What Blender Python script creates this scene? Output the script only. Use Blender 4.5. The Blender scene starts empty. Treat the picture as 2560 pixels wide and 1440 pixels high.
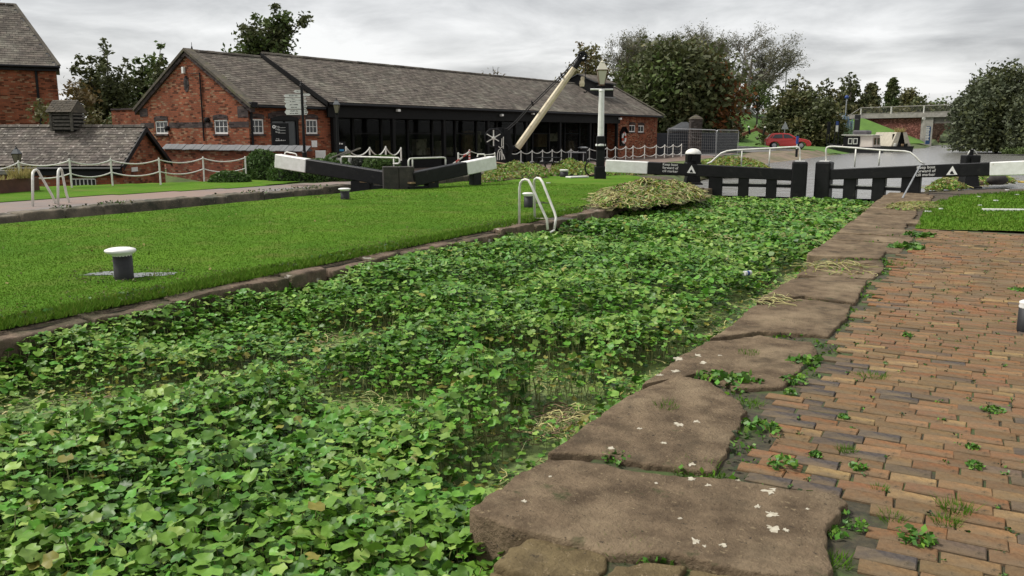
import bpy, math, random
import numpy as np
from mathutils import Vector, Matrix, noise as mnoise

# ------------------------------------------------------------------ camera, sky, sun, exposure
FPX = 2070.0; CAMH = 1.65
PIT = math.atan((720 - 335) / FPX)
YAW = math.atan((2410 - 1280) * math.cos(PIT) / FPX)
scene = bpy.context.scene
COL = scene.collection
cam_d = bpy.data.cameras.new('camera'); cam = bpy.data.objects.new('camera', cam_d); COL.objects.link(cam)
cam.location = (0, 0, CAMH); cam.rotation_euler = (math.pi / 2 - PIT, 0, YAW)
cam_d.sensor_width = 36; cam_d.lens = 36 * FPX / 2560; cam_d.clip_start = 0.05; cam_d.clip_end = 3000
scene.camera = cam

SUN_EL, SUN_AZ = 55.0, 250.0     # azimuth: degrees clockwise from +Y
world = bpy.data.worlds.new('World'); scene.world = world; world.use_nodes = True
wt = world.node_tree; wt.nodes.clear()
def wn(t, **k):
    n = wt.nodes.new(t)
    for a, b in k.items(): setattr(n, a, b)
    return n
w_out = wn('ShaderNodeOutputWorld'); w_bg = wn('ShaderNodeBackground'); w_bg.inputs['Strength'].default_value = 0.13
sky = wn('ShaderNodeTexSky', sky_type='NISHITA', sun_disc=False)
sky.sun_elevation = math.radians(SUN_EL); sky.sun_rotation = math.radians(SUN_AZ); sky.dust_density = 2.0
tc = wn('ShaderNodeTexCoord'); sep = wn('ShaderNodeSeparateXYZ'); wt.links.new(tc.outputs['Generated'], sep.inputs[0])
def wmath(op, a, b=None):
    n = wn('ShaderNodeMath', operation=op)
    for i, v in enumerate((a, b)):
        if v is None: continue
        if isinstance(v, (int, float)): n.inputs[i].default_value = v
        else: wt.links.new(v, n.inputs[i])
    return n.outputs[0]
zz = wmath('ADD', wmath('MAXIMUM', sep.outputs[2], 0.0), 0.16)
cmb = wn('ShaderNodeCombineXYZ')
wt.links.new(wmath('DIVIDE', sep.outputs[0], zz), cmb.inputs[0]); wt.links.new(wmath('DIVIDE', sep.outputs[1], zz), cmb.inputs[1])
def wnoise(scale, det, rough, off):
    mp = wn('ShaderNodeMapping'); mp.inputs['Location'].default_value = off; wt.links.new(cmb.outputs[0], mp.inputs[0])
    n = wn('ShaderNodeTexNoise'); n.inputs['Scale'].default_value = scale; n.inputs['Detail'].default_value = det
    n.inputs['Roughness'].default_value = rough; n.inputs['Distortion'].default_value = 0.35; wt.links.new(mp.outputs[0], n.inputs[0]); return n.outputs[0]
cl = wmath('ADD', wmath('MULTIPLY', wnoise(0.5, 3, 0.5, (31, -7, 0)), 0.66), wmath('MULTIPLY', wnoise(1.5, 8, 0.6, (6, 16, 1)), 0.4))
cr = wn('ShaderNodeValToRGB'); wt.links.new(cl, cr.inputs[0])
cr.color_ramp.elements[0].position = 0.41; cr.color_ramp.elements[0].color = (1.25, 1.25, 1.27, 1)
cr.color_ramp.elements[1].position = 0.60; cr.color_ramp.elements[1].color = (2.9, 2.89, 2.87, 1)
e = cr.color_ramp.elements.new(0.5); e.color = (2.0, 2.0, 2.0, 1)
wmix = wn('ShaderNodeMix', data_type='RGBA'); wmix.inputs[0].default_value = 0.95
wt.links.new(sky.outputs[0], wmix.inputs[6]); wt.links.new(cr.outputs[0], wmix.inputs[7])
wt.links.new(wmix.outputs[2], w_bg.inputs[0]); wt.links.new(w_bg.outputs[0], w_out.inputs[0])

sun_d = bpy.data.lights.new('sun', 'SUN'); sun_d.energy = 1.5; sun_d.angle = math.radians(12); sun_d.color = (1.0, 0.96, 0.9)
sun = bpy.data.objects.new('sun', sun_d); COL.objects.link(sun)
_a, _e = math.radians(SUN_AZ), math.radians(SUN_EL)
sun.rotation_euler = Vector((math.sin(_a) * math.cos(_e), math.cos(_a) * math.cos(_e), math.sin(_e))).to_track_quat('Z', 'Y').to_euler()
scene.view_settings.view_transform = 'Standard'; scene.view_settings.look = 'None'
scene.view_settings.gamma = 1.0; scene.view_settings.exposure = 1.35
scene.render.engine = 'CYCLES'
scene.cycles.max_bounces = 6; scene.cycles.diffuse_bounces = 3; scene.cycles.glossy_bounces = 3; scene.cycles.transparent_max_bounces = 6

# ------------------------------------------------------------------ survey helpers: where a sighted point lies in the place
_fw = Vector((-math.sin(YAW) * math.cos(PIT), math.cos(YAW) * math.cos(PIT), -math.sin(PIT)))
_rt = Vector((math.cos(YAW), math.sin(YAW), 0)); _up = _rt.cross(_fw)
HFW = Vector((-math.sin(YAW), math.cos(YAW), 0))
CAM = Vector((0, 0, CAMH))
def _ray(x, y): return _fw * FPX + _rt * (x - 1280) - _up * (y - 720)
def gp(x, y, z=0.0):                       # point on the level z
    r = _ray(x, y); return CAM + r * ((z - CAMH) / r.z)
def dp(x, y, d):                           # point in the upright plane at distance d ahead
    r = _ray(x, y); return CAM + r * (1.017 * d / r.dot(HFW))
def prj(p):
    v = Vector(p) - CAM; d = v.dot(_fw); return 1280 + FPX * v.dot(_rt) / d, 720 - FPX * v.dot(_up) / d, d
def zat(p, y):                             # height at which the upright over p is sighted at row y
    lo, hi = -5.0, 80.0
    for _ in range(50):
        m = (lo + hi) / 2
        if prj((p[0], p[1], m))[1] > y: lo = m
        else: hi = m
    return lo
class Run:                                 # a straight run between two sightings
    def __init__(s, x0, d0, x1, d1): s.x0, s.x1, s.i0, s.i1 = x0, x1, 1 / d0, 1 / d1
    def d(s, x): return 1 / (s.i0 + (s.i1 - s.i0) * (x - s.x0) / (s.x1 - s.x0))
    def __call__(s, x, y, off=0.0): return dp(x, y, s.d(x) + off)
rnd = random.Random(7)
V = Vector
UP = Vector((0, 0, 1))

# ------------------------------------------------------------------ materials
MATS = {}
def mat(name, c1, c2=None, scale=6.0, rough=0.7, bump=0.0, bscale=None, isl=0.0, detail=5, c3=None, s3=1.0, t3=(0.55, 0.7), metal=0.0,
        spec=0.5, contrast=(0.35, 0.65), trans=0.0, objr=0.0, coord='Object', layers=()):
    if name in MATS: return MATS[name]
    m = bpy.data.materials.new(name); m.use_nodes = True; nt = m.node_tree; N = nt.nodes; Lk = nt.links
    b = N['Principled BSDF']; b.inputs['Roughness'].default_value = rough; b.inputs['Metallic'].default_value = metal
    b.inputs['Specular IOR Level'].default_value = spec
    c2 = c2 or tuple(x * 0.7 for x in c1)
    t = N.new('ShaderNodeTexCoord'); co = t.outputs[coord]
    n = N.new('ShaderNodeTexNoise'); n.inputs['Scale'].default_value = scale; n.inputs['Detail'].default_value = detail; n.inputs['Roughness'].default_value = 0.6
    Lk.new(co, n.inputs[0])
    mr = N.new('ShaderNodeMapRange'); mr.inputs[1].default_value, mr.inputs[2].default_value = contrast; Lk.new(n.outputs[0], mr.inputs[0])
    mx = N.new('ShaderNodeMix'); mx.data_type = 'RGBA'; mx.inputs[6].default_value = (*c2, 1); mx.inputs[7].default_value = (*c1, 1); Lk.new(mr.outputs[0], mx.inputs[0])
    col = mx.outputs[2]
    if c3:
        n3 = N.new('ShaderNodeTexNoise'); n3.inputs['Scale'].default_value = s3; n3.inputs['Detail'].default_value = 6; n3.inputs['Roughness'].default_value = 0.65; Lk.new(co, n3.inputs[0])
        r3 = N.new('ShaderNodeMapRange'); r3.inputs[1].default_value, r3.inputs[2].default_value = t3; Lk.new(n3.outputs[0], r3.inputs[0])
        m3 = N.new('ShaderNodeMix'); m3.data_type = 'RGBA'; m3.inputs[7].default_value = (*c3, 1); Lk.new(r3.outputs[0], m3.inputs[0]); Lk.new(col, m3.inputs[6]); col = m3.outputs[2]
    for lc, ls, l0, l1 in layers:
        n4 = N.new('ShaderNodeTexNoise'); n4.inputs['Scale'].default_value = ls; n4.inputs['Detail'].default_value = 4; n4.inputs['Roughness'].default_value = 0.7; Lk.new(co, n4.inputs[0])
        r4 = N.new('ShaderNodeMapRange'); r4.inputs[1].default_value, r4.inputs[2].default_value = l0, l1; Lk.new(n4.outputs[0], r4.inputs[0])
        m4 = N.new('ShaderNodeMix'); m4.data_type = 'RGBA'; m4.inputs[7].default_value = (*lc, 1); Lk.new(r4.outputs[0], m4.inputs[0]); Lk.new(col, m4.inputs[6]); col = m4.outputs[2]
    if isl or objr:
        g = N.new('ShaderNodeNewGeometry'); h = N.new('ShaderNodeHueSaturation'); src = g.outputs['Random Per Island']
        if objr:
            oi = N.new('ShaderNodeObjectInfo'); ad = N.new('ShaderNodeMath'); ad.operation = 'ADD'; Lk.new(src, ad.inputs[0]); Lk.new(oi.outputs['Random'], ad.inputs[1])
            fr = N.new('ShaderNodeMath'); fr.operation = 'FRACT'; Lk.new(ad.outputs[0], fr.inputs[0]); src = fr.outputs[0]
        a = max(isl, objr); rr = N.new('ShaderNodeMapRange'); rr.inputs[3].default_value = 1 - a; rr.inputs[4].default_value = 1 + a; Lk.new(src, rr.inputs[0]); Lk.new(rr.outputs[0], h.inputs['Value'])
        wv = N.new('ShaderNodeTexWhiteNoise'); wv.noise_dimensions = '1D'; Lk.new(src, wv.inputs['W'])
        hr = N.new('ShaderNodeMapRange'); hr.inputs[3].default_value = 0.5 - a * 0.045; hr.inputs[4].default_value = 0.5 + a * 0.045; Lk.new(wv.outputs[0], hr.inputs[0]); Lk.new(hr.outputs[0], h.inputs['Hue'])
        Lk.new(col, h.inputs['Color']); col = h.outputs[0]
    Lk.new(col, b.inputs['Base Color'])
    if bump:
        nb = N.new('ShaderNodeTexNoise'); nb.inputs['Scale'].default_value = bscale or scale * 4; nb.inputs['Detail'].default_value = 6; nb.inputs['Roughness'].default_value = 0.65; Lk.new(co, nb.inputs[0])
        bp = N.new('ShaderNodeBump'); bp.inputs['Strength'].default_value = 0.8; bp.inputs['Distance'].default_value = bump; Lk.new(nb.outputs[0], bp.inputs['Height']); Lk.new(bp.outputs[0], b.inputs['Normal'])
    if trans:
        o = N['Material Output']; tl = N.new('ShaderNodeBsdfTranslucent'); Lk.new(col, tl.inputs[0]); ms = N.new('ShaderNodeMixShader'); ms.inputs[0].default_value = trans
        Lk.new(b.outputs[0], ms.inputs[1]); Lk.new(tl.outputs[0], ms.inputs[2]); Lk.new(ms.outputs[0], o.inputs[0])
    MATS[name] = m; return m

def brickmat(name, ca, cb, mortar, spots=None, rowh=0.08, bw=0.235):
    m = bpy.data.materials.new(name); m.use_nodes = True; nt = m.node_tree; N = nt.nodes; Lk = nt.links; b = N['Principled BSDF']; b.inputs['Roughness'].default_value = 0.85; b.inputs['Specular IOR Level'].default_value = 0.2
    uv = N.new('ShaderNodeUVMap'); br = N.new('ShaderNodeTexBrick'); Lk.new(uv.outputs[0], br.inputs['Vector'])
    br.inputs['Color1'].default_value = (*ca, 1); br.inputs['Color2'].default_value = (*cb, 1); br.inputs['Mortar'].default_value = (*mortar, 1)
    br.inputs['Scale'].default_value = 1; br.inputs['Mortar Size'].default_value = 0.007; br.inputs['Brick Width'].default_value = bw; br.inputs['Row Height'].default_value = rowh; br.inputs['Bias'].default_value = -0.1
    col = br.outputs[0]
    # odd dark and pale bricks, whole bricks at a time
    br2 = N.new('ShaderNodeTexBrick'); Lk.new(uv.outputs[0], br2.inputs['Vector']); br2.inputs['Color1'].default_value = (0, 0, 0, 1); br2.inputs['Color2'].default_value = (1, 1, 1, 1); br2.inputs['Mortar'].default_value = (.5, .5, .5, 1)
    for k, v in (('Scale', 1), ('Mortar Size', 0.004), ('Brick Width', bw), ('Row Height', rowh)): br2.inputs[k].default_value = v
    for lo, hi, c in ((0.8, 0.86, spots or tuple(x * 1.7 + 0.05 for x in ca)), (0.2, 0.14, tuple(x * 0.35 for x in ca))):
        r = N.new('ShaderNodeMapRange'); r.inputs[1].default_value = lo; r.inputs[2].default_value = hi; Lk.new(br2.outputs[0], r.inputs[0])
        x = N.new('ShaderNodeMix'); x.data_type = 'RGBA'; x.inputs[7].default_value = (*c, 1); Lk.new(r.outputs[0], x.inputs[0]); Lk.new(col, x.inputs[6]); col = x.outputs[2]
    n = N.new('ShaderNodeTexNoise'); n.inputs['Scale'].default_value = 0.9; n.inputs['Detail'].default_value = 8; n.inputs['Roughness'].default_value = 0.7; Lk.new(uv.outputs[0], n.inputs[0])
    r = N.new('ShaderNodeMapRange'); r.inputs[1].default_value = 0.3; r.inputs[2].default_value = 0.7; r.inputs[3].default_value = 0.45; r.inputs[4].default_value = 1.25; Lk.new(n.outputs[0], r.inputs[0])
    h = N.new('ShaderNodeHueSaturation'); Lk.new(r.outputs[0], h.inputs['Value']); Lk.new(col, h.inputs['Color']); Lk.new(h.outputs[0], b.inputs['Base Color'])
    bp = N.new('ShaderNodeBump'); bp.inputs['Strength'].default_value = 0.7; bp.inputs['Distance'].default_value = 0.01; Lk.new(br.outputs['Fac'], bp.inputs['Height']); bp.invert = True; Lk.new(bp.outputs[0], b.inputs['Normal'])
    MATS[name] = m; return m

def glassmat(name, c=(0.02, 0.022, 0.025), rough=0.08):
    m = mat(name, c, c, rough=rough, spec=0.6); return m

# ------------------------------------------------------------------ mesh helpers
class MB:
    def __init__(s): s.v = []; s.f = []; s.m = []
    def add(s, vs, fs, m=0):
        k = len(s.v); s.v.extend(Vector(p) for p in vs)
        for f in fs: s.f.append([i + k for i in f]); s.m.append(m)
        return s
    def obox(s, o, a, b, c, m=0):
        o, a, b, c = V(o), V(a), V(b), V(c)
        if a.cross(b).dot(c) < 0: a, b = b, a
        return s.add([o, o + a, o + a + b, o + b, o + c, o + a + c, o + a + b + c, o + b + c],
                     [(3, 2, 1, 0), (4, 5, 6, 7), (0, 1, 5, 4), (1, 2, 6, 5), (2, 3, 7, 6), (3, 0, 4, 7)], m)
    def box(s, c, size, ax=(1, 0), m=0):      # centre, size; ax = horizontal direction of the first size
        a = V((ax[0], ax[1], 0)).normalized(); b = V((-a.y, a.x, 0)); c = V(c)
        return s.obox(c - a * size[0] / 2 - b * size[1] / 2 - UP * size[2] / 2, a * size[0], b * size[1], UP * size[2], m)
    def beam(s, p, q, w, h, m=0, w2=None, h2=None):   # bar of section w (sideways) x h from p to q
        p, q = V(p), V(q); d = (q - p).normalized(); sd = d.cross(UP)
        sd = sd.normalized() if sd.length > 1e-4 else V((1, 0, 0)); u = sd.cross(d); w2 = w2 or w; h2 = h2 or h
        vs = [p + sd * (i * w / 2) + u * (j * h / 2) for i, j in ((-1, -1), (1, -1), (1, 1), (-1, 1))] + [q + sd * (i * w2 / 2) + u * (j * h2 / 2) for i, j in ((-1, -1), (1, -1), (1, 1), (-1, 1))]
        return s.add(vs, [(3, 2, 1, 0), (4, 5, 6, 7), (0, 1, 5, 4), (1, 2, 6, 5), (2, 3, 7, 6), (3, 0, 4, 7)][::1], m)
    def tube(s, pts, r, n=8, m=0, cap=True):
        pts = [V(p) for p in pts]; k = len(s.v); L = len(pts); prev = None
        for i, p in enumerate(pts):
            t = (pts[min(i + 1, L - 1)] - pts[max(i - 1, 0)]).normalized()
            if prev is None: a = t.orthogonal().normalized()
            else:
                a = prev - t * prev.dot(t); a = a.normalized() if a.length > 1e-6 else t.orthogonal().normalized()
            prev = a; b = t.cross(a); rr = r[i] if isinstance(r, (list, tuple)) else r
            for j in range(n):
                w = 2 * math.pi * j / n; s.v.append(p + (a * math.cos(w) + b * math.sin(w)) * rr)
        for i in range(L - 1):
            for j in range(n):
                s.f.append([k + i * n + j, k + i * n + (j + 1) % n, k + (i + 1) * n + (j + 1) % n, k + (i + 1) * n + j]); s.m.append(m)
        if cap:
            s.f.append([k + j for j in range(n)][::-1]); s.m.append(m); s.f.append([k + (L - 1) * n + j for j in range(n)]); s.m.append(m)
        return s
    def lathe(s, c, prof, n=16, m=0, axis=None, rot=0.0):
        c = V(c); w = V(axis).normalized() if axis else UP; a = w.orthogonal().normalized() if axis else V((1, 0, 0)); b = w.cross(a); k = len(s.v)
        for r, z in prof:
            for j in range(n):
                t = 2 * math.pi * j / n + rot; s.v.append(c + w * z + (a * math.cos(t) + b * math.sin(t)) * max(r, 1e-4))
        for i in range(len(prof) - 1):
            for j in range(n):
                s.f.append([k + i * n + j, k + i * n + (j + 1) % n, k + (i + 1) * n + (j + 1) % n, k + (i + 1) * n + j]); s.m.append(m)
        s.f.append([k + j for j in range(n)][::-1]); s.m.append(m); s.f.append([k + (len(prof) - 1) * n + j for j in range(n)]); s.m.append(m)
        return s
    def prism(s, poly, vec, m=0):
        poly = [V(p) for p in poly]; vec = V(vec); n = len(poly)
        nrm = sum(((poly[i] - poly[0]).cross(poly[(i + 1) % n] - poly[0]) for i in range(1, n - 1)), V((0, 0, 0)))
        if nrm.dot(vec) > 0: poly = poly[::-1]
        return s.add(poly + [p + vec for p in poly], [list(range(n)), list(range(2 * n - 1, n - 1, -1))] + [[(i + 1) % n, i, i + n, (i + 1) % n + n] for i in range(n)], m)
    def obj(s, name, mats, par=None, smooth=False, bev=0.0, label=None, uv=False, seg=1):
        return mesh_obj(name, s.v, s.f, mats, par, smooth, bev, s.m, label, uv, seg)

def set_uv(me):
    uvl = me.uv_layers.new(name='UVMap')
    for p in me.polygons:
        n = p.normal
        if abs(n.z) < 0.75:
            t = V((-n.y, n.x, 0)).normalized()
            for li in p.loop_indices:
                c = me.vertices[me.loops[li].vertex_index].co; uvl.data[li].uv = (c.dot(t), c.z)
        else:
            for li in p.loop_indices:
                c = me.vertices[me.loops[li].vertex_index].co; uvl.data[li].uv = (c.x, c.y)

def mesh_obj(name, vs, fs, mats, par=None, smooth=False, bev=0.0, mi=None, label=None, uv=False, seg=1):
    off = V(par.get('_o', (0, 0, 0))) if par else V((0, 0, 0))
    me = bpy.data.meshes.new(name); me.from_pydata([tuple(V(p) - off) for p in vs], [], fs)
    if not isinstance(mats, (list, tuple)): mats = [mats]
    for m in mats: me.materials.append(m)
    if mi and len(mats) > 1: me.polygons.foreach_set('material_index', mi)
    if smooth: me.polygons.foreach_set('use_smooth', [True] * len(me.polygons))
    me.update()
    if uv: set_uv(me)
    o = bpy.data.objects.new(name, me); COL.objects.link(o)
    if par: o.parent = par; o['_o'] = tuple(off)
    if bev:
        b = o.modifiers.new('edge', 'BEVEL'); b.width = bev; b.segments = seg; b.limit_method = 'ANGLE'
    if label: o['label'] = label
    return o
def thing(name, label, cat, loc=(0, 0, 0), group=None):
    o = bpy.data.objects.new(name, None); COL.objects.link(o); o.location = loc; o['_o'] = tuple(loc); o.empty_display_size = 0.2
    tag(o, label, cat, group); return o
def tag(o, label, cat=None, group=None, kind=None):
    if label: o['label'] = label
    if cat: o['category'] = cat
    if group: o['group'] = group
    if kind: o['kind'] = kind
    return o
def copy_tree(o, loc=None, label=None, par=None):
    c = o.copy(); COL.objects.link(c)
    if par: c.parent = par
    if loc is not None: c.location = loc
    if label: c['label'] = label
    for ch in list(o.children): copy_tree(ch, None, None, c)
    return c
def fast(name, verts, k, mats, par=None, tris=None, mi=None, smooth=False):
    """many little alike pieces: verts (n, k, 3); each piece is one k-gon, or the triangles of `tris`"""
    verts = np.asarray(verts, np.float32); n = len(verts); off = V(par.get('_o', (0, 0, 0))) if par else V((0, 0, 0))
    verts = verts.reshape(n * k, 3) - np.array(off, np.float32)
    if tris is None: loops = np.arange(n * k, dtype=np.int32); per = [k]; 
    else:
        t = np.asarray(tris, np.int32); loops = (np.arange(n, dtype=np.int32)[:, None, None] * k + t[None]).reshape(-1)
    fl = k if tris is None else t.shape[1]; nf = len(loops) // fl
    me = bpy.data.meshes.new(name); me.vertices.add(n * k); me.vertices.foreach_set('co', verts.ravel())
    me.loops.add(len(loops)); me.loops.foreach_set('vertex_index', loops)
    me.polygons.add(nf); me.polygons.foreach_set('loop_start', np.arange(nf, dtype=np.int32) * fl)
    if not isinstance(mats, (list, tuple)): mats = [mats]
    for m in mats: me.materials.append(m)
    if mi is not None: me.polygons.foreach_set('material_index', np.repeat(np.asarray(mi, np.int32), nf // n))
    if smooth: me.polygons.foreach_set('use_smooth', np.ones(nf, bool))
    me.update(calc_edges=True)
    o = bpy.data.objects.new(name, me); COL.objects.link(o)
    if par: o.parent = par; o['_o'] = tuple(off)
    return o
def text(body, size, o, right, up, m, par, name='lettering', align='CENTER', ext=0.002):
    c = bpy.data.curves.new(name, 'FONT'); c.body = body; c.size = size; c.align_x = align; c.align_y = 'CENTER'; c.extrude = ext; c.materials.append(m)
    ob = bpy.data.objects.new(name, c); COL.objects.link(ob); r = V(right).normalized(); u = V(up).normalized(); n = r.cross(u)
    u = n.cross(r)
    mm = Matrix((r, u, n)).transposed().to_4x4(); off = V(par.get('_o', (0, 0, 0))) if par else V((0, 0, 0)); mm.translation = V(o) - off; ob.matrix_basis = mm
    bpy.context.view_layer.update()
    me = bpy.data.meshes.new_from_object(ob.evaluated_get(bpy.context.evaluated_depsgraph_get())); COL.objects.unlink(ob); bpy.data.objects.remove(ob); o2 = bpy.data.objects.new(name, me); COL.objects.link(o2); o2.matrix_basis = mm
    if par: o2.parent = par
    return o2
def scribble(par, o, right, up, w, h, m, seed):      # a word too small to read: a short row of uneven strokes
    r = random.Random(seed); x = 0.0; b = MB(); R_ = V(right).normalized(); n = R_.cross(V(up)).normalized()
    while x < w:
        k = h * r.uniform(.3, .6); hh = h * r.choice((.6, .6, .65, 1.0))
        if r.random() < .85: b.obox(V(o) + R_ * (x - w / 2) - V(up) * h * .35, R_ * k * .8, V(up) * hh, n * .002)
        x += k
    return b.obj('lettering', m, par)
def inpoly(x, y, poly):
    x = np.asarray(x, float); y = np.asarray(y, float); r = np.zeros(x.shape, bool); n = len(poly)
    for i in range(n):
        x0, y0 = poly[i][0], poly[i][1]; x1, y1 = poly[(i + 1) % n][0], poly[(i + 1) % n][1]
        c = ((y0 > y) != (y1 > y)) & (x < (x1 - x0) * (y - y0) / ((y1 - y0) or 1e-9) + x0); r ^= c
    return r
def polydist(x, y, poly):
    d = np.full(np.shape(x), 1e9); n = len(poly)
    for i in range(n):
        a = np.array(poly[i][:2]); b = np.array(poly[(i + 1) % n][:2]); ab = b - a; L = ab @ ab + 1e-12
        t = np.clip(((x - a[0]) * ab[0] + (y - a[1]) * ab[1]) / L, 0, 1); d = np.minimum(d, np.hypot(x - a[0] - t * ab[0], y - a[1] - t * ab[1]))
    return np.where(inpoly(x, y, poly), -d, d)
def fbm(x, y, s=1.0, seed=0.0, o=4):
    return mnoise.fractal(V((x * s + seed, y * s - seed, seed * 0.7)), 1.0, 2.0, o)
_vn = {}
def vnoise(x, y, s, seed=0):               # vectorised value noise 0..1
    x = np.asarray(x) * s + 101.3 * seed; y = np.asarray(y) * s + 57.7 * seed
    if 't' not in _vn: _vn['t'] = np.random.RandomState(3).rand(256, 256)
    t = _vn['t']; xi = np.floor(x).astype(int); yi = np.floor(y).astype(int); fx = x - xi; fy = y - yi; fx = fx * fx * (3 - 2 * fx); fy = fy * fy * (3 - 2 * fy)
    g = lambda a, b: t[a % 256, b % 256]
    return (g(xi, yi) * (1 - fx) + g(xi + 1, yi) * fx) * (1 - fy) + (g(xi, yi + 1) * (1 - fx) + g(xi + 1, yi + 1) * fx) * fy
def vfbm(x, y, s, seed=0, o=3): return sum(vnoise(x, y, s * 2 ** i, seed + i * 3) * 0.5 ** i for i in range(o)) / sum(0.5 ** i for i in range(o))
# ================================================================== THE SETTING
XL, XR = -6.9, -1.75              # walls of the broad lock
NXL, NXR = -17.2, -15.45          # walls of the narrow lock
WL = -0.42                        # water level
M_soil = mat('soil', (0.10, 0.07, 0.045), (0.05, 0.04, 0.025), 9, 0.95, 0.02, c3=(0.05, 0.075, 0.02), s3=2.5)
M_ground = mat('rough_ground', (0.085, 0.12, 0.03), (0.05, 0.075, 0.02), 1.2, 0.95, 0.05, 6, c3=(0.12, 0.10, 0.05), s3=0.35)
M_lawn = mat('mown_lawn', (0.10, 0.2, 0.016), (0.06, 0.145, 0.01), 0.45, 0.95, 0.02, 60, spec=.08, layers=[((.13, .125, .035), .8, .58, .8)], c3=(0.14, 0.17, 0.035), s3=1.3, t3=(0.5, 0.75))
SPECK = [((.26, .2, .12), 34, .60, .68), ((.05, .04, .03), 26, .62, .70), ((.075, .058, .038), 1.6, .54, .72), ((.34, .28, .2), 75, .66, .72), ((.06, .07, .03), 4.5, .63, .74)]
M_stone = mat('coping_stone', (0.205, 0.15, 0.095), (0.095, 0.068, 0.043), 5.5, 0.92, 0.035, 45, spec=.12, c3=(0.27, 0.205, 0.13), s3=1.3, t3=(0.5, 0.66), layers=SPECK, detail=10)
M_stone2 = mat('pale_flagstone', (0.19, 0.145, 0.075), (0.11, 0.082, 0.043), 6, 0.92, 0.03, 45, spec=.12, layers=SPECK, detail=10)
M_lstone = mat('weathered_stone', (0.2, 0.145, 0.105), (0.075, 0.055, 0.038), 4.6, 0.85, 0.03, 18, spec=.2, c3=(0.065, 0.065, 0.035), s3=1.6, t3=(.48, .62), layers=SPECK[:3] + [((.45, .42, .36), 2.2, .62, .66)], detail=9)
M_wallwet = mat('wet_lock_wall', (0.075, 0.06, 0.045), (0.03, 0.027, 0.02), 2.5, 0.5, 0.03, 7, c3=(0.04, 0.055, 0.02), s3=1.2)
M_lichen = mat('lichen', (0.52, 0.48, 0.38), (0.34, 0.3, 0.22), 40, 0.9)
M_tarmac = mat('tarmac', (0.20, 0.185, 0.175), (0.15, 0.14, 0.135), 1.3, 0.85, 0.004, 90, c3=(0.235, 0.165, 0.13), s3=0.22, t3=(0.45, 0.6))
M_road = mat('road_asphalt', (0.165, 0.16, 0.15), (0.12, 0.118, 0.11), 0.8, 0.9)
M_yard = mat('yard_paving', (0.20, 0.135, 0.105), (0.13, 0.095, 0.075), 2.5, 0.85, c3=(0.17, 0.16, 0.14), s3=0.5)
M_slip = mat('slipway_setts', (0.24, 0.18, 0.12), (0.13, 0.10, 0.07), 1.3, 0.9, 0.06, 3, c3=(0.09, 0.10, 0.035), s3=0.5, t3=(0.5, 0.62))

pound = [(-6.9, 26.8), (-9.2, 31), gp(1830, 428, -.28), (-11.6, 56), gp(2070, 389, -.28), gp(2200, 374, -.28), (-4.6, 130), (-4.6, 215), (1.8, 215), (1.8, 125), gp(2545, 385, -.28), (14, 66), (26, 48), (26, 37), (9, 33.5), (2.2, 31.6), (-0.6, 29.6), (-1.75, 27.6)]
pound = [(p[0], p[1]) for p in pound]
def yard_w(x, y):      # 1 in the sunken museum yard beyond the rope fence
    t = (x + 25.6) - (y - 16.5) * 0.44
    return np.clip(-t / 1.1, 0, 1) * np.clip((27 - y) / 2.0, 0, 1)
def terrain(x, y):
    x = np.asarray(x, float); y = np.asarray(y, float)
    z = np.full(x.shape, -0.035)
    z = z - 0.30 * np.clip((y - 30) / 8, 0, 1) * np.clip((-15 - x) / 4, 0, 1) * np.clip((78 - y) / 10, 0, 1)
    z = z + np.clip((y - 66) / 26, 0, 1) * 0.30 * np.clip((-11 - x) / 4, 0, 1)
    z = z - 1.65 * yard_w(x, y)
    z = z + 0.05 * (vfbm(x, y, 0.35, 5) - 0.5) * np.clip((y - 28) / 6, 0, 1)
    # road bank on the far side, rising to the bridge deck
    west = (-24 - x) + (y - 112) * (10 / 53.0); z = z + 4.1 * np.clip((west + 6) / 10, 0, 1) ** 1.3 * np.clip((y - 100) / 15, 0, 1)
    sd = polydist(x, y, pound); t = np.clip(sd / np.where(y < 34, 0.5, 2.2), 0, 1)
    z = np.where(sd < 0, -1.4, (-0.5) * (1 - t) + z * t)
    z = np.where((x > XL - .15) & (x < XR + np.where(y < 3.1, .42, .15)) & (y < 27.6), -1.5, z)
    z = np.where((x > NXL - .15) & (x < NXR) & (y < 30), -1.6, z)
    return z
xs = np.unique(np.concatenate([np.arange(-72, 44, 0.8), [XL - .17, XL - .13, XR + .13, XR + .17, XR + .4, XR + .44, NXL - .17, NXL - .13, NXR - .02, NXR + .02], np.linspace(-1500, -72, 14), np.linspace(44, 1500, 14)]))
ys = np.unique(np.concatenate([np.arange(-12, 150, 0.8), [29.98, 30.02, 3.08, 3.12, 27.58, 27.62], np.linspace(-300, -12, 6), np.linspace(150, 2200, 20)]))
gx, gy = np.meshgrid(xs, ys, indexing='ij'); gz = terrain(gx, gy)
nx, ny = len(xs), len(ys)
vs = np.stack([gx, gy, gz], -1).reshape(-1, 3)
ii = (np.arange(nx - 1)[:, None] * ny + np.arange(ny - 1)[None]).ravel()
fs = np.stack([ii, ii + ny, ii + ny + 1, ii + 1], 1)
cx = gx.reshape(-1)[ii] + 0.3; cy = gy.reshape(-1)[ii] + 0.3
me = bpy.data.meshes.new('ground'); me.from_pydata(vs.tolist(), [], fs.tolist())
for m in (M_ground, M_wallwet, M_soil): me.materials.append(m)
zz_ = gz.reshape(-1); slope = np.max(zz_[fs], 1) - np.min(zz_[fs], 1)
mi = np.where((slope > 0.8) & (cy < 32), 1, np.where((cx > XL - 1.2) & (cx < 6) & (cy < 16.3), 2, np.where((cx > -17.5) & (cx < 6) & (cy < 33), 2, 0)))
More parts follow.
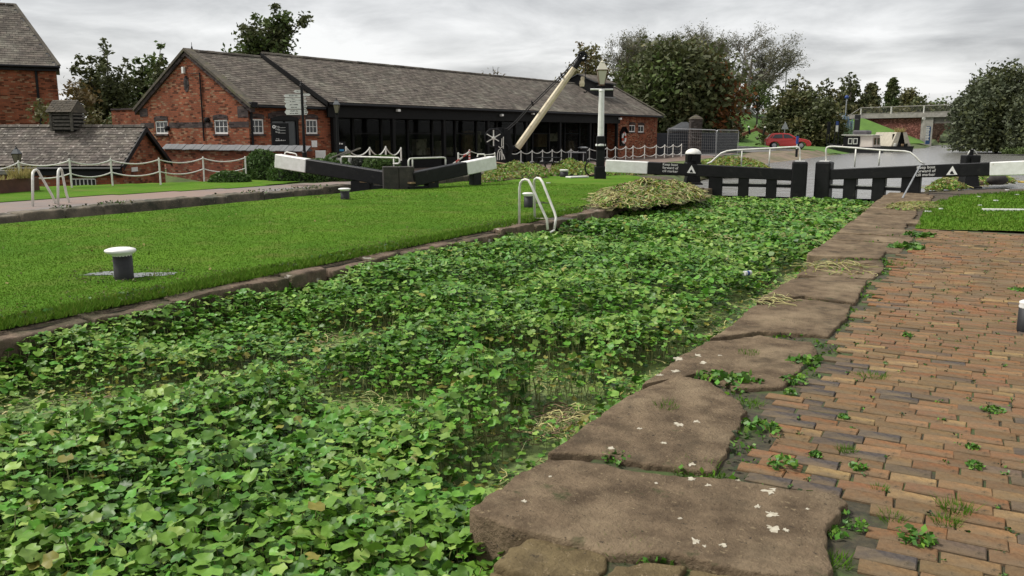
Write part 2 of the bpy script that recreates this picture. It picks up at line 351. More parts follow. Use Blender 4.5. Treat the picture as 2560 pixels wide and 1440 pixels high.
me.polygons.foreach_set('material_index', mi.astype(np.int32)); me.polygons.foreach_set('use_smooth', (slope < 0.5)); me.update()
o = bpy.data.objects.new('ground', me); COL.objects.link(o); tag(o, 'rough grass and soil under the whole place', kind='structure')

# water
def water_mat(name, tint, rough, amp, sc):
    m = bpy.data.materials.new(name); m.use_nodes = True; N = m.node_tree.nodes; L = m.node_tree.links; b = N['Principled BSDF']
    b.inputs['Base Color'].default_value = (*tint, 1); b.inputs['Roughness'].default_value = rough; b.inputs['Specular IOR Level'].default_value = 0.6
    t = N.new('ShaderNodeTexCoord'); mp = N.new('ShaderNodeMapping'); mp.inputs['Scale'].default_value = (1.0, 0.45, 1); mp.inputs['Rotation'].default_value = (0, 0, 0.45); L.new(t.outputs['Object'], mp.inputs[0])
    n = N.new('ShaderNodeTexNoise'); n.inputs['Scale'].default_value = sc; n.inputs['Detail'].default_value = 5; L.new(mp.outputs[0], n.inputs[0])
    bp = N.new('ShaderNodeBump'); bp.inputs['Distance'].default_value = amp; bp.inputs['Strength'].default_value = 1; L.new(n.outputs[0], bp.inputs['Height']); L.new(bp.outputs[0], b.inputs['Normal'])
    return m
M_water = water_mat('canal_water', (0.19, 0.185, 0.17), 0.22, 0.2, 2.0)
def sheet(name, poly, z, m, label=None, kind='structure', sub=None):
    if callable(z): vv = [(p[0], p[1], z(p[0], p[1])) for p in poly]
    else: vv = [(p[0], p[1], z) for p in poly]
    o = mesh_obj(name, vv, [list(range(len(vv)))], m)
    tag(o, label, kind=kind); return o
def gridsheet(name, poly, dz, m, step=1.0, label=None, edge=0.0, seed=1):
    """a sheet that follows the ground inside an outline"""
    P = np.array([(p[0], p[1]) for p in poly]); x0, y0 = P.min(0) - step; x1, y1 = P.max(0) + step
    X = np.arange(x0, x1 + step, step); Y = np.arange(y0, y1 + step, step); GX, GY = np.meshgrid(X, Y, indexing='ij'); ny_ = len(Y)
    GZ = np.maximum(terrain(GX, GY), -0.4) + dz if not isinstance(dz, tuple) else np.full(GX.shape, dz[0]) + dz[1] * (vfbm(GX, GY, 0.6, seed) - 0.5)
    C = (np.arange(len(X) - 1)[:, None] * ny_ + np.arange(ny_ - 1)[None]).ravel(); mx = GX.reshape(-1)[C] + step / 2; my = GY.reshape(-1)[C] + step / 2
    k = polydist(mx, my, poly) + edge * (vfbm(mx, my, 2.2, seed + 2) - 0.5) * 2 < 0; C = C[k]
    F_ = np.stack([C, C + ny_, C + ny_ + 1, C + 1], 1); used = np.unique(F_); remap = -np.ones(GX.size, int); remap[used] = np.arange(len(used))
    VV = np.stack([GX, GY, GZ], -1).reshape(-1, 3)[used]
    o = mesh_obj(name, VV.tolist(), remap[F_].tolist(), m, smooth=True); tag(o, label, kind='structure'); return o
sheet('canal_water', pound, -0.30, M_water, 'grey rippled canal water beyond the lock gates')
sheet('narrow_lock_water', [(NXL - .3, -10), (NXR + .3, -10), (NXR + .3, 29.9), (NXL - .3, 29.9)], -0.40, water_mat('dark_lock_water', (0.03, 0.035, 0.02), 0.1, 0.01, 3), 'dark still water in the narrow lock')
M_duck = mat('duckweed_water', (0.20, 0.27, 0.075), (0.115, 0.165, 0.045), 2.2, 0.6, 0.004, 60, c3=(0.085, 0.085, 0.05), s3=0.9, t3=(0.54, 0.66), detail=8)
sheet('lock_water', [(XL - .3, -6), (XR + .3, -6), (XR + .3, 27.5), (XL - .3, 27.5)], WL, M_duck, 'green duckweed scum on the water of the broad lock')

# lawns, paths, yard, road
lawn_poly = [(-7.24, -3), (-7.24, 15.5), (-7.7, 18), (-8.1, 22.5), (-9.2, 25.5), (-9.4, 29), (-12, 32.5), (-15.2, 30.5), (-15.55, 20), (-15.5, -3)]
gridsheet('island_lawn', lawn_poly, (0.0, 0.06), M_lawn, 0.16, 'smooth mown lawn on the island between the two locks', 0.10, 3)
lawn_r = [(-0.62, 16.25), (6, 17.6), (7, 24), (4.2, 29.6), (1.6, 28.2), (0.1, 25.6), (-0.55, 22.3)]
gridsheet('quay_lawn', lawn_r, (0.012, 0.05), M_lawn, 0.14, 'mown grass beyond the brick paving on the quay', 0.10, 4)
gridsheet('bank_lawn', [(-20.2, 3), (-20.6, 14), (-19.7, 19.6), (-20.3, 22), (-22.4, 22.4), (-25.4, 16.6), (-29, 8), (-29, 3)], 0.05, M_lawn, 0.3, 'strip of grass between the towpath and the rope fence', 0.12, 5)
gridsheet('towpath', [(-17.75, -4), (-20.5, -4), (-20.6, 14.2), (-19.7, 20), (-19.2, 26), (-18.8, 36), (-17.3, 36), (-17.3, 30.2), (-17.75, 29)], 0.035, M_tarmac, 0.3, 'grey and pinkish tarmac towpath beside the narrow lock', 0.02, 6)
gridsheet('museum_yard', [(-22.2, 24.5), (-19.3, 30), (-17.6, 34), (-17.2, 42), (-16.5, 60), (-17.5, 74), (-30, 74), (-35, 28)], 0.03, M_yard, 0.8, 'reddish brick yard in front of the long museum building', 0.0, 7)
gridsheet('yard_grass', [(-17.0, 34), (-13.4, 31), (-12.2, 42), (-13.4, 56), (-14.5, 66), (-16.6, 66), (-16.2, 50)], 0.02, mat('tired_grass', (0.10, 0.15, 0.03), (0.075, 0.085, 0.03), 0.9, 0.95, 0.03, 20, c3=(0.15, 0.12, 0.05), s3=0.7), 0.5, 'tired patchy grass in front of the chain fence', 0.1, 8)
gridsheet('slipway', [(-11.0, 46), (-9.0, 76), (-12.5, 92), (-18, 84), (-15.2, 66), (-13.2, 50)], 0.03, M_slip, 0.6, 'brown stone setts sloping down to the water', 0.2, 9)
gridsheet('road', [(-15.5, 76), (-13.5, 83), (-22, 95), (-45, 104), (-60, 100), (-34, 80), (-20, 72)], 0.05, M_road, 1.0, 'grey asphalt road behind the slipway', 0, 10)
gridsheet('verge', [(-13.5, 84.5), (-9.6, 92), (-7.0, 118), (-20, 128), (-45, 118), (-24, 99)], 0.04, mat('verge_grass', (0.095, 0.19, 0.025), (0.06, 0.13, 0.018), 0.5, 0.9), 1.2, 'green grass verge beyond the road', 0, 11)

# ------------------------------------------------------------------ coping stones
def smooth_poly(P, n=3):
    P = [V((p[0], p[1], 0)) for p in P]; Q = []
    for i in range(len(P)):
        a, b = P[i], P[(i + 1) % len(P)]; L = (b - a).length
        Q += [a, a + (b - a) * min(.035, L * .2) / L] + [a.lerp(b, k / max(1, int(L / .09))) for k in range(1, max(1, int(L / .09)))] + [b - (b - a) * min(.035, L * .2) / L]
    P = Q
    for _ in range(n - 1):
        Q = []
        for i in range(len(P)):
            a, b = P[i], P[(i + 1) % len(P)]; Q += [a * 0.78 + b * 0.22, a * 0.22 + b * 0.78]
        P = Q
    return P
def stone(name, poly, ztop, m, par, depth=0.5, bulge=0.014, rag=0.02, round_=0.013, sm=3, seed=0):
    P = smooth_poly(poly, sm); c = sum(P, V((0, 0, 0))) / len(P)
    if sum((P[i].x * P[(i + 1) % len(P)].y - P[(i + 1) % len(P)].x * P[i].y) for i in range(len(P))) < 0: P = P[::-1]
    R = []; n = len(P); size = max((p - c).length for p in P)
    P = [p + (p - c).normalized() * rag * (1.4 * fbm(p.x, p.y, 4, seed) + .9 * fbm(p.x, p.y, 17, seed)) for p in P]
    rings = [(0.0, -depth), (0.0, -round_), (round_ * 0.3, -round_ * 0.3), (round_, 0.0), (0.07, 0.0)]
    b = MB(); k = 0
    for ins, dz in rings:
        for p in P:
            L = (p - c).length; q = c + (p - c) * max(0.1, (1 - ins / max(L, 0.05)))
            b.v.append(V((q.x, q.y, ztop + dz + (bulge * fbm(q.x, q.y, 2.2, seed) if dz > -0.1 else 0))))
    for f in (0.7, 0.45, 0.2):
        for p in P:
            L = (p - c).length; q = c + (p - c) * (1 - 0.07 / max(L, 0.13)) * f; b.v.append(V((q.x, q.y, ztop + bulge * fbm(q.x, q.y, 2.2, seed))))
    nr = len(rings) + 3
    for r in range(nr - 1):
        for j in range(n): b.f.append([r * n + j, r * n + (j + 1) % n, (r + 1) * n + (j + 1) % n, (r + 1) * n + j]); b.m.append(0)
    b.f.append([(nr - 1) * n + j for j in range(n)]); b.m.append(0)
    return b.obj(name, m, par, smooth=True)
def setting(name, label):
    o = bpy.data.objects.new(name, None); COL.objects.link(o); o['kind'] = 'structure'; o['label'] = label; o['_o'] = (0, 0, 0); return o
quay = setting('quay_coping', 'big worn brown coping stones along the brick quay')
def g2(L, z=0.02): return [tuple(gp(x, y, z))[:2] for x, y in L]
STONES = [
 ([(1182, 1272), (1240, 1225), (1300, 1185), (1368, 1145), (1450, 1146), (1560, 1172), (1700, 1188), (1830, 1198), (1960, 1222), (2090, 1236), (2112, 1262), (2068, 1325), (2074, 1375), (2062, 1445), (1930, 1442), (1700, 1392), (1500, 1374), (1400, 1342), (1260, 1314), (1192, 1292)], 0.035, M_stone),
 ([(1372, 1132), (1480, 1050), (1590, 972), (1700, 940), (1765, 950), (1855, 1000), (1862, 1030), (1822, 1110), (1790, 1176), (1620, 1162), (1500, 1134)], 0.02, M_stone),
 ([(1606, 962), (1680, 905), (1762, 856), (1900, 838), (2030, 852), (2050, 880), (1990, 930), (1960, 965), (1840, 972), (1745, 932)], 0.015, M_stone),
 ([(1772, 848), (1830, 815), (1882, 764), (2000, 746), (2130, 760), (2110, 800), (2070, 838), (1900, 830)], 0.02, M_stone),
 ([(1892, 752), (1980, 697), (2090, 690), (2168, 700), (2140, 756), (2010, 740)], 0.03, M_stone),
 ([(1992, 688), (2044, 652), (2205, 650), (2212, 672), (2180, 694)], 0.02, M_stone),
 ([(1232, 1412), (1290, 1365), (1332, 1334), (1420, 1352), (1518, 1382), (1498, 1425), (1470, 1462), (1340, 1440)], 0.014, M_stone2),
 ([(1500, 1442), (1532, 1412), (1640, 1398), (1715, 1415), (1690, 1500), (1450, 1520)], 0.014, M_stone2),
 ([(1722, 1418), (1830, 1430), (1950, 1462), (1960, 1560), (1700, 1560)], 0.014, M_stone2),
 ([(1222, 1424), (1330, 1446), (1462, 1472), (1430, 1560), (1180, 1560)], -0.01, M_stone2)]
SPOLY = []; STOBJ = []
for i, (L, z, m) in enumerate(STONES):
    P = g2(L, z); SPOLY.append(P); STOBJ.append(stone('coping_stone' if m is M_stone else 'flagstone', P, z, m, quay, seed=i * 3.1, sm=2))
y = max(p[1] for p in SPOLY[5]) + 0.02; r_ = random.Random(4)
while y < 26.2:
    l = r_.uniform(0.75, 1.35); back = -0.72 + r_.uniform(-0.14, 0.18)
    P = [(XR + r_.uniform(-.02, .02), y + .02), (XR + r_.uniform(-.02, .02), y + l - .02), (back, y + l - .02 + r_.uniform(-.05, .05)), (back + r_.uniform(-.05, .05), y + .02)]
    SPOLY.append(P); stone('coping_stone', P, 0.01 + r_.uniform(-.015, .02), M_stone, quay, seed=y, sm=2); y += l
# stones behind the viewer's feet, closing the wall
for P in ([(XR, 0.9), (XR, 2.1), (-0.4, 2.1), (-0.4, 0.9)], [(XR, -0.5), (XR, 0.88), (-0.4, 0.88), (-0.4, -0.5)]):
    SPOLY.append(P); stone('coping_stone', P, 0.0, M_stone, quay, seed=P[0][1], sm=2)
# lichen on the near stones
for (x, y, r) in [(1925, 1225, 26), (1930, 1280, 24), (1935, 1318, 28), (1965, 1322, 14), (1740, 1350, 22), (1760, 1362, 10), (1808, 1358, 15), (1895, 1262, 14), (2020, 1270, 8), (1700, 1292, 8), (1310, 1257, 14), (1375, 1188, 9), (1770, 1210, 12), (1845, 1200, 9), (1730, 1195, 14), (1640, 1205, 8), (1728, 1150, 16), (1700, 1055, 22), (1740, 1048, 18), (1660, 1098, 15), (1530, 1112, 14), (1600, 1065, 10), (1700, 890, 22), (1740, 880, 20), (1690, 920, 18), (1760, 900, 16), (1650, 930, 15), (1720, 862, 14), (1800, 880, 8)]:
    c = gp(x, y, 0.04); n = 26; rr = r * c.length / FPX * 0.72; b = MB(); k = rnd.random() * 50
    top = [V((c.x + math.cos(t) * q * 1.0, c.y + math.sin(t) * q * 1.15, 0)) for t, q in ((2 * math.pi * j / n, rr * max(.3, 0.72 + .8 * fbm(math.cos(2 * math.pi * j / n) * 1.9, math.sin(2 * math.pi * j / n) * 1.9, 1, k))) for j in range(n))]
    si = next((i for i, P in enumerate(SPOLY[:10]) if inpoly(np.array([c.x]), np.array([c.y]), P)[0]), None)
    if si is None: continue
    zz0 = STONES[si][1] + 0.012 * fbm(c.x, c.y, 2.2, si * 3.1)
    b.prism([(p.x, p.y, zz0 - 0.008) for p in top], (0, 0, 0.0095)); b.obj('lichen', M_lichen, STOBJ[si])
# the island side of the broad lock
isl = setting('island_coping', 'weathered reddish coping stones along the island lawn')
y = -1.5; r_ = random.Random(9)
while y < 26.0:
    l = r_.uniform(0.7, 1.7); back = -7.24 + r_.uniform(-.08, .06)
    P = [(XL + r_.uniform(-.05, .03), y + .015), (XL + r_.uniform(-.05, .03), y + l - .015), (back, y + l - .015), (back, y + .015)]
    stone('coping_stone', P, -0.015 + r_.uniform(-.03, .03), M_lstone, isl, depth=0.8, bulge=0.025, rag=0.03, round_=0.03, seed=y + 50, sm=2); y += l
bank = setting('towpath_coping', 'mossy stone edge of the towpath above the narrow lock')
M_tstone = mat('mossy_edge_stone', (0.17, 0.14, 0.095), (0.07, 0.06, 0.04), 2.2, 0.85, 0.02, 9, c3=(0.035, 0.036, 0.02), s3=0.9, t3=(0.42, 0.56), layers=SPECK[:2])
y = 2.0
while y < 30:
    l = r_.uniform(0.8, 1.6); P = [(NXL + r_.uniform(-.03, .03), y + .01), (NXL + r_.uniform(-.03, .03), y + l - .01), (-17.8, y + l - .01), (-17.8, y + .01)]
    stone('coping_stone', P, 0.03 + r_.uniform(-.03, .03), M_tstone, bank, depth=0.32, bulge=0.03, rag=0.02, round_=0.05, seed=y + 80, sm=2); y += l

# ------------------------------------------------------------------ brick paving
pav = setting('brick_paving', 'worn red, tan and blue brick paving of the quay')
bc = [((0.268, 0.132, 0.059), (0.156, 0.077, 0.039)), ((0.301, 0.173, 0.084), (0.188, 0.110, 0.053)), ((0.212, 0.126, 0.062), (0.122, 0.073, 0.039)), ((0.259, 0.135, 0.072), (0.160, 0.085, 0.046)), ((0.357, 0.247, 0.114), (0.226, 0.146, 0.067)), ((0.244, 0.156, 0.075), (0.146, 0.091, 0.046)), ((0.092, 0.080, 0.075), (0.053, 0.046, 0.043)), ((0.150, 0.110, 0.079), (0.090, 0.068, 0.050))]
BM = [mat('paver_%d' % i, a, b_, 38, 0.9, 0.006, 110, spec=.12, isl=0.11, objr=0.11, c3=(0.12, 0.09, 0.05), s3=1.3, t3=(0.46, 0.66), layers=[((.19, .14, .088), 2.6, .42, .72), ((.07, .06, .035), 1.1, .58, .7), ((.07, .055, .035), 18, .57, .7), ((.3, .24, .16), 60, .66, .74)], coord='Object') for i, (a, b_) in enumerate(bc)]
def brick_mesh(w, l, seed):
    r = random.Random(seed); j = lambda: r.uniform(-.004, .004); h = 0.05; e = 0.0045
    out = [V((-w / 2 + j(), -l / 2 + j(), 0)), V((w / 2 + j(), -l / 2 + j(), 0)), V((w / 2 + j(), l / 2 + j(), 0)), V((-w / 2 + j(), l / 2 + j(), 0))]
    c = V((0, 0, 0)); b = MB(); vs_ = [p + V((0, 0, -h)) for p in out] + [p + V((0, 0, -e)) for p in out] + [V((p.x - math.copysign(e, p.x), p.y - math.copysign(e, p.y), r.uniform(-.002, .002))) for p in out]
    fs_ = []
    for a in (0, 4):
        for k in range(4): fs_.append([a + k, a + (k + 1) % 4, a + 4 + (k + 1) % 4, a + 4 + k])
    fs_.append([8, 9, 10, 11]); return vs_, fs_
BRICKS = []; r_ = random.Random(21); yy = 0.6; row = 0
while yy < 16.15:
    pit = 0.112 + r_.uniform(-.004, .004); xx = -1.35 + (row % 2) * 0.115 + r_.uniform(-.05, .05)
    while xx < 3.9:
        l = 0.222 + r_.uniform(-.012, .01)
        if r_.random() < 0.08: l *= 0.55
        cx_, cy_ = xx + l / 2, yy + pit / 2 + 0.012 * math.sin(xx * 1.7 + yy * .6)
        pts = np.array([(cx_ + a * (l / 2 + .012), cy_ + b_ * (pit / 2 + .012)) for a in (-1, 0, 1) for b_ in (-1, 1)])
        if not any(inpoly(pts[:, 0], pts[:, 1], P).any() for P in SPOLY) and cx_ > -1.0 and not (cx_ < -0.5 and cy_ > 12 and r_.random() < 0.5):
            k = r_.choices(range(8), (26, 14, 22, 15, 6, 24, 2, 7))[0]
            if cx_ < -0.42 + 0.3 * vnoise(np.array(cx_), np.array(cy_), 2.0, 4) - 0.06 and cy_ < 6.4 and r_.random() < 0.3: k = 6
            if 2.9 < cy_ < 3.5 and cx_ < 0.1 and r_.random() < 0.33: k = 6
            if cy_ > 9 and k in (6,): k = 2
            BRICKS.append((cx_, cy_, l - 0.006, pit - 0.006, k, r_.uniform(-.005, .004) + 0.012 * (vnoise(np.array(cx_), np.array(cy_), 0.9, 2) - 0.5), r_.uniform(-.012, .012), r_.uniform(-.02, .02), r_.uniform(-.02, .02)))
        xx += l
    yy += pit; row += 1
vis = sorted(range(len(BRICKS)), key=lambda i: (lambda p: p[2] if (-60 < p[0] < 2620 and p[1] < 1500) else 999)(prj((BRICKS[i][0], BRICKS[i][1], 0))))
near = set(vis[:300]); cache = {}
rest = MB()
for i, (x, y, l, w, k, z, rz, tx, ty) in enumerate(BRICKS):
    M4 = Matrix.Translation((x, y, z)) @ Matrix.Rotation(rz, 4, 'Z') @ Matrix.Rotation(tx, 4, 'X') @ Matrix.Rotation(ty, 4, 'Y')
    if i in near:
        key = (k, i % 4, l < 0.17)
        if key not in cache:
            vv, ff = brick_mesh(l, w, i); me = bpy.data.meshes.new('brick'); me.from_pydata([tuple(p) for p in vv], [], ff); me.materials.append(BM[k]); cache[key] = me
        o = bpy.data.objects.new('brick', cache[key]); COL.objects.link(o); o.matrix_basis = M4; o.parent = pav
    else:
        vv, ff = brick_mesh(l, w, i); rest.add([M4 @ p for p in vv], ff, k)
o = rest.obj('far_bricks', BM, pav); o['kind'] = 'stuff'
sheet('paving_bed', [(-1.26, 0.5), (4, 0.5), (4, 16.4), (-1.55, 16.4), (-1.55, 3.3), (-1.26, 3.0)], -0.012, mat('joint_soil', (0.075, 0.062, 0.035), (0.03, 0.028, 0.017), 25, 0.95, 0.01, 60, c3=(0.055, 0.085, 0.02), s3=3.0, t3=(0.45, 0.6)), 'dark mossy earth in the joints of the paving')
# ================================================================== BUILDINGS
M_brick = brickmat('old_red_brick', (0.36, 0.108, 0.05), (0.25, 0.074, 0.038), (0.14, 0.095, 0.065), spots=(0.34, 0.19, 0.11))
M_brick2 = brickmat('garden_wall_brick', (0.27, 0.078, 0.038), (0.18, 0.052, 0.03), (0.10, 0.06, 0.045), spots=(0.28, 0.15, 0.09))
M_blue = brickmat('blue_grey_brick', (0.085, 0.062, 0.06), (0.06, 0.05, 0.05), (0.08, 0.06, 0.05), spots=(0.12, 0.09, 0.08))
M_slate = mat('roof_slate', (0.155, 0.132, 0.108), (0.09, 0.077, 0.064), 2.2, 0.8, 0.006, 20, spec=.2, isl=0.30, objr=0.30, c3=(0.20, 0.185, 0.15), s3=0.6, t3=(0.5, 0.7), layers=[((.3, .28, .24), 5.5, .64, .72)])
M_slate_d = mat('blue_slate', (0.085, 0.09, 0.095), (0.055, 0.058, 0.062), 3, 0.6, 0.005, 20, isl=0.2, objr=0.2)
M_moss = mat('mossy_verge', (0.115, 0.095, 0.068), (0.06, 0.052, 0.04), 4, 0.95, 0.02, 18, c3=(0.11, 0.11, 0.045), s3=1.5)
M_black = mat('black_paint', (0.008, 0.008, 0.009), (0.004, 0.004, 0.005), 5, 0.55, 0.003, 30, spec=.25)
M_blackwood = mat('black_timber', (0.009, 0.009, 0.009), (0.005, 0.005, 0.005), 7, 0.7, 0.006, 25, spec=.2, c3=(0.02, 0.019, 0.018), s3=2.5, t3=(0.6, 0.75))
M_white = mat('white_paint', (0.82, 0.81, 0.78), (0.7, 0.69, 0.65), 7, 0.5, 0.002, 30, c3=(0.42, 0.36, 0.27), s3=6, t3=(0.68, 0.8), layers=[((.3, .27, .22), 30, .7, .76)])
M_glass = glassmat('window_glass')
M_inter = mat('dark_interior', (0.009, 0.008, 0.007), (0.005, 0.005, 0.004), 2, 0.9)
M_conc = mat('grey_concrete', (0.28, 0.265, 0.235), (0.18, 0.17, 0.15), 1.5, 0.9, 0.01, 12)

def wall_holes(b, o, e, L, z0, z1, holes, t, nrm, m=0):
    """a wall face with real openings; o corner on the ground, e along, holes = (a0,a1,h0,h1)"""
    X = sorted({0, L, *[h[0] for h in holes], *[h[1] for h in holes]}); Z = sorted({z0, z1, *[h[2] for h in holes], *[h[3] for h in holes]})
    P = lambda a, z, d=0: V(o) + V(e) * a + UP * (z - V(o).z) - V(nrm) * d
    for i in range(len(X) - 1):
        for j in range(len(Z) - 1):
            ca, cz = (X[i] + X[i + 1]) / 2, (Z[j] + Z[j + 1]) / 2
            if any(h[0] < ca < h[1] and h[2] < cz < h[3] for h in holes): continue
            f = [P(X[i], Z[j]), P(X[i + 1], Z[j]), P(X[i + 1], Z[j + 1]), P(X[i], Z[j + 1])]
            n = (f[1] - f[0]).cross(f[3] - f[0]); b.add(f if n.dot(V(nrm)) > 0 else f[::-1], [(0, 1, 2, 3)], m)
    for h in holes:
        q = [(h[0], h[2]), (h[1], h[2]), (h[1], h[3]), (h[0], h[3])]
        for k in range(4):
            a, c = q[k], q[(k + 1) % 4]; b.add([P(*a), P(*c), P(*c, t), P(*a, t)], [(0, 1, 2, 3)], m)

def slates(par, A, Bp, Cp, sw, sh, lift=0.012, name='slate', n_single=0, m=None, seed=1, shape=None):
    """slate courses on the plane with eave A->B and ridge direction A->C; each slate is a thin tilted piece"""
    m = m or M_slate; A, Bp, Cp = V(A), V(Bp), V(Cp); e = (Bp - A); L = e.length; e.normalize(); u = Cp - A; u = u - e * u.dot(e); S = u.length; u.normalize(); n = e.cross(u)
    if n.z < 0: n = -n
    r = random.Random(seed); rows = max(1, int(S / sh)); sh = S / rows; P = []
    for i in range(rows):
        x = -(i % 2) * sw / 2
        while x < L:
            w = sw * r.uniform(0.94, 1.04); a, c = max(0, x), min(L, x + w - 0.008)
            if c - a > 0.05 and (shape is None or shape(((a + c) / 2) / L, (i + .5) / rows)):
                lo = i * sh - 0.02 + r.uniform(-.006, .006); hi = lo + sh * 1.5; k = lift + r.uniform(0, 0.006); j = r.uniform(-.004, .004)
                hi = min(hi, S)
                p0, p1, p2, p3 = A + e * a + u * (lo + j) + n * (k + .012), A + e * c + u * (lo - j) + n * (k + .012), A + e * c + u * hi + n * .004, A + e * a + u * hi + n * .004
                P.append([p0, p1, p2, p3, p0 - n * .012, p1 - n * .012])
            x += sw
    P.sort(key=lambda q: (q[0] - CAM).length)
    T = [(0, 1, 2, 3), (4, 5, 1, 0)]
    rest = MB(); k = 0
    for q in P:
        inv = prj(q[0]); 
        if k < n_single and -20 < inv[0] < 2580:
            k += 1; b = MB(); c = q[0]; b.add(q, T); o = b.obj(name, m, par)
        else: rest.add(q, T)
    if rest.f:
        o = rest.obj(name + '_courses', m, par); o['kind'] = 'stuff'
    return
def ridge_tiles(b, p, q, r=0.11, l=0.45, m=0):
    p, q = V(p), V(q); L = (q - p).length; d = (q - p) / L; n = max(1, int(L / l))
    for i in range(n):
        a = p + d * (L * i / n + .008); c = p + d * (L * (i + 1) / n - .008); s = d.cross(UP).normalized(); dz = UP * random.Random(i).uniform(0, .012)
        pts = lambda o: [o - s * r - UP * r * .75, o - s * r * .5 + UP * r * .05, o + UP * r * .25, o + s * r * .5 + UP * r * .05, o + s * r - UP * r * .75]
        b.add([x + dz for x in pts(a) + pts(c)], [(k, k + 1, k + 6, k + 5) for k in range(4)] + [(4, 3, 2, 1, 0), (5, 6, 7, 8, 9)], m)

def sash(par, o, e, nrm, w, h, cols, rows, name='window', arch=0.0, frame=0.05, mfr=None, label=None):
    """white glazed window set in its opening: o = lower corner on the wall face"""
    o, e, nrm = V(o), V(e).normalized(), V(nrm).normalized(); b = MB(); d = 0.05; f = frame; mfr = mfr or M_white
    q = o - nrm * 0.07
    b.obox(q, e * w, nrm * d, UP * f * 1.6); b.obox(q + UP * (h - f * 1.3), e * w, nrm * d, UP * f * 1.3); b.obox(q + UP * f * 1.6, e * f, nrm * d, UP * (h - f * 2.9)); b.obox(q + UP * f * 1.6 + e * (w - f), e * f, nrm * d, UP * (h - f * 2.9))
    win = b.obj(name, mfr, par, label=label)
    g = MB(); g.obox(q + nrm * .006 + e * f, e * (w - 2 * f), nrm * .008, UP * (h - .02)); g.obj('pane', M_glass, win)
    for i in range(1, cols): b = MB(); b.obox(q + e * (f + (w - 2 * f) * i / cols - .014) + nrm * .008 + UP * f * 1.6, e * .028, nrm * .03, UP * (h - 2.9 * f)); b.obj('glazing_bar', mfr, win)
    for j in range(1, rows): b = MB(); b.obox(q + e * f + UP * (f * 1.6 + (h - 2.9 * f) * j / rows - .012) + nrm * .01, e * (w - 2 * f), nrm * .032, UP * .024); b.obj('glazing_bar', mfr, win)
    s = MB(); s.obox(o - e * .06 - UP * .09 + nrm * .004, e * (w + .12), nrm * .06, UP * .085); s.obj('sill', M_blue, win, uv=True)
    a = MB(); n = 7; hh = 0.2; pts = []
    for k in range(n + 1): t = -1 + 2 * k / n; pts.append((o + e * (w / 2 + t * (w / 2 + .05)) + UP * (h - .02 + .07 * (1 - t * t))))
    poly = pts + [p + UP * hh for p in pts[::-1]]; a.prism([p + nrm * .004 for p in poly], nrm * .02); a.obj('arch', M_blue, win, uv=True)
    return win

# ---------------------------------------------------------------- long museum building
TH = math.atan((2750 - 1280) * math.cos(PIT) / FPX); AZ = YAW - TH
BU = V((-math.sin(AZ), math.cos(AZ), 0)); BV = V((-math.cos(AZ), -math.sin(AZ), 0))   # along the front / into the building
_er = dp(1600, 290, 72); EZ = _er.z; _el = gp(820, 255, EZ); BO = V((_el.x, _el.y, 0))
def B(u, v, z): return BO + BU * u + BV * v + UP * z
def sight(x, y, v=None, u=None):       # where a sighted point meets the wall plane v (or the end plane u)
    r = _ray(x, y); a, k = (BV, v) if v is not None else (BU, u); t = (k - (CAM - BO).dot(a)) / r.dot(a); q = CAM + r * t - BO; return q.dot(BU), q.dot(BV), q.z
YZ = -0.36
UC, VF, VB = -4.36, 0.48, 9.05; VR = (VF + VB) / 2; UE = 38.3
WZ = sight(620, 258, v=VF)[2]; AP = 5.42       # wall head and gable apex of the brick wing
mus = thing('museum_building', 'long low red brick building with slate roof and dark glazed shed front', 'building', B(0, VF, YZ))
b = MB()
# brick wing: front wall with openings
w1 = sight(628, 335, v=VF); w1b = sight(658, 300, v=VF); w2 = sight(766, 335, v=VF); w2b = sight(793, 301, v=VF); dr = sight(679, 362, v=VF); drb = sight(746, 296, v=VF)
rel = lambda u: u - UC
hol = [(rel(w1[0]), rel(w1b[0]), w1[2], w1b[2] + .04), (rel(w2[0]), rel(w2b[0]), w2[2], w2b[2] + .04), (rel(dr[0]), rel(drb[0]), YZ, drb[2])]
wall_holes(b, B(UC, VF, YZ), BU, 4.5 + 0.6, YZ - .8, WZ + .05, hol, 0.12, -BV)
g1 = sight(390, 335, u=UC); g1b = sight(418, 302, u=UC); g2_ = sight(537, 335, u=UC); g2b = sight(568, 299, u=UC)
holg = [(g2b[1] - VF, g2_[1] - VF, g2_[2], g2b[2]), (g1b[1] - VF, g1[1] - VF, g1[2], g1b[2])]
wall_holes(b, B(UC, VF, YZ), BV, VB - VF, YZ - 1.7, WZ, holg, 0.12, -BU)
b.add([B(UC, VF, WZ), B(UC, VB, WZ), B(UC, VR, AP)], [(0, 2, 1)])
b.add([B(UC, VB, YZ - 1), B(UE, VB, YZ - 1), B(UE, VB, WZ), B(UC, VB, WZ)], [(0, 1, 2, 3)])
b.add([B(UE, VF, YZ - 1), B(UE, VB, YZ - 1), B(UE, VB, WZ), B(UE, VR, AP), B(UE, VF, WZ)], [(0, 1, 2, 3, 4)])
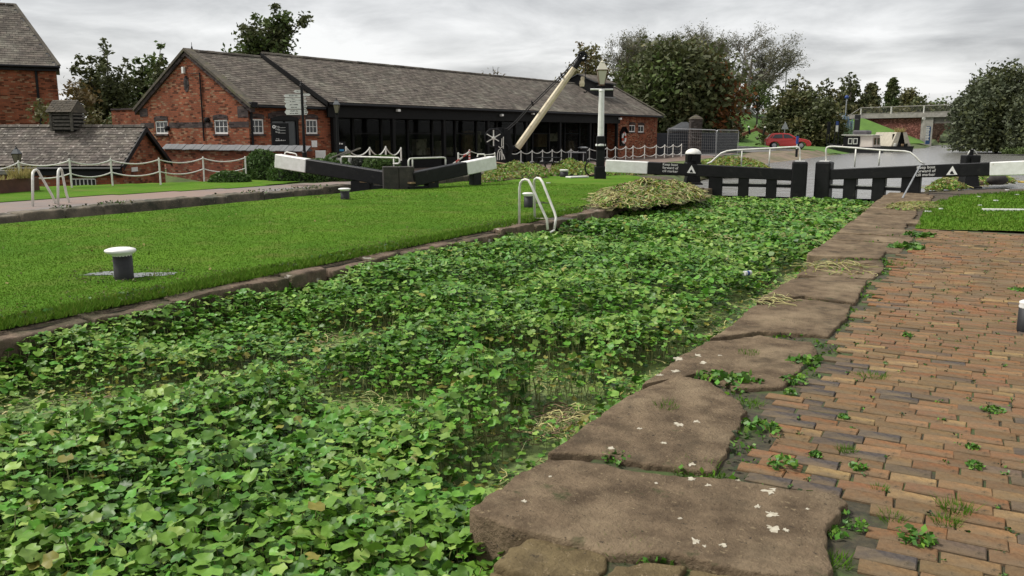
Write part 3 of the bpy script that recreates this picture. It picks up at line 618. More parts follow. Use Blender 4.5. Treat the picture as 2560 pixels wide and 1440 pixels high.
# right-hand brick bay
u0 = sight(1541, 320, v=VF)[0]; lb = sight(1573, 330, v=VF); lbb = sight(1588, 313, v=VF); lc = sight(1595, 331, v=VF); lcb = sight(1610, 314, v=VF)
wall_holes(b, B(u0, VF, YZ), BU, UE - u0, YZ - .4, WZ + .05, [(lb[0] - u0, lbb[0] - u0, lb[2], lbb[2]), (lc[0] - u0, lcb[0] - u0, lc[2], lcb[2])], 0.12, -BV)
b.obox(B(u0, VF + .01, YZ), BU * .3, BV * 2.2, UP * (WZ - YZ)); b.obox(B(.45, VF + .01, YZ), BU * .3, BV * 2.2, UP * (WZ - YZ))
b.obj('wall', M_brick, mus, uv=True)
for (a, c) in ((w1, w1b), (w2, w2b)): sash(mus, B(a[0], VF, a[2]), BU, -BV, c[0] - a[0], c[2] - a[2] + .04, 3, 2)
for (a, c) in ((lb, lbb), (lc, lcb)): sash(mus, B(a[0], VF, a[2]), BU, -BV, c[0] - a[0], c[2] - a[2], 2, 1)
for (a, c) in ((g2_, g2b), (g1, g1b)): sash(mus, B(UC, a[1], a[2]), -BV, -BU, a[1] - c[1], c[2] - a[2], 3, 2)
# blue brick band, springers, buttress pads
bz = sight(560, 312, u=UC)[2]
x = MB()
segs = [(VF, g2b[1] - .12), (g2_[1] + .12, g1b[1] - .12), (g1[1] + .12, VB)]
for a, c in segs: x.obox(B(UC, a, bz - .13) - BU * .0, BV * (c - a), -BU * .008, UP * .26)
x.obox(B(UC, VF, bz - .13) - BV * .008, BU * (w1[0] - UC - .1), BV * .008, UP * .26)
x.obox(B(UC, VF - .004, WZ - .62) , BV * .75, -BU * .015, UP * .5)
x.obox(B(UC, VB - .7, WZ - .5), BV * .7, -BU * .015, UP * .4)
x.obj('blue_brick_band', M_blue, mus, uv=True)
dz = dr
# oval vent
x = MB(); c = sight(466, 210, u=UC); n = 20
x.prism([B(UC, c[1] + .2 * math.cos(2 * math.pi * k / n), c[2] + .38 * math.sin(2 * math.pi * k / n)) for k in range(n)], -BU * .02); ov = x.obj('oval_vent', M_blue, mus, uv=True)
x = MB(); x.prism([B(UC, c[1] + .085 * math.cos(2 * math.pi * k / n), c[2] + .19 * math.sin(2 * math.pi * k / n)) - BU * .02 for k in range(n)], -BU * .008); x.obj('opening', M_inter, ov)
x = MB(); q = sight(461, 176, u=UC); x.box(B(UC, q[1], q[2]) - BU * .06, (.12, .16, .3), (BU.x, BU.y)); x.obj('alarm_box', M_white, mus, bev=.01)
x = MB(); q = sight(501, 182, u=UC); q2 = sight(511, 352, u=UC); x.tube([B(UC, q[1], q[2]) - BU * .05, B(UC, q[1], q2[2]) - BU * .05], .035, 6)
x.tube([B(UC, q[1] + .9, q[2] + .0) - BU * .03, B(UC, q[1] + .4, q[2] - .02) - BU * .03, B(UC, q[1], q[2]) - BU * .04], .012, 5); x.obj('pipe', M_black, mus)
q = sight(613, 270, u=UC); x = MB(); x.tube([B(UC + .12, VF, WZ - .05) - BV * .06, B(UC + .12, VF, YZ) - BV * .06], .05, 8); x.obj('downpipe', M_black, mus); x = MB(); x.tube([B(.55, VF, WZ - .05) - BV * .06, B(.55, VF, YZ) - BV * .06], .05, 8); x.obj('downpipe', M_black, mus)
for px, py in ((522, 300), (422, 321)):
    q = sight(px, py, u=UC); x = MB(); x.lathe(B(UC, q[1], q[2]) - BU * .02, [(.12, 0), (.13, .1), (.1, .18), (.04, .2)], 10, axis=-BU); x.obj('wall_lamp', M_black, mus)
# doorway: arched black frame, glazed leaf
dw = drb[0] - dr[0]; x = MB(); o_ = B(dr[0], VF, YZ)
x.obox(o_ + BV * .02, BU * .13, BV * .1, UP * (drb[2] - YZ)); x.obox(o_ + BU * (dw - .13) + BV * .02, BU * .13, BV * .1, UP * (drb[2] - YZ)); x.obox(o_ + BU * .13 + BV * .02 + UP * (drb[2] - YZ - .14), BU * (dw - .26), BV * .1, UP * .14)
x.obox(o_ + BU * (dw * .5) + BV * .03, BU * .07, BV * .08, UP * (drb[2] - YZ - .14))
df = x.obj('door', M_black, mus); x = MB(); x.obox(o_ + BV * .09, BU * dw, BV * .02, UP * (drb[2] - YZ)); x.obj('pane', mat('grey_glass', (.07, .075, .08), (.04, .045, .05), 1, .15), df)
x = MB(); n = 9; pts = [o_ + BU * (dw / 2 + t * (dw / 2 + .12)) + UP * (drb[2] - YZ - .06 + .16 * (1 - t * t)) - BV * .004 for t in [-1 + 2 * k / n for k in range(n + 1)]]
x.prism(pts + [p + UP * .25 for p in pts[::-1]], -BV * .02); x.obj('door_arch', M_blue, mus, uv=True)
x = MB(); pts = [o_ + BU * (dw / 2 + t * (dw / 2)) + UP * (drb[2] - YZ - .02 + .14 * (1 - t * t)) - BV * .026 for t in [-1 + 2 * k / n for k in range(n + 1)]]
x.prism(pts + [o_ + BU * dw + UP * (drb[2] - YZ - .1) - BV * .026, o_ + UP * (drb[2] - YZ - .1) - BV * .026], -BV * .01); x.obj('door_head', M_black, mus)
# roofs
rf = thing('roof', None, None, B(0, VR, AP)); rf.parent = mus; rf.location = B(0, VR, AP) - V(mus['_o'])
ov1 = 0.28
sl = (AP - WZ) / (VR - VF)
def roofplane(ua, ub, v0, z0, v1, z1, back=False): return (B(ua, v0, z0), B(ub, v0, z0), B(ua, v1, z1))
u_s = sight(808, 272, v=VF - .2)[0]
sb = MB()
def deck(b, ua, ub, v0, z0, v1, z1, t=.06):
    b.add([B(ua, v0, z0), B(ub, v0, z0), B(ub, v1, z1), B(ua, v1, z1), B(ua, v0, z0 - t), B(ub, v0, z0 - t), B(ub, v1, z1 - t), B(ua, v1, z1 - t)], [(0, 1, 2, 3), (7, 6, 5, 4), (0, 4, 5, 1), (1, 5, 6, 2), (2, 6, 7, 3), (3, 7, 4, 0)])
z_e1 = WZ - sl * ov1 + .1; z_r1 = AP + .08
deck(sb, UC - .1, .3, VF - ov1, z_e1, VR, z_r1); deck(sb, UC - .1, UE + .25, VB + ov1, z_e1, VR, z_r1)
z_r2 = sight(1380, 205, v=VR)[2] + .02
SV0 = 0.0; z_e2 = EZ
u_sh = 32.2
deck(sb, .0, UE + .05, SV0, z_e2, VR, z_r2); deck(sb, .0, UE + .05, VB + .3, WZ + .1, VR, z_r2)
sb.obj('roof_deck', M_blackwood, rf)
slates(rf, B(UC + .25, VF - ov1, z_e1), B(.05, VF - ov1, z_e1), B(UC + .25, VR, z_r1), .30, .2, n_single=150, seed=2)
slates(rf, B(.0, SV0, z_e2), B(UE, SV0, z_e2), B(.0, VR, z_r2), .34, .22, n_single=150, seed=3)
x = MB(); ridge_tiles(x, B(UC + .2, VR, z_r1 + .08), B(-.1, VR, z_r1 + .08)); ridge_tiles(x, B(0, VR, z_r2 + .08), B(UE, VR, z_r2 + .08)); x.obj('ridge_tiles', M_slate, rf)
# raised gable copings (kneelers, parapet)
x = MB()
for sgn, v0 in ((1, VF - .35), (-1, VB + .35)):
    p0 = B(UC - .08, v0, WZ - sl * .35 + .12); p1 = B(UC - .08, VR, AP + .22)
    x.add([p0 - BU * .08, p0 + BU * .38, p1 + BU * .38, p1 - BU * .08, p0 - BU * .08 - UP * .14, p0 + BU * .38 - UP * .14, p1 + BU * .38 - UP * .14, p1 - BU * .08 - UP * .14], [(0, 1, 2, 3), (7, 6, 5, 4), (0, 4, 5, 1), (1, 5, 6, 2), (2, 6, 7, 3), (3, 7, 4, 0)])
x.obj('gable_coping', M_moss, mus)
x = MB()
for sgn, v0 in ((1, VF - .3), (-1, VB + .3)):
    p0 = B(UC - .05, v0, WZ - sl * .3 - .03); p1 = B(UC - .05, VR, AP + .07)
    x.add([p0 - BU * .05, p0 + BU * .2, p1 + BU * .2, p1 - BU * .05, p0 - BU * .05 - UP * .2, p0 + BU * .2 - UP * .2, p1 + BU * .2 - UP * .2, p1 - BU * .05 - UP * .2], [(0, 1, 2, 3), (7, 6, 5, 4), (0, 4, 5, 1), (1, 5, 6, 2), (2, 6, 7, 3), (3, 7, 4, 0)])
x.obj('corbel_course', M_blue, mus, uv=True)
x = MB(); x.obox(B(UC - .1, VF - .42, WZ - .2), BU * .34, BV * .42, UP * .25); x.obj('kneeler', M_black, mus, bev=.02)
x = MB(); x.lathe(B(UC + .3, VR, AP + .2), [(.05, 0), (.03, .1), (.012, .14), (.012, .3)], 6); x.obj('finial', M_black, mus)
x = MB()   # dark verge board where the higher shed roof starts, and at the far end
for ue in (-.03, UE + .06):
    x = MB(); x.add([B(ue, SV0 - .05, z_e2 + .03), B(ue, VR, z_r2 + .06), B(ue, VR, z_r2 - .22), B(ue, SV0 - .05, z_e2 - .2)], [(0, 1, 2, 3)]); x.add([B(ue - .05, SV0 - .05, z_e2 + .03), B(ue - .05, VR, z_r2 + .06), B(ue - .05, VR, z_r2 - .22), B(ue - .05, SV0 - .05, z_e2 - .2), B(ue, SV0 - .05, z_e2 + .03), B(ue, VR, z_r2 + .06)], [(3, 2, 1, 0), (0, 1, 5, 4)]); x.obj('verge_board', M_blackwood, mus)
x = MB(); x.obox(B(UE + .07, SV0 - .1, z_e2 + .05), BU * .22, BV * (VR - SV0 + .1) + UP * (z_r2 - z_e2), UP * .06); x.obj('verge_capping', M_moss, mus)
# gutters and fascia of the shed
x = MB(); x.tube([B(.0, SV0 - .07, z_e2 - .1), B(UE, SV0 - .07, z_e2 - .1)], .07, 6); x.tube([B(UC + .3, VF - ov1 - .06, z_e1 - .09), B(-.05, VF - ov1 - .06, z_e1 - .09)], .06, 6); x.obj('gutter', M_black, mus)
x = MB(); x.obox(B(.12, SV0 + .15, z_e2 - .72), BU * (u0 - .12), BV * .12, UP * .62); x.obj('fascia_beam', M_blackwood, mus)
# shed front: posts, glazing, plinth, dark interior with shelves and displays
SW_ = 1.35; zt_ = z_e2 - .72
x = MB(); x.obox(B(.75, SW_, YZ), BU * (u0 - .75), BV * .1, UP * .62); x.obj('plinth', M_blackwood, mus)
x = MB(); x.obox(B(.75, SW_ + 4.5, YZ), BU * (u0 - .75), BV * .1, UP * 3); x.obox(B(.75, SW_ + .05, zt_), BU * (u0 - .75), BV * 4.5, UP * .05); x.obox(B(.75, SW_ + .05, YZ + .05), BU * (u0 - .75), BV * 4.5, UP * .03); x.obj('interior', M_inter, mus)
npan = 14; pw = (u0 - .75) / npan
gl = bpy.data.materials.new('shop_glass'); gl.use_nodes = True; N_ = gl.node_tree.nodes; gb = N_['Principled BSDF']; gb.inputs['Base Color'].default_value = (.5, .5, .5, 1); gb.inputs['Roughness'].default_value = .03; gb.inputs['Specular IOR Level'].default_value = .22
_tb = N_.new('ShaderNodeBsdfTransparent'); _ms = N_.new('ShaderNodeMixShader'); _ms.inputs[0].default_value = .3; _tb.inputs[0].default_value = (.75, .78, .76, 1)
gl.node_tree.links.new(_tb.outputs[0], _ms.inputs[1]); gl.node_tree.links.new(gb.outputs[0], _ms.inputs[2]); gl.node_tree.links.new(_ms.outputs[0], N_['Material Output'].inputs[0]); gb.inputs['Base Color'].default_value = (.01, .01, .01, 1)
for i in range(npan + 1):
    x = MB(); x.obox(B(.75 + i * pw - .07, SW_ - .05, YZ + .62), BU * .14, BV * .14, UP * (zt_ - YZ - .62)); x.obj('mullion', M_blackwood, mus)
for i in range(npan):
    x = MB(); x.obox(B(.75 + i * pw + .07, SW_ + .02, YZ + .62), BU * (pw - .14), BV * .02, UP * (zt_ - YZ - .62)); x.obj('pane', gl, mus)
    if i % 2: x = MB(); x.obox(B(.75 + i * pw + .07, SW_ - .0, YZ + 2.0), BU * (pw - .14), BV * .06, UP * .07); x.obj('transom', M_blackwood, mus)
for i in range(8):
    uu = .6 + i * (u0 - .9) / 7.0; x = MB(); x.obox(B(uu - .11, SV0 + .2, YZ), BU * .22, BV * .22, UP * (z_e2 - .72 - YZ)); x.obj('post', M_blackwood, mus, bev=.02)
tan = mat('display_tan', (.42, .27, .12), (.25, .15, .07), 3, .8); crm = mat('display_cream', (.7, .62, .45), (.5, .44, .3), 5, .8)
r_ = random.Random(12)
for (px, w_, h0, h1, mm) in ((950, .9, .95, 1.65, tan), (1040, .9, .8, 1.7, crm), (1060, .7, .8, 1.2, tan), (1090, .4, .6, 1.6, crm), (1160, .8, .6, 2.2, tan), (1185, .25, .6, 2.2, crm), (1345, 1.2, 1.1, 2.0, tan), (1375, 1.4, 1.5, 2.05, crm), (1418, .7, .7, 1.5, tan), (1490, .9, .8, 1.6, tan), (1120, .5, .7, 1.2, crm)):
    uu = sight(px, 330, v=SW_ + .6)[0]; x = MB(); x.obox(B(uu - w_ / 2, SW_ + .2, YZ + h0), BU * w_, BV * .35, UP * (h1 - h0))
    for k in range(5): x.obox(B(uu - w_ / 2 + r_.uniform(0, .8) * w_, SW_ + .08, YZ + h0 + r_.uniform(0, .9) * (h1 - h0)), BU * r_.uniform(.08, .2), BV * .15, UP * r_.uniform(.1, .25))
    x.obj('display_stand', mm, mus)
# floodlights on the fascia
for px, py in ((993, 276), (1252, 288), (1330, 284)):
    q = sight(px, py, v=SV0 + .1); x = MB(); x.box(B(q[0], SV0 + .02, q[2]), (.22, .16, .13), (BU.x, BU.y)); x.obj('floodlight', M_white, mus, bev=.01)
q = sight(1552, 300, v=SV0); x = MB(); x.box(B(q[0], SV0 + .05, q[2] + .1), (.3, .14, .14), (BU.x, BU.y)); x.obj('camera', M_white, mus)
# roof monitor (louvred dormer) near the far end
um = sight(1452, 200, v=VR - .6)[0]; um2 = sight(1536, 222, v=VR - 1.6)[0]
def dormer():
    z0 = z_r2 - .5; L = 3.2; ua = um
    v0, v1 = VR - 1.9, VR + 1.2; zt = z_r2 + .15; x = MB()
    x.add([B(ua, v0, z0 - .6), B(ua + L, v0, z0 - .6), B(ua + L, v0, zt), B(ua, v0, zt), B(ua, v1, z0 - .6), B(ua + L, v1, z0 - .6), B(ua + L, v1, zt), B(ua, v1, zt), B(ua, (v0 + v1) / 2, zt + .62), B(ua + L, (v0 + v1) / 2, zt + .62)], [(0, 1, 2, 3), (0, 3, 8, 7, 4), (1, 5, 6, 9, 2), (4, 7, 6, 5)])
    d = x.obj('roof_monitor', M_blackwood, mus)
    slates(d, B(ua - .15, v0 - .2, zt - .06), B(ua + L + .15, v0 - .2, zt - .06), B(ua - .15, (v0 + v1) / 2, zt + .66), .34, .24, seed=8); x = MB(); deck(x, ua - .15, ua + L + .15, v0 - .2, zt - .08, (v0 + v1) / 2, zt + .64, .05); deck(x, ua - .15, ua + L + .15, v1 + .2, zt - .08, (v0 + v1) / 2, zt + .64, .05); x.obj('monitor_roof', M_slate_d, d)
    for k in range(6): y = MB(); y.obox(B(ua + .1, v0 - .03, z0 - .05 + k * .1), BU * (L - .2), BV * .03, UP * .06); y.obj('louvre', M_blackwood, d)
    x = MB(); x.obox(B(ua + .2, v0 - .18, z0 - .62), BU * (L - .1), BV * .15, UP * .08); x.obj('lead_flashing', mat('lead', (.4, .4, .41), (.3, .3, .3), 4, .5), d)
dormer()
# lifebuoy housing on the brick bay
q = sight(1555, 345, v=VF)
lh = thing('lifebuoy_station', 'red and white lifebuoy in a black gabled box on the brick wall', 'lifebuoy', B(q[0], VF - .1, q[2] - .5))
x = MB(); hw = .42; x.prism([B(q[0] - hw, VF - .012, q[2] - .62), B(q[0] + hw, VF - .012, q[2] - .62), B(q[0] + hw, VF - .012, q[2] + .45), B(q[0], VF - .012, q[2] + .85), B(q[0] - hw, VF - .012, q[2] + .45)], -BV * .1); x.obj('backboard', M_black, lh)
x = MB(); x.add([B(q[0] - hw - .1, VF - .02, q[2] + .38), B(q[0], VF - .02, q[2] + .9), B(q[0], VF - .35, q[2] + .9), B(q[0] - hw - .1, VF - .35, q[2] + .38), B(q[0] + hw + .1, VF - .02, q[2] + .38), B(q[0] + hw + .1, VF - .35, q[2] + .38)], [(0, 1, 2, 3), (1, 4, 5, 2)]); x.obj('hood', M_black, lh)
M_red = mat('red_paint', (.5, .03, .02), (.38, .02, .015), 5, .4); M_orange = mat('orange_plastic', (.6, .08, .025), (.5, .06, .02), 5, .4)
x = MB(); n = 24; cc = B(q[0], VF - .17, q[2])
for k in range(n):
    a0, a1 = 2 * math.pi * k / n, 2 * math.pi * (k + 1) / n; x.tube([cc + (BU * math.cos(a) * .26 + UP * math.sin(a) * .4) for a in (a0, a1)], .085, 8, m=1 if k % 6 < 2 else 0, cap=False)
x.obj('ring', [M_white, M_orange], lh, smooth=True)

# ---------------------------------------------------------------- garden wall with slate capping
gwA, gwB = dp(412, 372, 38.5), dp(764, 378, 33.0); gz_ = (gwA.z + gwB.z) / 2
gw = thing('garden_wall', 'red brick garden wall capped with sloping blue slates', 'wall', (gwA.x, gwA.y, -1.6))
e_ = (gwB - gwA); e_.z = 0; L_ = e_.length; e_.normalize(); n_ = V((e_.y, -e_.x, 0)); 
if n_.dot(V((0, 0, 0)) - gwA) < 0: n_ = -n_
a_ = V((gwA.x, gwA.y, -2)); b = MB(); b.obox(a_, e_ * L_, -n_ * .35, UP * (gz_ + 2)); b.obj('wall', M_brick2, gw, uv=True)
rr_ = random.Random(5)
k = 0; t = -.1
while t < L_ + .1:
    w = .27; z0 = gz_ + .0; x = MB(); dzz = rr_.uniform(-.012, .012); p = a_ + e_ * t; p.z = z0 + dzz
    x.add([p + n_ * .12, p + n_ * .12 + e_ * (w - .012), p - n_ * .15 + e_ * (w - .012) + UP * .22, p - n_ * .15 + UP * .22, p + n_ * .12 - UP * .03, p + n_ * .12 + e_ * (w - .012) - UP * .03, p - n_ * .15 + e_ * (w - .012) + UP * .19, p - n_ * .15 + UP * .19], [(0, 1, 2, 3), (4, 5, 1, 0), (7, 6, 5, 4), (0, 3, 7, 4), (1, 5, 6, 2)]); x.obj('capping_slate', M_slate_d, gw); t += w
x = MB(); p = a_ + e_ * 0; p.z = gz_; x.prism([p - n_ * .05, p - n_ * .38, p - n_ * .15 + UP * .2], e_ * L_); x.obj('capping_core', M_slate_d, gw)
# low wall left of the gable
q0 = dp(278, 276, 48.5); q1 = dp(362, 272, 46.0)
lw = thing('yard_wall', 'short length of red brick wall joining the left end of the gable', 'wall', (q0.x, q0.y, -1.6)); b = MB(); b.obox((q0.x, q0.y, -1.7), V((q1.x - q0.x, q1.y - q0.y, 0)), V((-.1, .35, 0)), UP * (q0.z + 1.7)); b.obj('wall', M_brick, lw, uv=True)
b = MB(); b.obox((q0.x, q0.y - .05, q0.z + .004), V((q1.x - q0.x, q1.y - q0.y, 0)), V((-.1, .45, 0)), UP * .09); b.obj('coping', M_blue, lw, uv=True)

# ---------------------------------------------------------------- low outbuilding with louvred ventilator
R, Fw = _rt, HFW
def at_(x, y, d): return dp(x, y, d)
d1 = 30.0; eL = dp(-150, 411, d1); eR = dp(303, 416, d1); ez = .5
rid = dp(366, 318, d1 * 1.0725); back = dp(427, 402, d1 * 1.145)
def O(r, f, z): return V((eR.x, eR.y, 0)) + R * r + Fw * f + UP * z
rz_ = rid.z; span = d1 * .145; LO = 8.5
out = thing('outbuilding', 'low brick outbuilding with lichen spotted slate roof and louvred ventilator', 'building', O(0, 0, -1.7))
b = MB(); gap = .3

wp0 = dp(166, 500, d1 + gap); wr0 = (dp(166, 460, d1) - O(0, 0, 0)).dot(R); wr1 = (dp(230, 460, d1) - O(0, 0, 0)).dot(R); wzt = dp(200, 447, d1).z; wzb = wzt - .75
wall_holes(b, O(-LO, gap, -1.7), R, LO - .1, -1.75, ez + .1, [(wr0 + LO, wr1 + LO, wzb, wzt)], .1, -Fw)
b.add([O(-.1, gap, -1.75), O(-.1, span - gap, -1.75), O(-.1, span - gap, ez + .15), O(-.1, span / 2, rz_ - .08), O(-.1, gap, ez + .15)], [(0, 1, 2, 3, 4)])
b.obj('wall', M_brick, out, uv=True)
sash(out, O(wr0, gap, wzb), R, -Fw, wr1 - wr0, wzt - wzb, 6, 1, frame=.035)
rf2 = thing('roof', None, None, O(0, span / 2, rz_)); rf2.parent = out; rf2.location = O(0, span / 2, rz_) - V(out['_o'])
x = MB()
for f0 in (0, span): x.add([O(-LO, f0, ez), O(0.05, f0, ez), O(.05, span / 2, rz_), O(-LO, span / 2, rz_), O(-LO, f0, ez - .07), O(.05, f0, ez - .07), O(.05, span / 2, rz_ - .07), O(-LO, span / 2, rz_ - .07)], [(0, 1, 2, 3), (7, 6, 5, 4), (0, 4, 5, 1), (1, 5, 6, 2)])
x.obj('roof_deck', M_blackwood, rf2)
M_slate_l = mat('lichen_slate', (0.135, 0.115, 0.095), (0.075, 0.064, 0.054), 2.2, 0.8, 0.006, 20, spec=.2, isl=0.32, objr=.32, c3=(0.34, 0.31, 0.27), s3=7.0, t3=(0.57, 0.66))
slates(rf2, O(-LO, 0, ez), O(.05, 0, ez), O(-LO, span / 2, rz_), .25, .17, n_single=300, seed=5, m=M_slate_l)
x = MB(); ridge_tiles(x, O(-LO, span / 2, rz_ + .07), O(.05, span / 2, rz_ + .07), .1, .4); x.obj('ridge_tiles', M_slate_l, rf2)
x = MB()
for f0 in (-.05, span + .05):
    x.add([O(.06, f0, ez + .02), O(.06, span / 2, rz_ + .03), O(.06, span / 2, rz_ - .17), O(.06, f0, ez - .18), O(.1, f0, ez + .02), O(.1, span / 2, rz_ + .03), O(.1, span / 2, rz_ - .17), O(.1, f0, ez - .18)], [(4, 5, 6, 7), (0, 1, 5, 4), (7, 6, 2, 3)])
x.obj('bargeboard', M_black, out)
x = MB(); x.tube([O(-LO, -.05, ez - .1), O(0, -.05, ez - .1)], .055, 6); x.obox(O(-LO, .05, ez - .34), R * (LO - .1), Fw * .2, UP * .25); x.obj('gutter', M_black, out)
q = (dp(315, 425, d1) - O(0, 0, 0)).dot(R); x = MB(); x.obox(O(-.1, 1.0, .25), Fw * .5, R * .03, UP * .16); x.obj('wall_sign', M_white, out)
# ventilator
vr = (dp(168, 300, d1 * 1.07) - O(0, 0, 0)).dot(R); vw = .8; vz0 = rz_ - .15; vz1 = dp(168, 278, d1 * 1.07).z; vzt = dp(168, 250, d1 * 1.07).z
vn = thing('ventilator', None, None, O(vr, span / 2, vz0)); vn.parent = out; vn.location = O(vr, span / 2, vz0) - V(out['_o'])
x = MB(); fA, fB = span / 2 - .45, span / 2 + .45; x.obox(O(vr - vw / 2, fA + .05, vz0), R * vw, Fw * .8, UP * (vz1 - vz0)); x.obj('core', M_inter, vn)
M_oldwood = mat('old_grey_wood', (.13, .115, .095), (.06, .055, .045), 9, .9, .005, 40)
for k in range(5):
    z = vz0 + .06 + k * (vz1 - vz0 - .08) / 5; x = MB(); x.add([O(vr - vw / 2, fA - .05, z), O(vr + vw / 2, fA - .05, z), O(vr + vw / 2, fA + .05, z + .09), O(vr - vw / 2, fA + .05, z + .09), O(vr - vw / 2, fA - .05, z + .02), O(vr + vw / 2, fA - .05, z + .02), O(vr + vw / 2, fA + .03, z + .1), O(vr - vw / 2, fA + .03, z + .1)], [(3, 2, 1, 0), (4, 5, 6, 7), (0, 1, 5, 4)]); x.obj('louvre', M_oldwood, vn)
    x = MB(); x.obox(O(vr + vw / 2 + .0, fA, z), R * .06, Fw * .9, UP * .06); x.obj('louvre', M_oldwood, vn)
for sx in (-vw / 2 - .03, vw / 2 - .05): x = MB(); x.obox(O(vr + sx, fA - .07, vz0), R * .08, Fw * .08, UP * (vz1 - vz0)); x.obj('corner_post', M_oldwood, vn)
slates(vn, O(vr - vw / 2 - .09, fA - .18, vz1 - .05), O(vr + vw / 2 + .09, fA - .18, vz1 - .05), O(vr - vw / 2 - .09, span / 2, vzt), .2, .13, seed=6, m=M_moss, lift=.02)
x = MB(); x.add([O(vr - vw / 2 - .08, fA - .17, vz1 - .06), O(vr + vw / 2 + .08, fA - .17, vz1 - .06), O(vr + vw / 2 + .08, span / 2, vzt - .01), O(vr - vw / 2 - .08, span / 2, vzt - .01), O(vr - vw / 2 - .08, fB + .17, vz1 - .06), O(vr + vw / 2 + .08, fB + .17, vz1 - .06)], [(0, 1, 2, 3), (3, 2, 5, 4), (1, 5, 2), (0, 3, 4)]); x.obj('vent_roof', M_moss, vn)

# ---------------------------------------------------------------- tall brick warehouse at the edge
dT = 50.0; tE = dp(148, 166, dT); FwT = V((tE.x, tE.y, 0)).normalized(); RT = V((FwT.y, -FwT.x, 0))
def W(r, f, z): return V((tE.x, tE.y, 0)) + RT * r + FwT * f + UP * z
tw = thing('warehouse', 'tall red brick warehouse with hipped slate roof, cut off by the frame', 'building', W(0, 0, -1.7)); tz = tE.z; tr_ = dp(40, 27, dT + 5).z; rl = (dp(40, 27, dT + 4) - W(0, 0, 0)).dot(RT)
b = MB(); b.obox(W(-14, .3, -1.7), RT * 13.8, FwT * 8, UP * (tz + 1.6)); b.obj('wall', M_brick, tw, uv=True)
b = MB(); b.obox(W(-14, .05, tz - .28), RT * 13.95, FwT * .24, UP * .25); b.tube([W(-14, -.08, tz - .05), W(0.05, -.08, tz - .05)], .08, 6); b.obj('eaves_gutter', M_black, tw)
b = MB(); b.tube([W(-1.25, .22, tz - .2), W(-1.25, .22, -1.5)], .07, 6); b.obj('downpipe', M_black, tw)
rw = thing('roof', None, None, W(0, 4, tr_)); rw.parent = tw; rw.location = W(0, 4, tr_) - V(tw['_o'])
b = MB(); b.add([W(-14, 0, tz), W(0, 0, tz), W(rl, 4.2, tr_), W(-14, 4.2, tr_), W(0, 8.4, tz), W(-14, 8.4, tz)], [(0, 1, 2, 3), (1, 4, 2), (3, 2, 4, 5), (0, 1, 4, 5)]); b.obj('roof_deck', M_slate_d, rw)
slates(rw, W(-14, 0, tz), W(0, 0, tz), W(-14, 4.2, tr_), .3, .2, seed=9, n_single=100, shape=lambda a, h: a * 14 < 14 + rl * h - .1)
b = MB(); ridge_tiles(b, W(-14, 4.2, tr_ + .08), W(rl, 4.2, tr_ + .08)); b.beam(W(0, 0, tz + .05), W(rl, 4.2, tr_ + .08), .2, .07); b.obj('ridge_tiles', M_slate, rw)
# ================================================================== LOCK GATES AND FURNITURE
M_gate = mat('tarred_timber', (.009, .009, .0095), (.0045, .0045, .005), 6, .5, .008, 22, spec=.25, c3=(.035, .032, .028), s3=4.5, t3=(.6, .76), layers=[((.09, .08, .07), 22, .7, .76)])
M_board = mat('weathered_gate_board', (.05, .042, .036), (.02, .018, .016), 4, .8, .012, 18, c3=(.12, .1, .08), s3=1.6, t3=(.6, .75))
M_wood = mat('bare_wood', (.30, .2, .11), (.2, .13, .07), 6, .85)
M_rust = mat('rusty_iron', (.14, .065, .035), (.06, .035, .025), 8, .85, .005, 30)
M_rail = mat('white_rail_paint', (.78, .77, .72), (.62, .6, .53), 9, .45, c3=(.33, .2, .11), s3=14, t3=(.7, .8))
M_chain = mat('white_chain_paint', (.72, .71, .67), (.55, .53, .47), 12, .6)
M_steel = mat('galvanised_steel', (.42, .43, .43), (.3, .3, .31), 8, .45, metal=.6)

def rail_tube(pts, r=.028, n=8):
    b = MB(); b.tube(pts, r, n); return b
def arc(p0, p1, p2, n=6):   # quadratic bend
    return [V(p0) * (1 - t) ** 2 + V(p1) * 2 * t * (1 - t) + V(p2) * t * t for t in [k / n for k in range(n + 1)]]

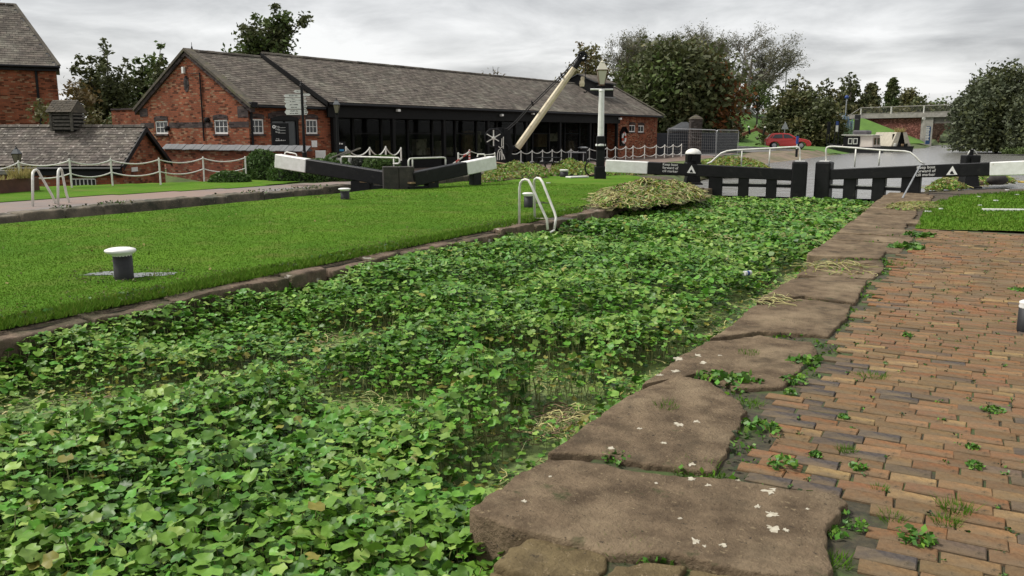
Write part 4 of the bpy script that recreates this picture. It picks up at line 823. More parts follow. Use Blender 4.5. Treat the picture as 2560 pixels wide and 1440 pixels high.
def balance_gate(label, group, run, xo, xi, yo, yi, ho, hi, tipx, ups, railpts, uprights, post, rails, text_px=None, heel=None, thick=.34):
    """run: Run along the beam; xo/xi sighted columns of the outer and inner ends; yo/yi rows of the beam axis; ho/hi its depth"""
    po, pi_ = run(xo, yo), run(xi, yi); base = V((pi_.x, pi_.y, -.9)); t = thing('lock_gate', label, 'lock gate', base, group)
    ax_ = (pi_ - po).normalized(); side = ax_.cross(UP).normalized()
    if side.dot(CAM - po) < 0: side = -side
    f = (tipx - xo) / (xi - xo); f = (run(tipx, yo) - po).length / (pi_ - po).length; pt = po + (pi_ - po) * f; ht = ho + (hi - ho) * f
    b = MB(); b.beam(pt, pi_, thick, ht, 0, thick, hi); b.obj('balance_beam', M_gate, t, bev=.02)
    b = MB(); b.beam(po, pt, thick, ho, 0, thick, ht); b.obj('beam_end', M_white, t, bev=.02, label='white painted beam end')
    def on(x, z, off=0.0):
        p = run(x, 440); q = run(x, 440); return V((q.x, q.y, z)) + side * off
    for (x, w, zb) in ups:
        q = on(x, 0); fr = (q - po).dot(V((ax_.x, ax_.y, 0)).normalized()) / V((pi_.x - po.x, pi_.y - po.y, 0)).length; zt = po.z + (pi_.z - po.z) * fr - (ho + (hi - ho) * fr) * .45
        b = MB(); b.box((q.x, q.y, (zb + zt) / 2), (w, .26, zt - zb), (ax_.x, ax_.y)); b.obj('gate_post', M_gate, t, bev=.015)
    for (xa, xb, za, h, th, mm) in rails:
        b = MB(); b.beam(on(xa, za), on(xb, za), th, h); b.obj('gate_rail', mm, t)
    if post:
        x, w, ytop, zb = post; q = on(x, 0); zt = zat(q, ytop); b = MB(); b.box((q.x, q.y, (zb + zt) / 2), (w, .42, zt - zb), (ax_.x, ax_.y)); b.obj('mitre_post', M_gate, t, bev=.05, seg=2)
        b = MB(); b.box((q.x, q.y, zt + .012), (w * .62, .2, .03), (ax_.x, ax_.y)); b.obj('post_cap', M_white, t)
    if railpts:
        pts = [run(x, y, off=.12) for x, y in railpts]; b = rail_tube(pts, .026); b.obj('handrail', M_rail, t, smooth=True)
        for x, y0, y1 in uprights:
            b = rail_tube([run(x, y0, off=.12), V((run(x, y0, off=.12).x, run(x, y0, off=.12).y, zat(run(x, y0, off=.12), y1)))], .022); b.obj('rail_upright', M_rail, t, smooth=True)
    if text_px:
        x, y, s = text_px; c = run(x, y); c = c + side * (thick / 2 + .006)
        rr = V((ax_.x, ax_.y, ax_.z)); rr = rr if rr.dot(_rt) > 0 else -rr
        b = MB(); b.obox(c - rr * .62 - UP * .16 - side * .004, rr * 1.15, UP * .32, side * .006); pl = b.obj('notice', M_black, t)
        for k, ln in enumerate(('Keep boat', 'forward of', 'cill marker')): text(ln, .115, c + rr * (-.56) + UP * (.105 - .105 * k) + side * .004, rr, UP, M_white, t, align='LEFT')
        tri = lambda s_, o_: [c + rr * (.36 + s_ * a) + UP * (-.03 + s_ * z) + side * o_ for a, z in ((-.14, -.1), (.14, -.1), (0, .15))]
        b = MB(); b.prism(tri(1, .004), side * .003); b.obj('triangle_mark', M_white, t)
        b = MB(); b.prism([c + rr * (.36 + a) + UP * z + side * .008 for a, z in ((-.04, -.11), (.06, -.11), (.0, -.01), (-.05, -.07))], side * .002); b.obj('boat_mark', M_black, t)
    return t
runL = Run(1515, 27.2, 1998, 25.3); runR = Run(2062, 25.2, 2475, 22.6)
G_ = 'gates at the head of the broad lock'
balance_gate('black lock gate with long white tipped beam reaching over the island lawn', G_, runL, 1516, 1985, 414.5, 437.5, .40, .35, 1621,
    [(1790, .42, -.9), (1860, .32, -.9), (1930, .32, -.9)], [(1768, 409), (1778, 405), (1790, 394), (1803, 383), (1818, 377.5), (1840, 375), (1925, 371), (1990, 367), (1997, 368.5), (1999.5, 374), (2000, 402)], [(1855, 375, 414), (1925, 371, 418)],
    (1998, .46, 404, -.95), [(1790, 1998, .06, .09, .16, M_gate), (1790, 1998, .125, .02, .12, M_rail), (1790, 1998, -.5, .2, .2, M_gate)], (1702, 420.5, 1))
balance_gate('black lock gate with white tipped beam reaching over the brick quay', G_, runR, 2570, 2078, 419, 436, .38, .31, 2476,
    [(2128, .36, -.9), (2200, .36, -.9), (2280, .5, -.9)], [(2065, 402), (2065, 375), (2067, 369), (2073, 366.5), (2085, 366), (2140, 370), (2200, 375), (2262, 378), (2275, 381), (2288, 391), (2300, 404), (2312, 410)], [(2140, 370, 418), (2200, 375, 415)],
    (2060, .46, 404, -.95), [(2062, 2280, .06, .09, .16, M_gate), (2062, 2280, -.5, .2, .2, M_gate), (2062, 2280, .125, .02, .12, M_rail)], (2348, 426, 1))
# upright ground-paddle stands
def paddle(label, px, ybase, ytop, dome):
    p = gp(px, ybase, -.02); t = thing('paddle_stand', label, 'paddle gear', p, 'paddle stands beside the broad lock gates'); z = zat(p, ytop)
    b = MB(); b.lathe(p, [(.42, 0), (.42, .05), (.34, .08), (.24, .55), (.2, .75), (.2, z - .42)], 4, rot=YAW + math.pi / 4); b.obj('stand', M_gate, t)
    ax_ = (_rt.x, _rt.y)
    b = MB(); b.box((p.x, p.y, z - .27), (.46, .36, .3), ax_); b.box((p.x, p.y, z - .42), (.52, .42, .05), ax_); b.obj('gear_case', M_gate, t, bev=.02)
    if dome:
        b = MB(); b.lathe((p.x, p.y, z - .12), [(.27, 0), (.27, .02), (.24, .09), (.17, .15), (.08, .18), (.01, .185)], 14); b.obj('dome_cap', M_rail, t, smooth=True)
    else:
        b = MB(); b.box((p.x, p.y, z - .06), (.1, .1, .24), ax_); b.obj('rack', M_gate, t)
        b = rail_tube(arc(V((p.x, p.y, z - .12)) - _rt * .1, V((p.x, p.y, z + .22)), V((p.x, p.y, z - .12)) + _rt * .2, 8), .02); b.obj('guard_hoop', M_rail, t, smooth=True)
    b = MB(); b.box((p.x, p.y, z - .27) , (.16, .5, .16), ax_); b.obj('spindle', M_gate, t)
paddle('black paddle stand with a white dome cap behind the notice on the beam', 1730, 461, 376, True)
paddle('black paddle stand with an open rack and thin hoop on the quay', 2419, 470, 378, False)
# windlass pole leaning at the heel of the quay gate
pA, pB = runR(2300, 415, -.6), gp(2255, 497, 0); t = thing('gate_strut', 'thin grey pole leaning from the quay gate down to the stones', 'pole', pB); b = MB(); b.tube([pB, pA], .022, 6); b.obj('pole', M_steel, t)

# narrow lock gates
rA = Run(695, 27.0, 960, 25.6); rB = Run(1040, 25.3, 1235, 27.6)
G2 = 'gates of the narrow lock'
balance_gate('narrow lock gate with short white tipped beam over the towpath', G2, rA, 694, 968, 402, 446, .44, .42, 771,
    [(905, .7, -1.2)], [(853, 415), (853, 396), (855, 392), (860, 391.5), (900, 392), (985, 394.5), (996, 395), (999, 398), (999, 406), (996, 409), (983, 409)], [(984, 394, 424)], None, [(905, 1000, .18, .05, .3, M_wood), (905, 1000, -.02, .16, .2, M_gate), (905, 1000, -.4, .3, .16, M_gate)])
balance_gate('narrow lock gate with blocky white beam end pointing at the crane', G2, rB, 1233, 1030, 406, 448, .42, .42, 1160,
    [(1078, .42, -1.2), (1188, .34, -.1)], [(1032, 420), (1024, 419), (1021, 415), (1021, 402), (1024, 397), (1030, 396), (1060, 395), (1108, 393.5), (1113, 395), (1114, 400), (1114, 416)], [(1031, 396, 425)], None, [(1020, 1078, .18, .05, .3, M_wood), (1020, 1078, -.02, .16, .2, M_gate), (1020, 1078, -.4, .3, .16, M_gate)])
c = dp(997, 444, 25.3); t = thing('gate_box', 'weathered dark board box where the narrow lock beams meet', 'lock gate', (c.x, c.y, -1))
axd = (_rt * .98 + HFW * .2).normalized()
for k in range(2):
    b = MB(); b.box((c.x + axd.x * (-.25 + .48 * k), c.y + axd.y * (-.25 + .48 * k), c.z - .1), (.47, .5, .88), (axd.x, axd.y)); b.obj('board', M_board, t, bev=.015)
for k, (x0, ) in enumerate(((700,), (1200,))):
    rn = rA if k == 0 else rB; pts = [(711, 388), (713, 381), (717, 380), (738, 384), (741, 386), (742, 393)] if k == 0 else [(1193, 392), (1195, 386), (1199, 385), (1210, 385), (1212, 387), (1213, 393)]
    b = rail_tube([rn(x, y) for x, y in pts], .02); t = b.obj('beam_grab_handle', M_rail, smooth=True); tag(t, 'white looped grab handle on top of the %s' % ('towpath beam end' if k == 0 else 'blocky white beam end'), 'handle')

# ------------------------------------------------------------------ bollards
def bollard(label, p, h, r, skew, group, cap=True, flange=1.55):
    t = thing('mooring_bollard', label, 'bollard', p, group); p = V(p)
    b = MB(); b.lathe(p, [(r * 1.02, -.05), (r, .02), (r, h * .78)], 18); b.obj('shaft', mat('bollard_black', (.012, .012, .013), (.007, .007, .008), 30, .6, .002, 80), t, smooth=True)
    n = 18; b = MB(); prof = [(1.0, .76), (1.04, .8), (flange * .92, .86), (flange, .91), (flange * .97, .95), (flange * .7, .99), (.02, 1.0)]
    for q, z in prof:
        k = (z - .76) / .24
        for j in range(n):
            a = 2 * math.pi * j / n; sx = -skew * r * min(1, k * 1.6)
            b.v.append(p + _rt * (math.cos(a) * q * r + sx) + HFW * (math.sin(a) * q * r) + UP * (h * z))
    for i in range(len(prof) - 1):
        for j in range(n): b.f.append([i * n + j, i * n + (j + 1) % n, (i + 1) * n + (j + 1) % n, (i + 1) * n + j]); b.m.append(0)
    b.obj('cap', mat('bollard_white', (.8, .79, .76), (.68, .67, .63), 6, .45, c3=(.5, .47, .4), s3=9, t3=(.66, .78)), t, smooth=True); return t
GB = 'white capped mooring bollards'
def boll(label, px, yb, yt, r, skew=.25, fl=1.55, z=0.0):
    p = gp(px, yb, z); bollard(label, (p.x, p.y, z - .01), zat(p, yt) - z, r, skew, GB, flange=fl)
boll('mushroom capped bollard standing in a puddle on the near lawn', 311, 699, 617, .105, .18, 1.62)
boll('small white capped bollard on the lawn below the narrow lock gates', 863, 498, 469, .115, .1, 1.4)
boll('white capped bollard seen through the ladder rails on the lawn', 1321, 517, 480, .105, .1, 1.28)
boll('low white capped bollard among the weed heaps near the lamp post', 1410, 441, 423, .16, 0, 1.15)
boll('white capped bollard at the right edge of the brick paving', 2566, 826, 748, .075, 0, 1.03)
# puddles
M_pud = water_mat('puddle_water', (.10, .105, .09), .03, .0005, 8); M_pud.node_tree.nodes['Principled BSDF'].inputs['Specular IOR Level'].default_value = 1.0
def puddle(c, a, b_, seed, label):
    n = 26; c = V(c); o = mesh_obj('puddle', [(c.x + _rt.x * math.cos(t) * a * q + HFW.x * math.sin(t) * b_ * q, c.y + _rt.y * math.cos(t) * a * q + HFW.y * math.sin(t) * b_ * q, c.z) for t, q in ((2 * math.pi * k / n, .75 + .8 * fbm(math.cos(2 * math.pi * k / n), math.sin(2 * math.pi * k / n), 1.4, seed)) for k in range(n))], [list(range(n))], M_pud)
    tag(o, label, kind='structure')
puddle(gp(312, 690, 0) + UP * (.008 + .06 * (float(vfbm(np.array(gp(312, 690).x), np.array(gp(312, 690).y), .6, 3)) - .5)), .52, .24, 3.3, 'shallow puddle round the foot of the near bollard')
puddle(gp(1350, 508, 0) + UP * .01, .3, .25, 5.5, 'small pale puddle behind the ladder rails')
puddle(gp(1385, 553, 0) + UP * .055, .5, .28, 8.8, 'wet patch on the stones at the ladder head')

# ------------------------------------------------------------------ ladder rails
def ladder(label, hoops, r, group):
    t = None
    for (pts, depth) in hoops:
        P = [dp(x, y, d) for (x, y), d in zip(pts, depth)]
        if t is None: t = thing('ladder_rail', label, 'ladder', (P[0].x, P[0].y, 0), group)
        Q = []
        for i in range(len(P) - 1):     # round the bends
            Q.append(P[i])
        Q.append(P[-1]); b = rail_tube(Q, r, 8); b.obj('hoop', M_rail, t, smooth=True)
    for z in (-.12, -.4):
        b = rail_tube([V((dp(*hoops[0][0][-1], hoops[0][1][-1]).x, dp(*hoops[0][0][-1], hoops[0][1][-1]).y, z)), V((dp(*hoops[1][0][-1], hoops[1][1][-1]).x, dp(*hoops[1][0][-1], hoops[1][1][-1]).y, z))], .018); b.obj('rung', M_rail, t)
dA = gp(1298, 567).dot(_fw) if False else prj(gp(1298, 567))[2]; dB = prj(gp(1337, 553))[2]
GL = 'white tube ladder rails'
def dl(a, b, n): return [a + (b - a) * k / (n - 1) for k in range(n)]
h1 = [(1298, 568), (1299, 470), (1301, 458), (1306, 451), (1313, 448.5), (1321, 451), (1326, 459), (1332, 472), (1356, 525), (1367, 548), (1369, 574)]
h2 = [(1337, 555), (1335.5, 470), (1335, 456), (1337, 449), (1342, 445), (1350, 446.5), (1356, 455), (1366, 480), (1386, 530), (1390, 545), (1386, 572)]
ladder('white ladder rails leading down into the broad lock, facing camera', [(h1, dl(dA, dA - .35, 11)), (h2, dl(dB, dB - .75, 11))], .024, GL)
dC = prj(gp(83, 519))[2]; dD = prj(gp(145, 514))[2]
h3 = [(82, 519), (81.5, 440), (82, 431), (86, 426), (91, 424.5), (95, 427), (100, 436), (130, 488), (137, 504), (138, 520)]
h4 = [(145, 513), (145, 440), (145.5, 428), (148, 422.5), (151, 421.5), (154, 425), (157, 440), (166, 485), (172, 503), (171, 516)]
ladder('white ladder rails on the edge of the towpath by the narrow lock', [(h3, dl(dC, dC + .9, 10)), (h4, dl(dD, dD + .6, 10))], .03, GL)

# ------------------------------------------------------------------ post and chain fences
def chainfence(name, label, posts, hts, r, chains, sag, m=M_rail, z=0.0, rc=.022, kind=True, skip=()):
    """posts: ground points; chains: fractions of height"""
    t = thing(name, label, 'fence', posts[0])
    for i, (p, h) in enumerate(zip(posts, hts)):
        b = MB(); b.lathe(p, [(r, -.05), (r, h - .03), (r * .8, h), (r * .1, h + .01)], 8); b.obj('post', m, t, smooth=False)
    for i in range(len(posts) - 1):
        if i in skip: continue
        for f in chains:
            a = V(posts[i]) + UP * hts[i] * f; c = V(posts[i + 1]) + UP * hts[i + 1] * f; n = 10; pts = []
            for k in range(n + 1): q = k / n; p = a.lerp(c, q); p.z -= sag * 4 * q * (1 - q); pts.append(p)
            b = MB(); b.tube(pts, rc, 6); b.obj('chain', M_chain, t)
    return t
P = [gp(x, y, z) for x, y, z in ((-70, 488, 0), (53, 472, 0), (180, 470, 0), (282, 465, 0), (402, 463, 0), (511, 452, 0), (616, 450, 0))]
tops = [418, 402, 397, 396, 395, 392, 391]
chainfence('rope_fence', 'white rope fence on thin posts along the grass bank', P, [max(.7, zat(p, y)) for p, y in zip(P, tops)], .028, (.94, .5), .13, rc=.02)
Fx = [1271, 1302, 1330, 1356, 1380, 1403, 1427, 1452, 1473, 1517, 1538, 1564, 1582, 1611, 1640, 1661, 1682, 1703]
Fy = [416, 414.5, 413, 411.5, 410, 409, 408, 406, 405, 402, 400, 398, 397, 395, 394, 392.5, 391.5, 390]
P = []; hh = []
for x, y in zip(Fx, Fy):
    d = 52 + (x - 1271) / (1703 - 1271) * 15; q = dp(x, y, d); P.append(q); hh.append(.98)
chainfence('chain_fence', 'long white post and chain fence in front of the museum building', P, hh, .04, (.95, .3), .18, rc=.028)
P = [dp(x, y, d) for x, y, d in ((866, 399, 33.5), (925, 399, 35), (965, 399, 36.3), (1003, 399, 37.6))]
chainfence('forecourt_chain_fence', 'short white post and chain fence above the clipped hedge', P, [.52, .52, .58, .55], .035, (.94,), .33, rc=.026)
P = [dp(1146, 408, 33), dp(1174, 405, 34.2), dp(1237, 414, 38.5)]
t = chainfence('works_barrier', 'short post and tape barrier striped red and white near the crane', P, [.42, .5, .6], .035, (.92,), .1, rc=.02)
for i in range(4): q = P[1] + UP * (.08 + .115 * i); b = MB(); b.lathe(q, [(.042, 0), (.042, .06)], 8); b.obj('red_band', M_red, t)
a, c = P[1] + UP * .4, dp(1120, 419, 31.5)
for i in range(6): b = MB(); b.beam(a.lerp(c, i / 6), a.lerp(c, (i + .93) / 6), .02, .06); b.obj('tape', M_red if i % 2 else M_rail, t)

# ------------------------------------------------------------------ lantern heads and posts
M_lant = bpy.data.materials.new('lantern_glass'); M_lant.use_nodes = True; _b = M_lant.node_tree.nodes['Principled BSDF']; _b.inputs['Base Color'].default_value = (.55, .52, .42, 1); _b.inputs['Roughness'].default_value = .25
M_lantd = mat('smoky_lantern_glass', (.2, .18, .12), (.14, .13, .09), 3, .25)
def lantern(t, c, s, glass, metal, roofm):
    c = V(c); ro = YAW + math.pi / 4
    b = MB(); b.lathe(c, [(.14 * s, 0), (.30 * s, .62 * s)], 4, rot=ro); L = b.obj('lantern', glass, t)
    for k in range(4):
        a = ro + k * math.pi / 2; d = V((math.cos(a), math.sin(a), 0)); b = MB(); b.tube([c + d * .152 * s - UP * .01, c + d * .305 * s + UP * .62 * s], .014 * s, 5); b.obj('glazing_bar', metal, L)
    b = MB(); b.lathe(c, [(.17 * s, -.04 * s), (.17 * s, .01)], 4, rot=ro); b.lathe(c + UP * .6 * s, [(.33 * s, 0), (.345 * s, .04 * s)], 4, rot=ro); b.obj('lantern_frame', metal, t)
    b = MB(); b.lathe(c + UP * .642 * s, [(.33 * s, 0), (.13 * s, .3 * s)], 4, rot=ro); b.obj('lantern_roof', roofm, t)
    b = MB(); b.lathe(c + UP * .95 * s, [(.1 * s, -.01), (.11 * s, .02 * s), (.06 * s, .06 * s), (.025 * s, .1 * s), (.03 * s, .14 * s), (.005, .18 * s)], 8); b.obj('lantern_finial', metal if roofm is not glass else roofm, t)
p = gp(1500, 446, 0); zt = zat(p, 146); t = thing('lamp_post', 'tall lamp post painted white above black with cream lantern', 'lamp post', p)
hL = 1.13 * 0.98; zb = zat(p, 212); s_ = (zt - zb) / 1.13
b = MB(); b.box((p.x, p.y, .2), (.42, .42, .5), (_rt.x, _rt.y)); b.box((p.x, p.y, .82), (.3, .3, .75), (_rt.x, _rt.y)); b.box((p.x, p.y, 1.3), (.3, .3, .55), (_rt.x, _rt.y)); b.obj('base', M_black, t, bev=.02)
z1 = zat(p, 362); z2 = zat(p, 222)
b = MB(); b.lathe(p, [(.2, z1 - .04), (.2, z1 + .02), (.13, z1 + .05), (.14, z1 + .12), (.125, z1 + .16), (.105, z2 - .1), (.12, z2 - .08), (.09, z2)], 10); b.obj('shaft', M_white, t)
b = MB(); b.tube([V((p.x, p.y, z2 - .02)) - _rt * .42, V((p.x, p.y, z2 - .02)) + _rt * .42], .03, 8); b.obj('ladder_bar', M_white, t)
b = MB(); b.lathe(p, [(.06, z2), (.06, z2 + .08), (.03, z2 + .1), (.03, zb - .02), (.1, zb)], 8)
for sg in (-1, 1): b.tube(arc(V((p.x, p.y, z2 + .05)) + _rt * .05 * sg, V((p.x, p.y, (z2 + zb) / 2)) + _rt * .22 * sg, V((p.x, p.y, zb - .02)) + _rt * .1 * sg), .018, 6)
b.obj('neck', M_black, t); lantern(t, (p.x, p.y, zb), s_, M_lant, M_rust, M_lant)
q = gp(1480, 437, 0); cpt = V((p.x, p.y, 0)) - _rt * .3 - HFW * .1; zc = zat(cpt, 420); b = MB(); b.tube([cpt + UP * zc + (_rt * math.cos(a) * .28 + UP * math.sin(a) * .3) for a in [2 * math.pi * k / 20 for k in range(21)]], .03, 6); b.obj('iron_hoop', M_black, t)
def small_lamp(label, px, ytop, ybot, d, scale_w, zg, postm):
    q = dp(px, ybot, d); t = thing('lamp_post', label, 'lamp post', (q.x, q.y, zg)); z0 = q.z; z1 = zat(q, ytop); s = (z1 - z0) / 1.1
    b = MB(); b.lathe((q.x, q.y, zg), [(.1, 0), (.1, .8), (.055, .9), (.045, z0 - zg - .06), (.07, z0 - zg)], 8); b.obj('post', postm, t); lantern(t, q, s, M_lantd, M_black, mat('grey_lamp_roof', (.13, .14, .145), (.08, .085, .09), 4, .5))
small_lamp('black lamp post with dark lantern below the eaves of the long shed', 842, 246, 283, 31.0, 1, -.2, M_black)
small_lamp('grey roofed lantern in front of the outbuilding roof', 44, 366, 409, 27.5, 1, -1.6, M_black)

# ------------------------------------------------------------------ finger post
q = dp(762, 400, 31.5); q.z = -.05; t = thing('finger_post', 'black signpost with stacked white direction fingers', 'signpost', q); b = MB(); zt = zat(q, 215)
b.lathe(q, [(.09, 0), (.09, 1.0), (.055, 1.05), (.05, zt)], 10); b.obj('post', M_black, t)
b = MB(); b.lathe((q.x, q.y, zt), [(.05, 0), (.085, .02), (.05, .06), (.07, .1), (.02, .14), (.012, .22)], 8); b.obj('finial', M_black, t)
def finger(x0, x1, y0, y1, lines=(), small=False, off=.0):
    dd = prj(q)[2]; a = dp(x0, (y0 + y1) / 2, dd - .06); c = dp(x1, (y0 + y1) / 2, dd - .06); h = (y1 - y0) * dd / FPX; e = (c - a); e.z = 0; L = e.length; e.normalize(); s = -HFW
    left = abs(x0 - 757) > abs(x1 - 757); b = MB()
    if left: poly = [a + e * .0, a + e * .07 + UP * h / 2, a + e * L + UP * h / 2, a + e * L - UP * h / 2, a + e * .07 - UP * h / 2]
    else: poly = [a + UP * h / 2, a + e * (L - .05) + UP * h / 2, c, a + e * (L - .05) - UP * h / 2, a - UP * h / 2]
    b.prism([p + s * off for p in poly], s * .02); f = b.obj('finger', M_white, t)
    for i, ln in enumerate(lines):
        scribble(f, (a + c) / 2 + UP * h * ((.22 - .44 * i) if len(lines) > 1 else 0) + s * (off + .021), e, UP, min(L * .7, len(ln) * h * .2), h * (.2 if len(lines) > 1 else .4), M_black, i + int(y0))
for a in ((734, 756, 225, 232, ('xxxx',)), (709, 755, 236, 243, ('xxxxxxxxxxxxxxx',)), (710, 755, 245, 250, ('xxxxxxxxxxx',)), (710, 755, 251, 257, ('xxxxxxxxxxxx',)), (712, 757, 258, 272, ('xxxxxxx', 'xxxxx')), (712, 758, 274, 287, ('xxxxxxx', 'xxxxxxxx')), (758, 776, 234, 240, ()), (760, 766, 242, 247, ()), (760, 768, 250, 256, ()), (760, 768, 259, 272, ('xx', 'xx')), (760, 770, 274, 287, ('xx', 'xx'))): finger(*a)

# ------------------------------------------------------------------ notice boards
q = dp(703, 395, 36.0); t = thing('notice_board', 'black notice board with white lines before the arched door', 'notice board', (q.x, q.y, -.3)); d_ = 36.0
A = dp(679, 307, d_); Bq = dp(723, 358, d_); w = (Bq - A).dot(_rt); b = MB(); o_ = V((A.x, A.y, -.3)); b.obox(o_, _rt * w, HFW * .07, UP * (A.z + .3)); b.obj('panel', M_black, t, bev=.01)
s = -HFW; fz = lambda x, y: dp(x, y, d_ - .012)
b = MB(); cc = fz(685, 317); b.lathe(cc, [(.075, 0), (.075, .006)], 14, axis=s); b.obj('emblem', M_white, t); b = MB(); b.lathe(cc + s * .006, [(.03, 0), (.03, .003)], 10, axis=s); b.obj('emblem_centre', M_black, t)
for k, y in enumerate((316.5, 323, 330)):
    text(('Visit', 'Cafe', 'Shop')[k], .1, fz(688.5, y), _rt, UP, M_white, t, align='LEFT', ext=.001); b = MB(); b.obox(fz(695, y + 3), _rt * .33, UP * .012, s * .004); b.obj('rule_line', M_white, t)
scribble(t, fz(701, 351), _rt, UP, .42, .06, M_white, 5); scribble(t, fz(694, 347), _rt, UP, .14, .03, M_white, 6)
def flatsign(name, label, x0, y0, x1, y1, d, m, cat='sign', leg=None, group=None, legm=None):
    a, c = dp(x0, y1, d), dp(x1, y0, d); w = (c - a).dot(_rt); h = c.z - a.z; zb = leg if leg is not None else a.z; t = thing(name, label, cat, (a.x + _rt.x * w / 2, a.y + _rt.y * w / 2, zb), group)
    b = MB(); b.obox(a, _rt * w, HFW * .03, UP * h); b.obj('panel', m, t)
    if leg is not None:
        for k in (.08, .92):
            b = MB(); b.box((a.x + _rt.x * w * k, a.y + _rt.y * w * k, (leg + c.z) / 2), (.05, .05, c.z - leg), (_rt.x, _rt.y)); 
            bb = b.obj('leg', legm or m, t); bb.location += HFW * .06
    return t
qq = sight(785, 359, v=VF); t = thing('wall_notice', 'small white notice on the brick pier below the window', 'sign', B(qq[0], VF, qq[2])); b = MB(); b.obox(B(qq[0] - .17, VF - .004, qq[2] - .17), BU * .34, -BV * .03, UP * .32); b.obj('panel', M_white, t)
flatsign('yard_sign', 'white sign on short posts beside the garden wall end', 789, 376, 813, 397, 33.5, M_white, leg=-.1)
# tilted lectern boards
def lectern(label, px, py, d, flip, postm):
    c = dp(px, py, d); t = thing('lectern_board', label, 'information board', (c.x, c.y, -.05), 'tilted information boards'); b = MB(); b.obox((c.x - .05, c.y - .05, -.05), (.1, 0, 0), (0, .1, 0), UP * (c.z - .0)); b.obj('post', postm, t)
    e = _rt * .75 * (1 if flip > 0 else -1); b = MB(); b.obox(c - e / 2 - UP * .12 * 1 - HFW * .15, e + UP * .3, HFW * .5, UP * .04); b.obj('board', mat('lectern_grey', (.33, .31, .27), (.24, .22, .19), 4, .5), t)
lectern('tilted information board on a white post beside the towpath gate', 845, 391, 29.5, 1, M_rail)
lectern('tilted information board nearer the chain fence behind the hedge', 874, 384, 31.5, 1, M_rail)
# small blue and white litter bin sign in the shade
flatsign('shop_sign', 'small dark board with white and blue marks at the shed door', 845, 354, 862, 381, 37.5, M_black, leg=-.3); 
ss = bpy.data.objects['shop_sign']
b = MB(); a = dp(847, 378, 37.46); b.obox(a, _rt * .24, -HFW * .006, UP * .09); b.obj('blue_stripe', mat('blue_paint', (.03, .22, .42), (.02, .18, .36), 4, .5), ss); b = MB(); a = dp(847, 361, 37.46); b.obox(a, _rt * .07, -HFW * .006, UP * .07); b.obox(a + _rt * .11, _rt * .07, -HFW * .006, UP * .05); b.obj('white_mark', M_white, ss)

# ------------------------------------------------------------------ quay crane
cb = dp(1250, 416, 44.0); cz = -.3
t = thing('quay_crane', 'black iron hand crane with long cream wooden jib', 'crane', (cb.x, cb.y, cz)); dC = prj((cb.x, cb.y, 1))[2]
def K(x, y, off=0.0): return dp(x, y, dC + off)
M_cream = mat('cream_jib_paint', (.7, .62, .44), (.58, .5, .34), 3, .55, .004, 20, c3=(.35, .27, .16), s3=2.2, t3=(.58, .75))
b = MB(); b.lathe((cb.x, cb.y, cz), [(.75, 0), (.75, .12), (.6, .16), (.55, .45), (.3, .5), (.26, 1.7), (.22, 2.3)], 14); b.obj('pedestal', M_black, t)
for sg in (-.28, .28):
    a = lambda x, y: K(x, y, sg); b = MB(); pl = [a(1240, 408), a(1272, 408), a(1284, 372), a(1276, 330), a(1262, 320), a(1248, 345)]; b.prism(pl, HFW * .06); b.obj('cheek_plate', M_black, t)
# gear wheel with white spokes
wc = K(1234, 345, -.62); R1 = 21.5 * dC / FPX
b = MB(); b.tube([wc + (_rt * math.cos(k * math.pi / 16) + UP * math.sin(k * math.pi / 16)) * R1 for k in range(33)], .045, 6); wh = b.obj('gear_wheel', M_black, t)
for k in range(6):
    an = math.pi / 2 + k * math.pi / 3; d = _rt * math.cos(an) + UP * math.sin(an); b = MB(); b.beam(wc + d * .06 - HFW * .02, wc + d * R1 * .9 - HFW * .02, .05, .05); b.obj('spoke', M_rail, wh)
b = MB(); b.lathe(wc + HFW * .05, [(.1, 0), (.1, .14), (.04, .16)], 10, axis=-HFW); b.obj('hub', M_rail, wh); b = MB(); b.tube([wc, wc + HFW * 1.2], .05, 6); b.obj('axle', M_black, t)
wc2 = K(1258, 372, -.5); b = MB(); b.tube([wc2 + (_rt * math.cos(k * math.pi / 12) + UP * math.sin(k * math.pi / 12)) * .28 for k in range(25)], .05, 6); b.obj('pinion', M_black, t)
# white picked-out ribs of the side frame
for ln in ([(1243, 400), (1244, 384), (1247, 375), (1251, 372), (1254, 375), (1256, 384), (1257, 399)], [(1248, 400), (1249.5, 380), (1251, 377), (1253, 380), (1254, 400)], [(1258, 372), (1258.5, 342)], [(1254, 366), (1255, 346)], [(1246, 366), (1251, 370), (1258, 366)], [(1258, 385), (1262, 398)]):
    b = MB(); b.tube([K(x, y, -.72) for x, y in ln], .022, 5); b.obj('white_rib', M_rail, t)
b = MB(); pl = [K(x, y, -.7) for x, y in ((1238, 410), (1266, 410), (1264, 385), (1261, 340), (1252, 340), (1242, 370))]; b.prism(pl, HFW * .08); b.obj('side_frame', M_black, t)
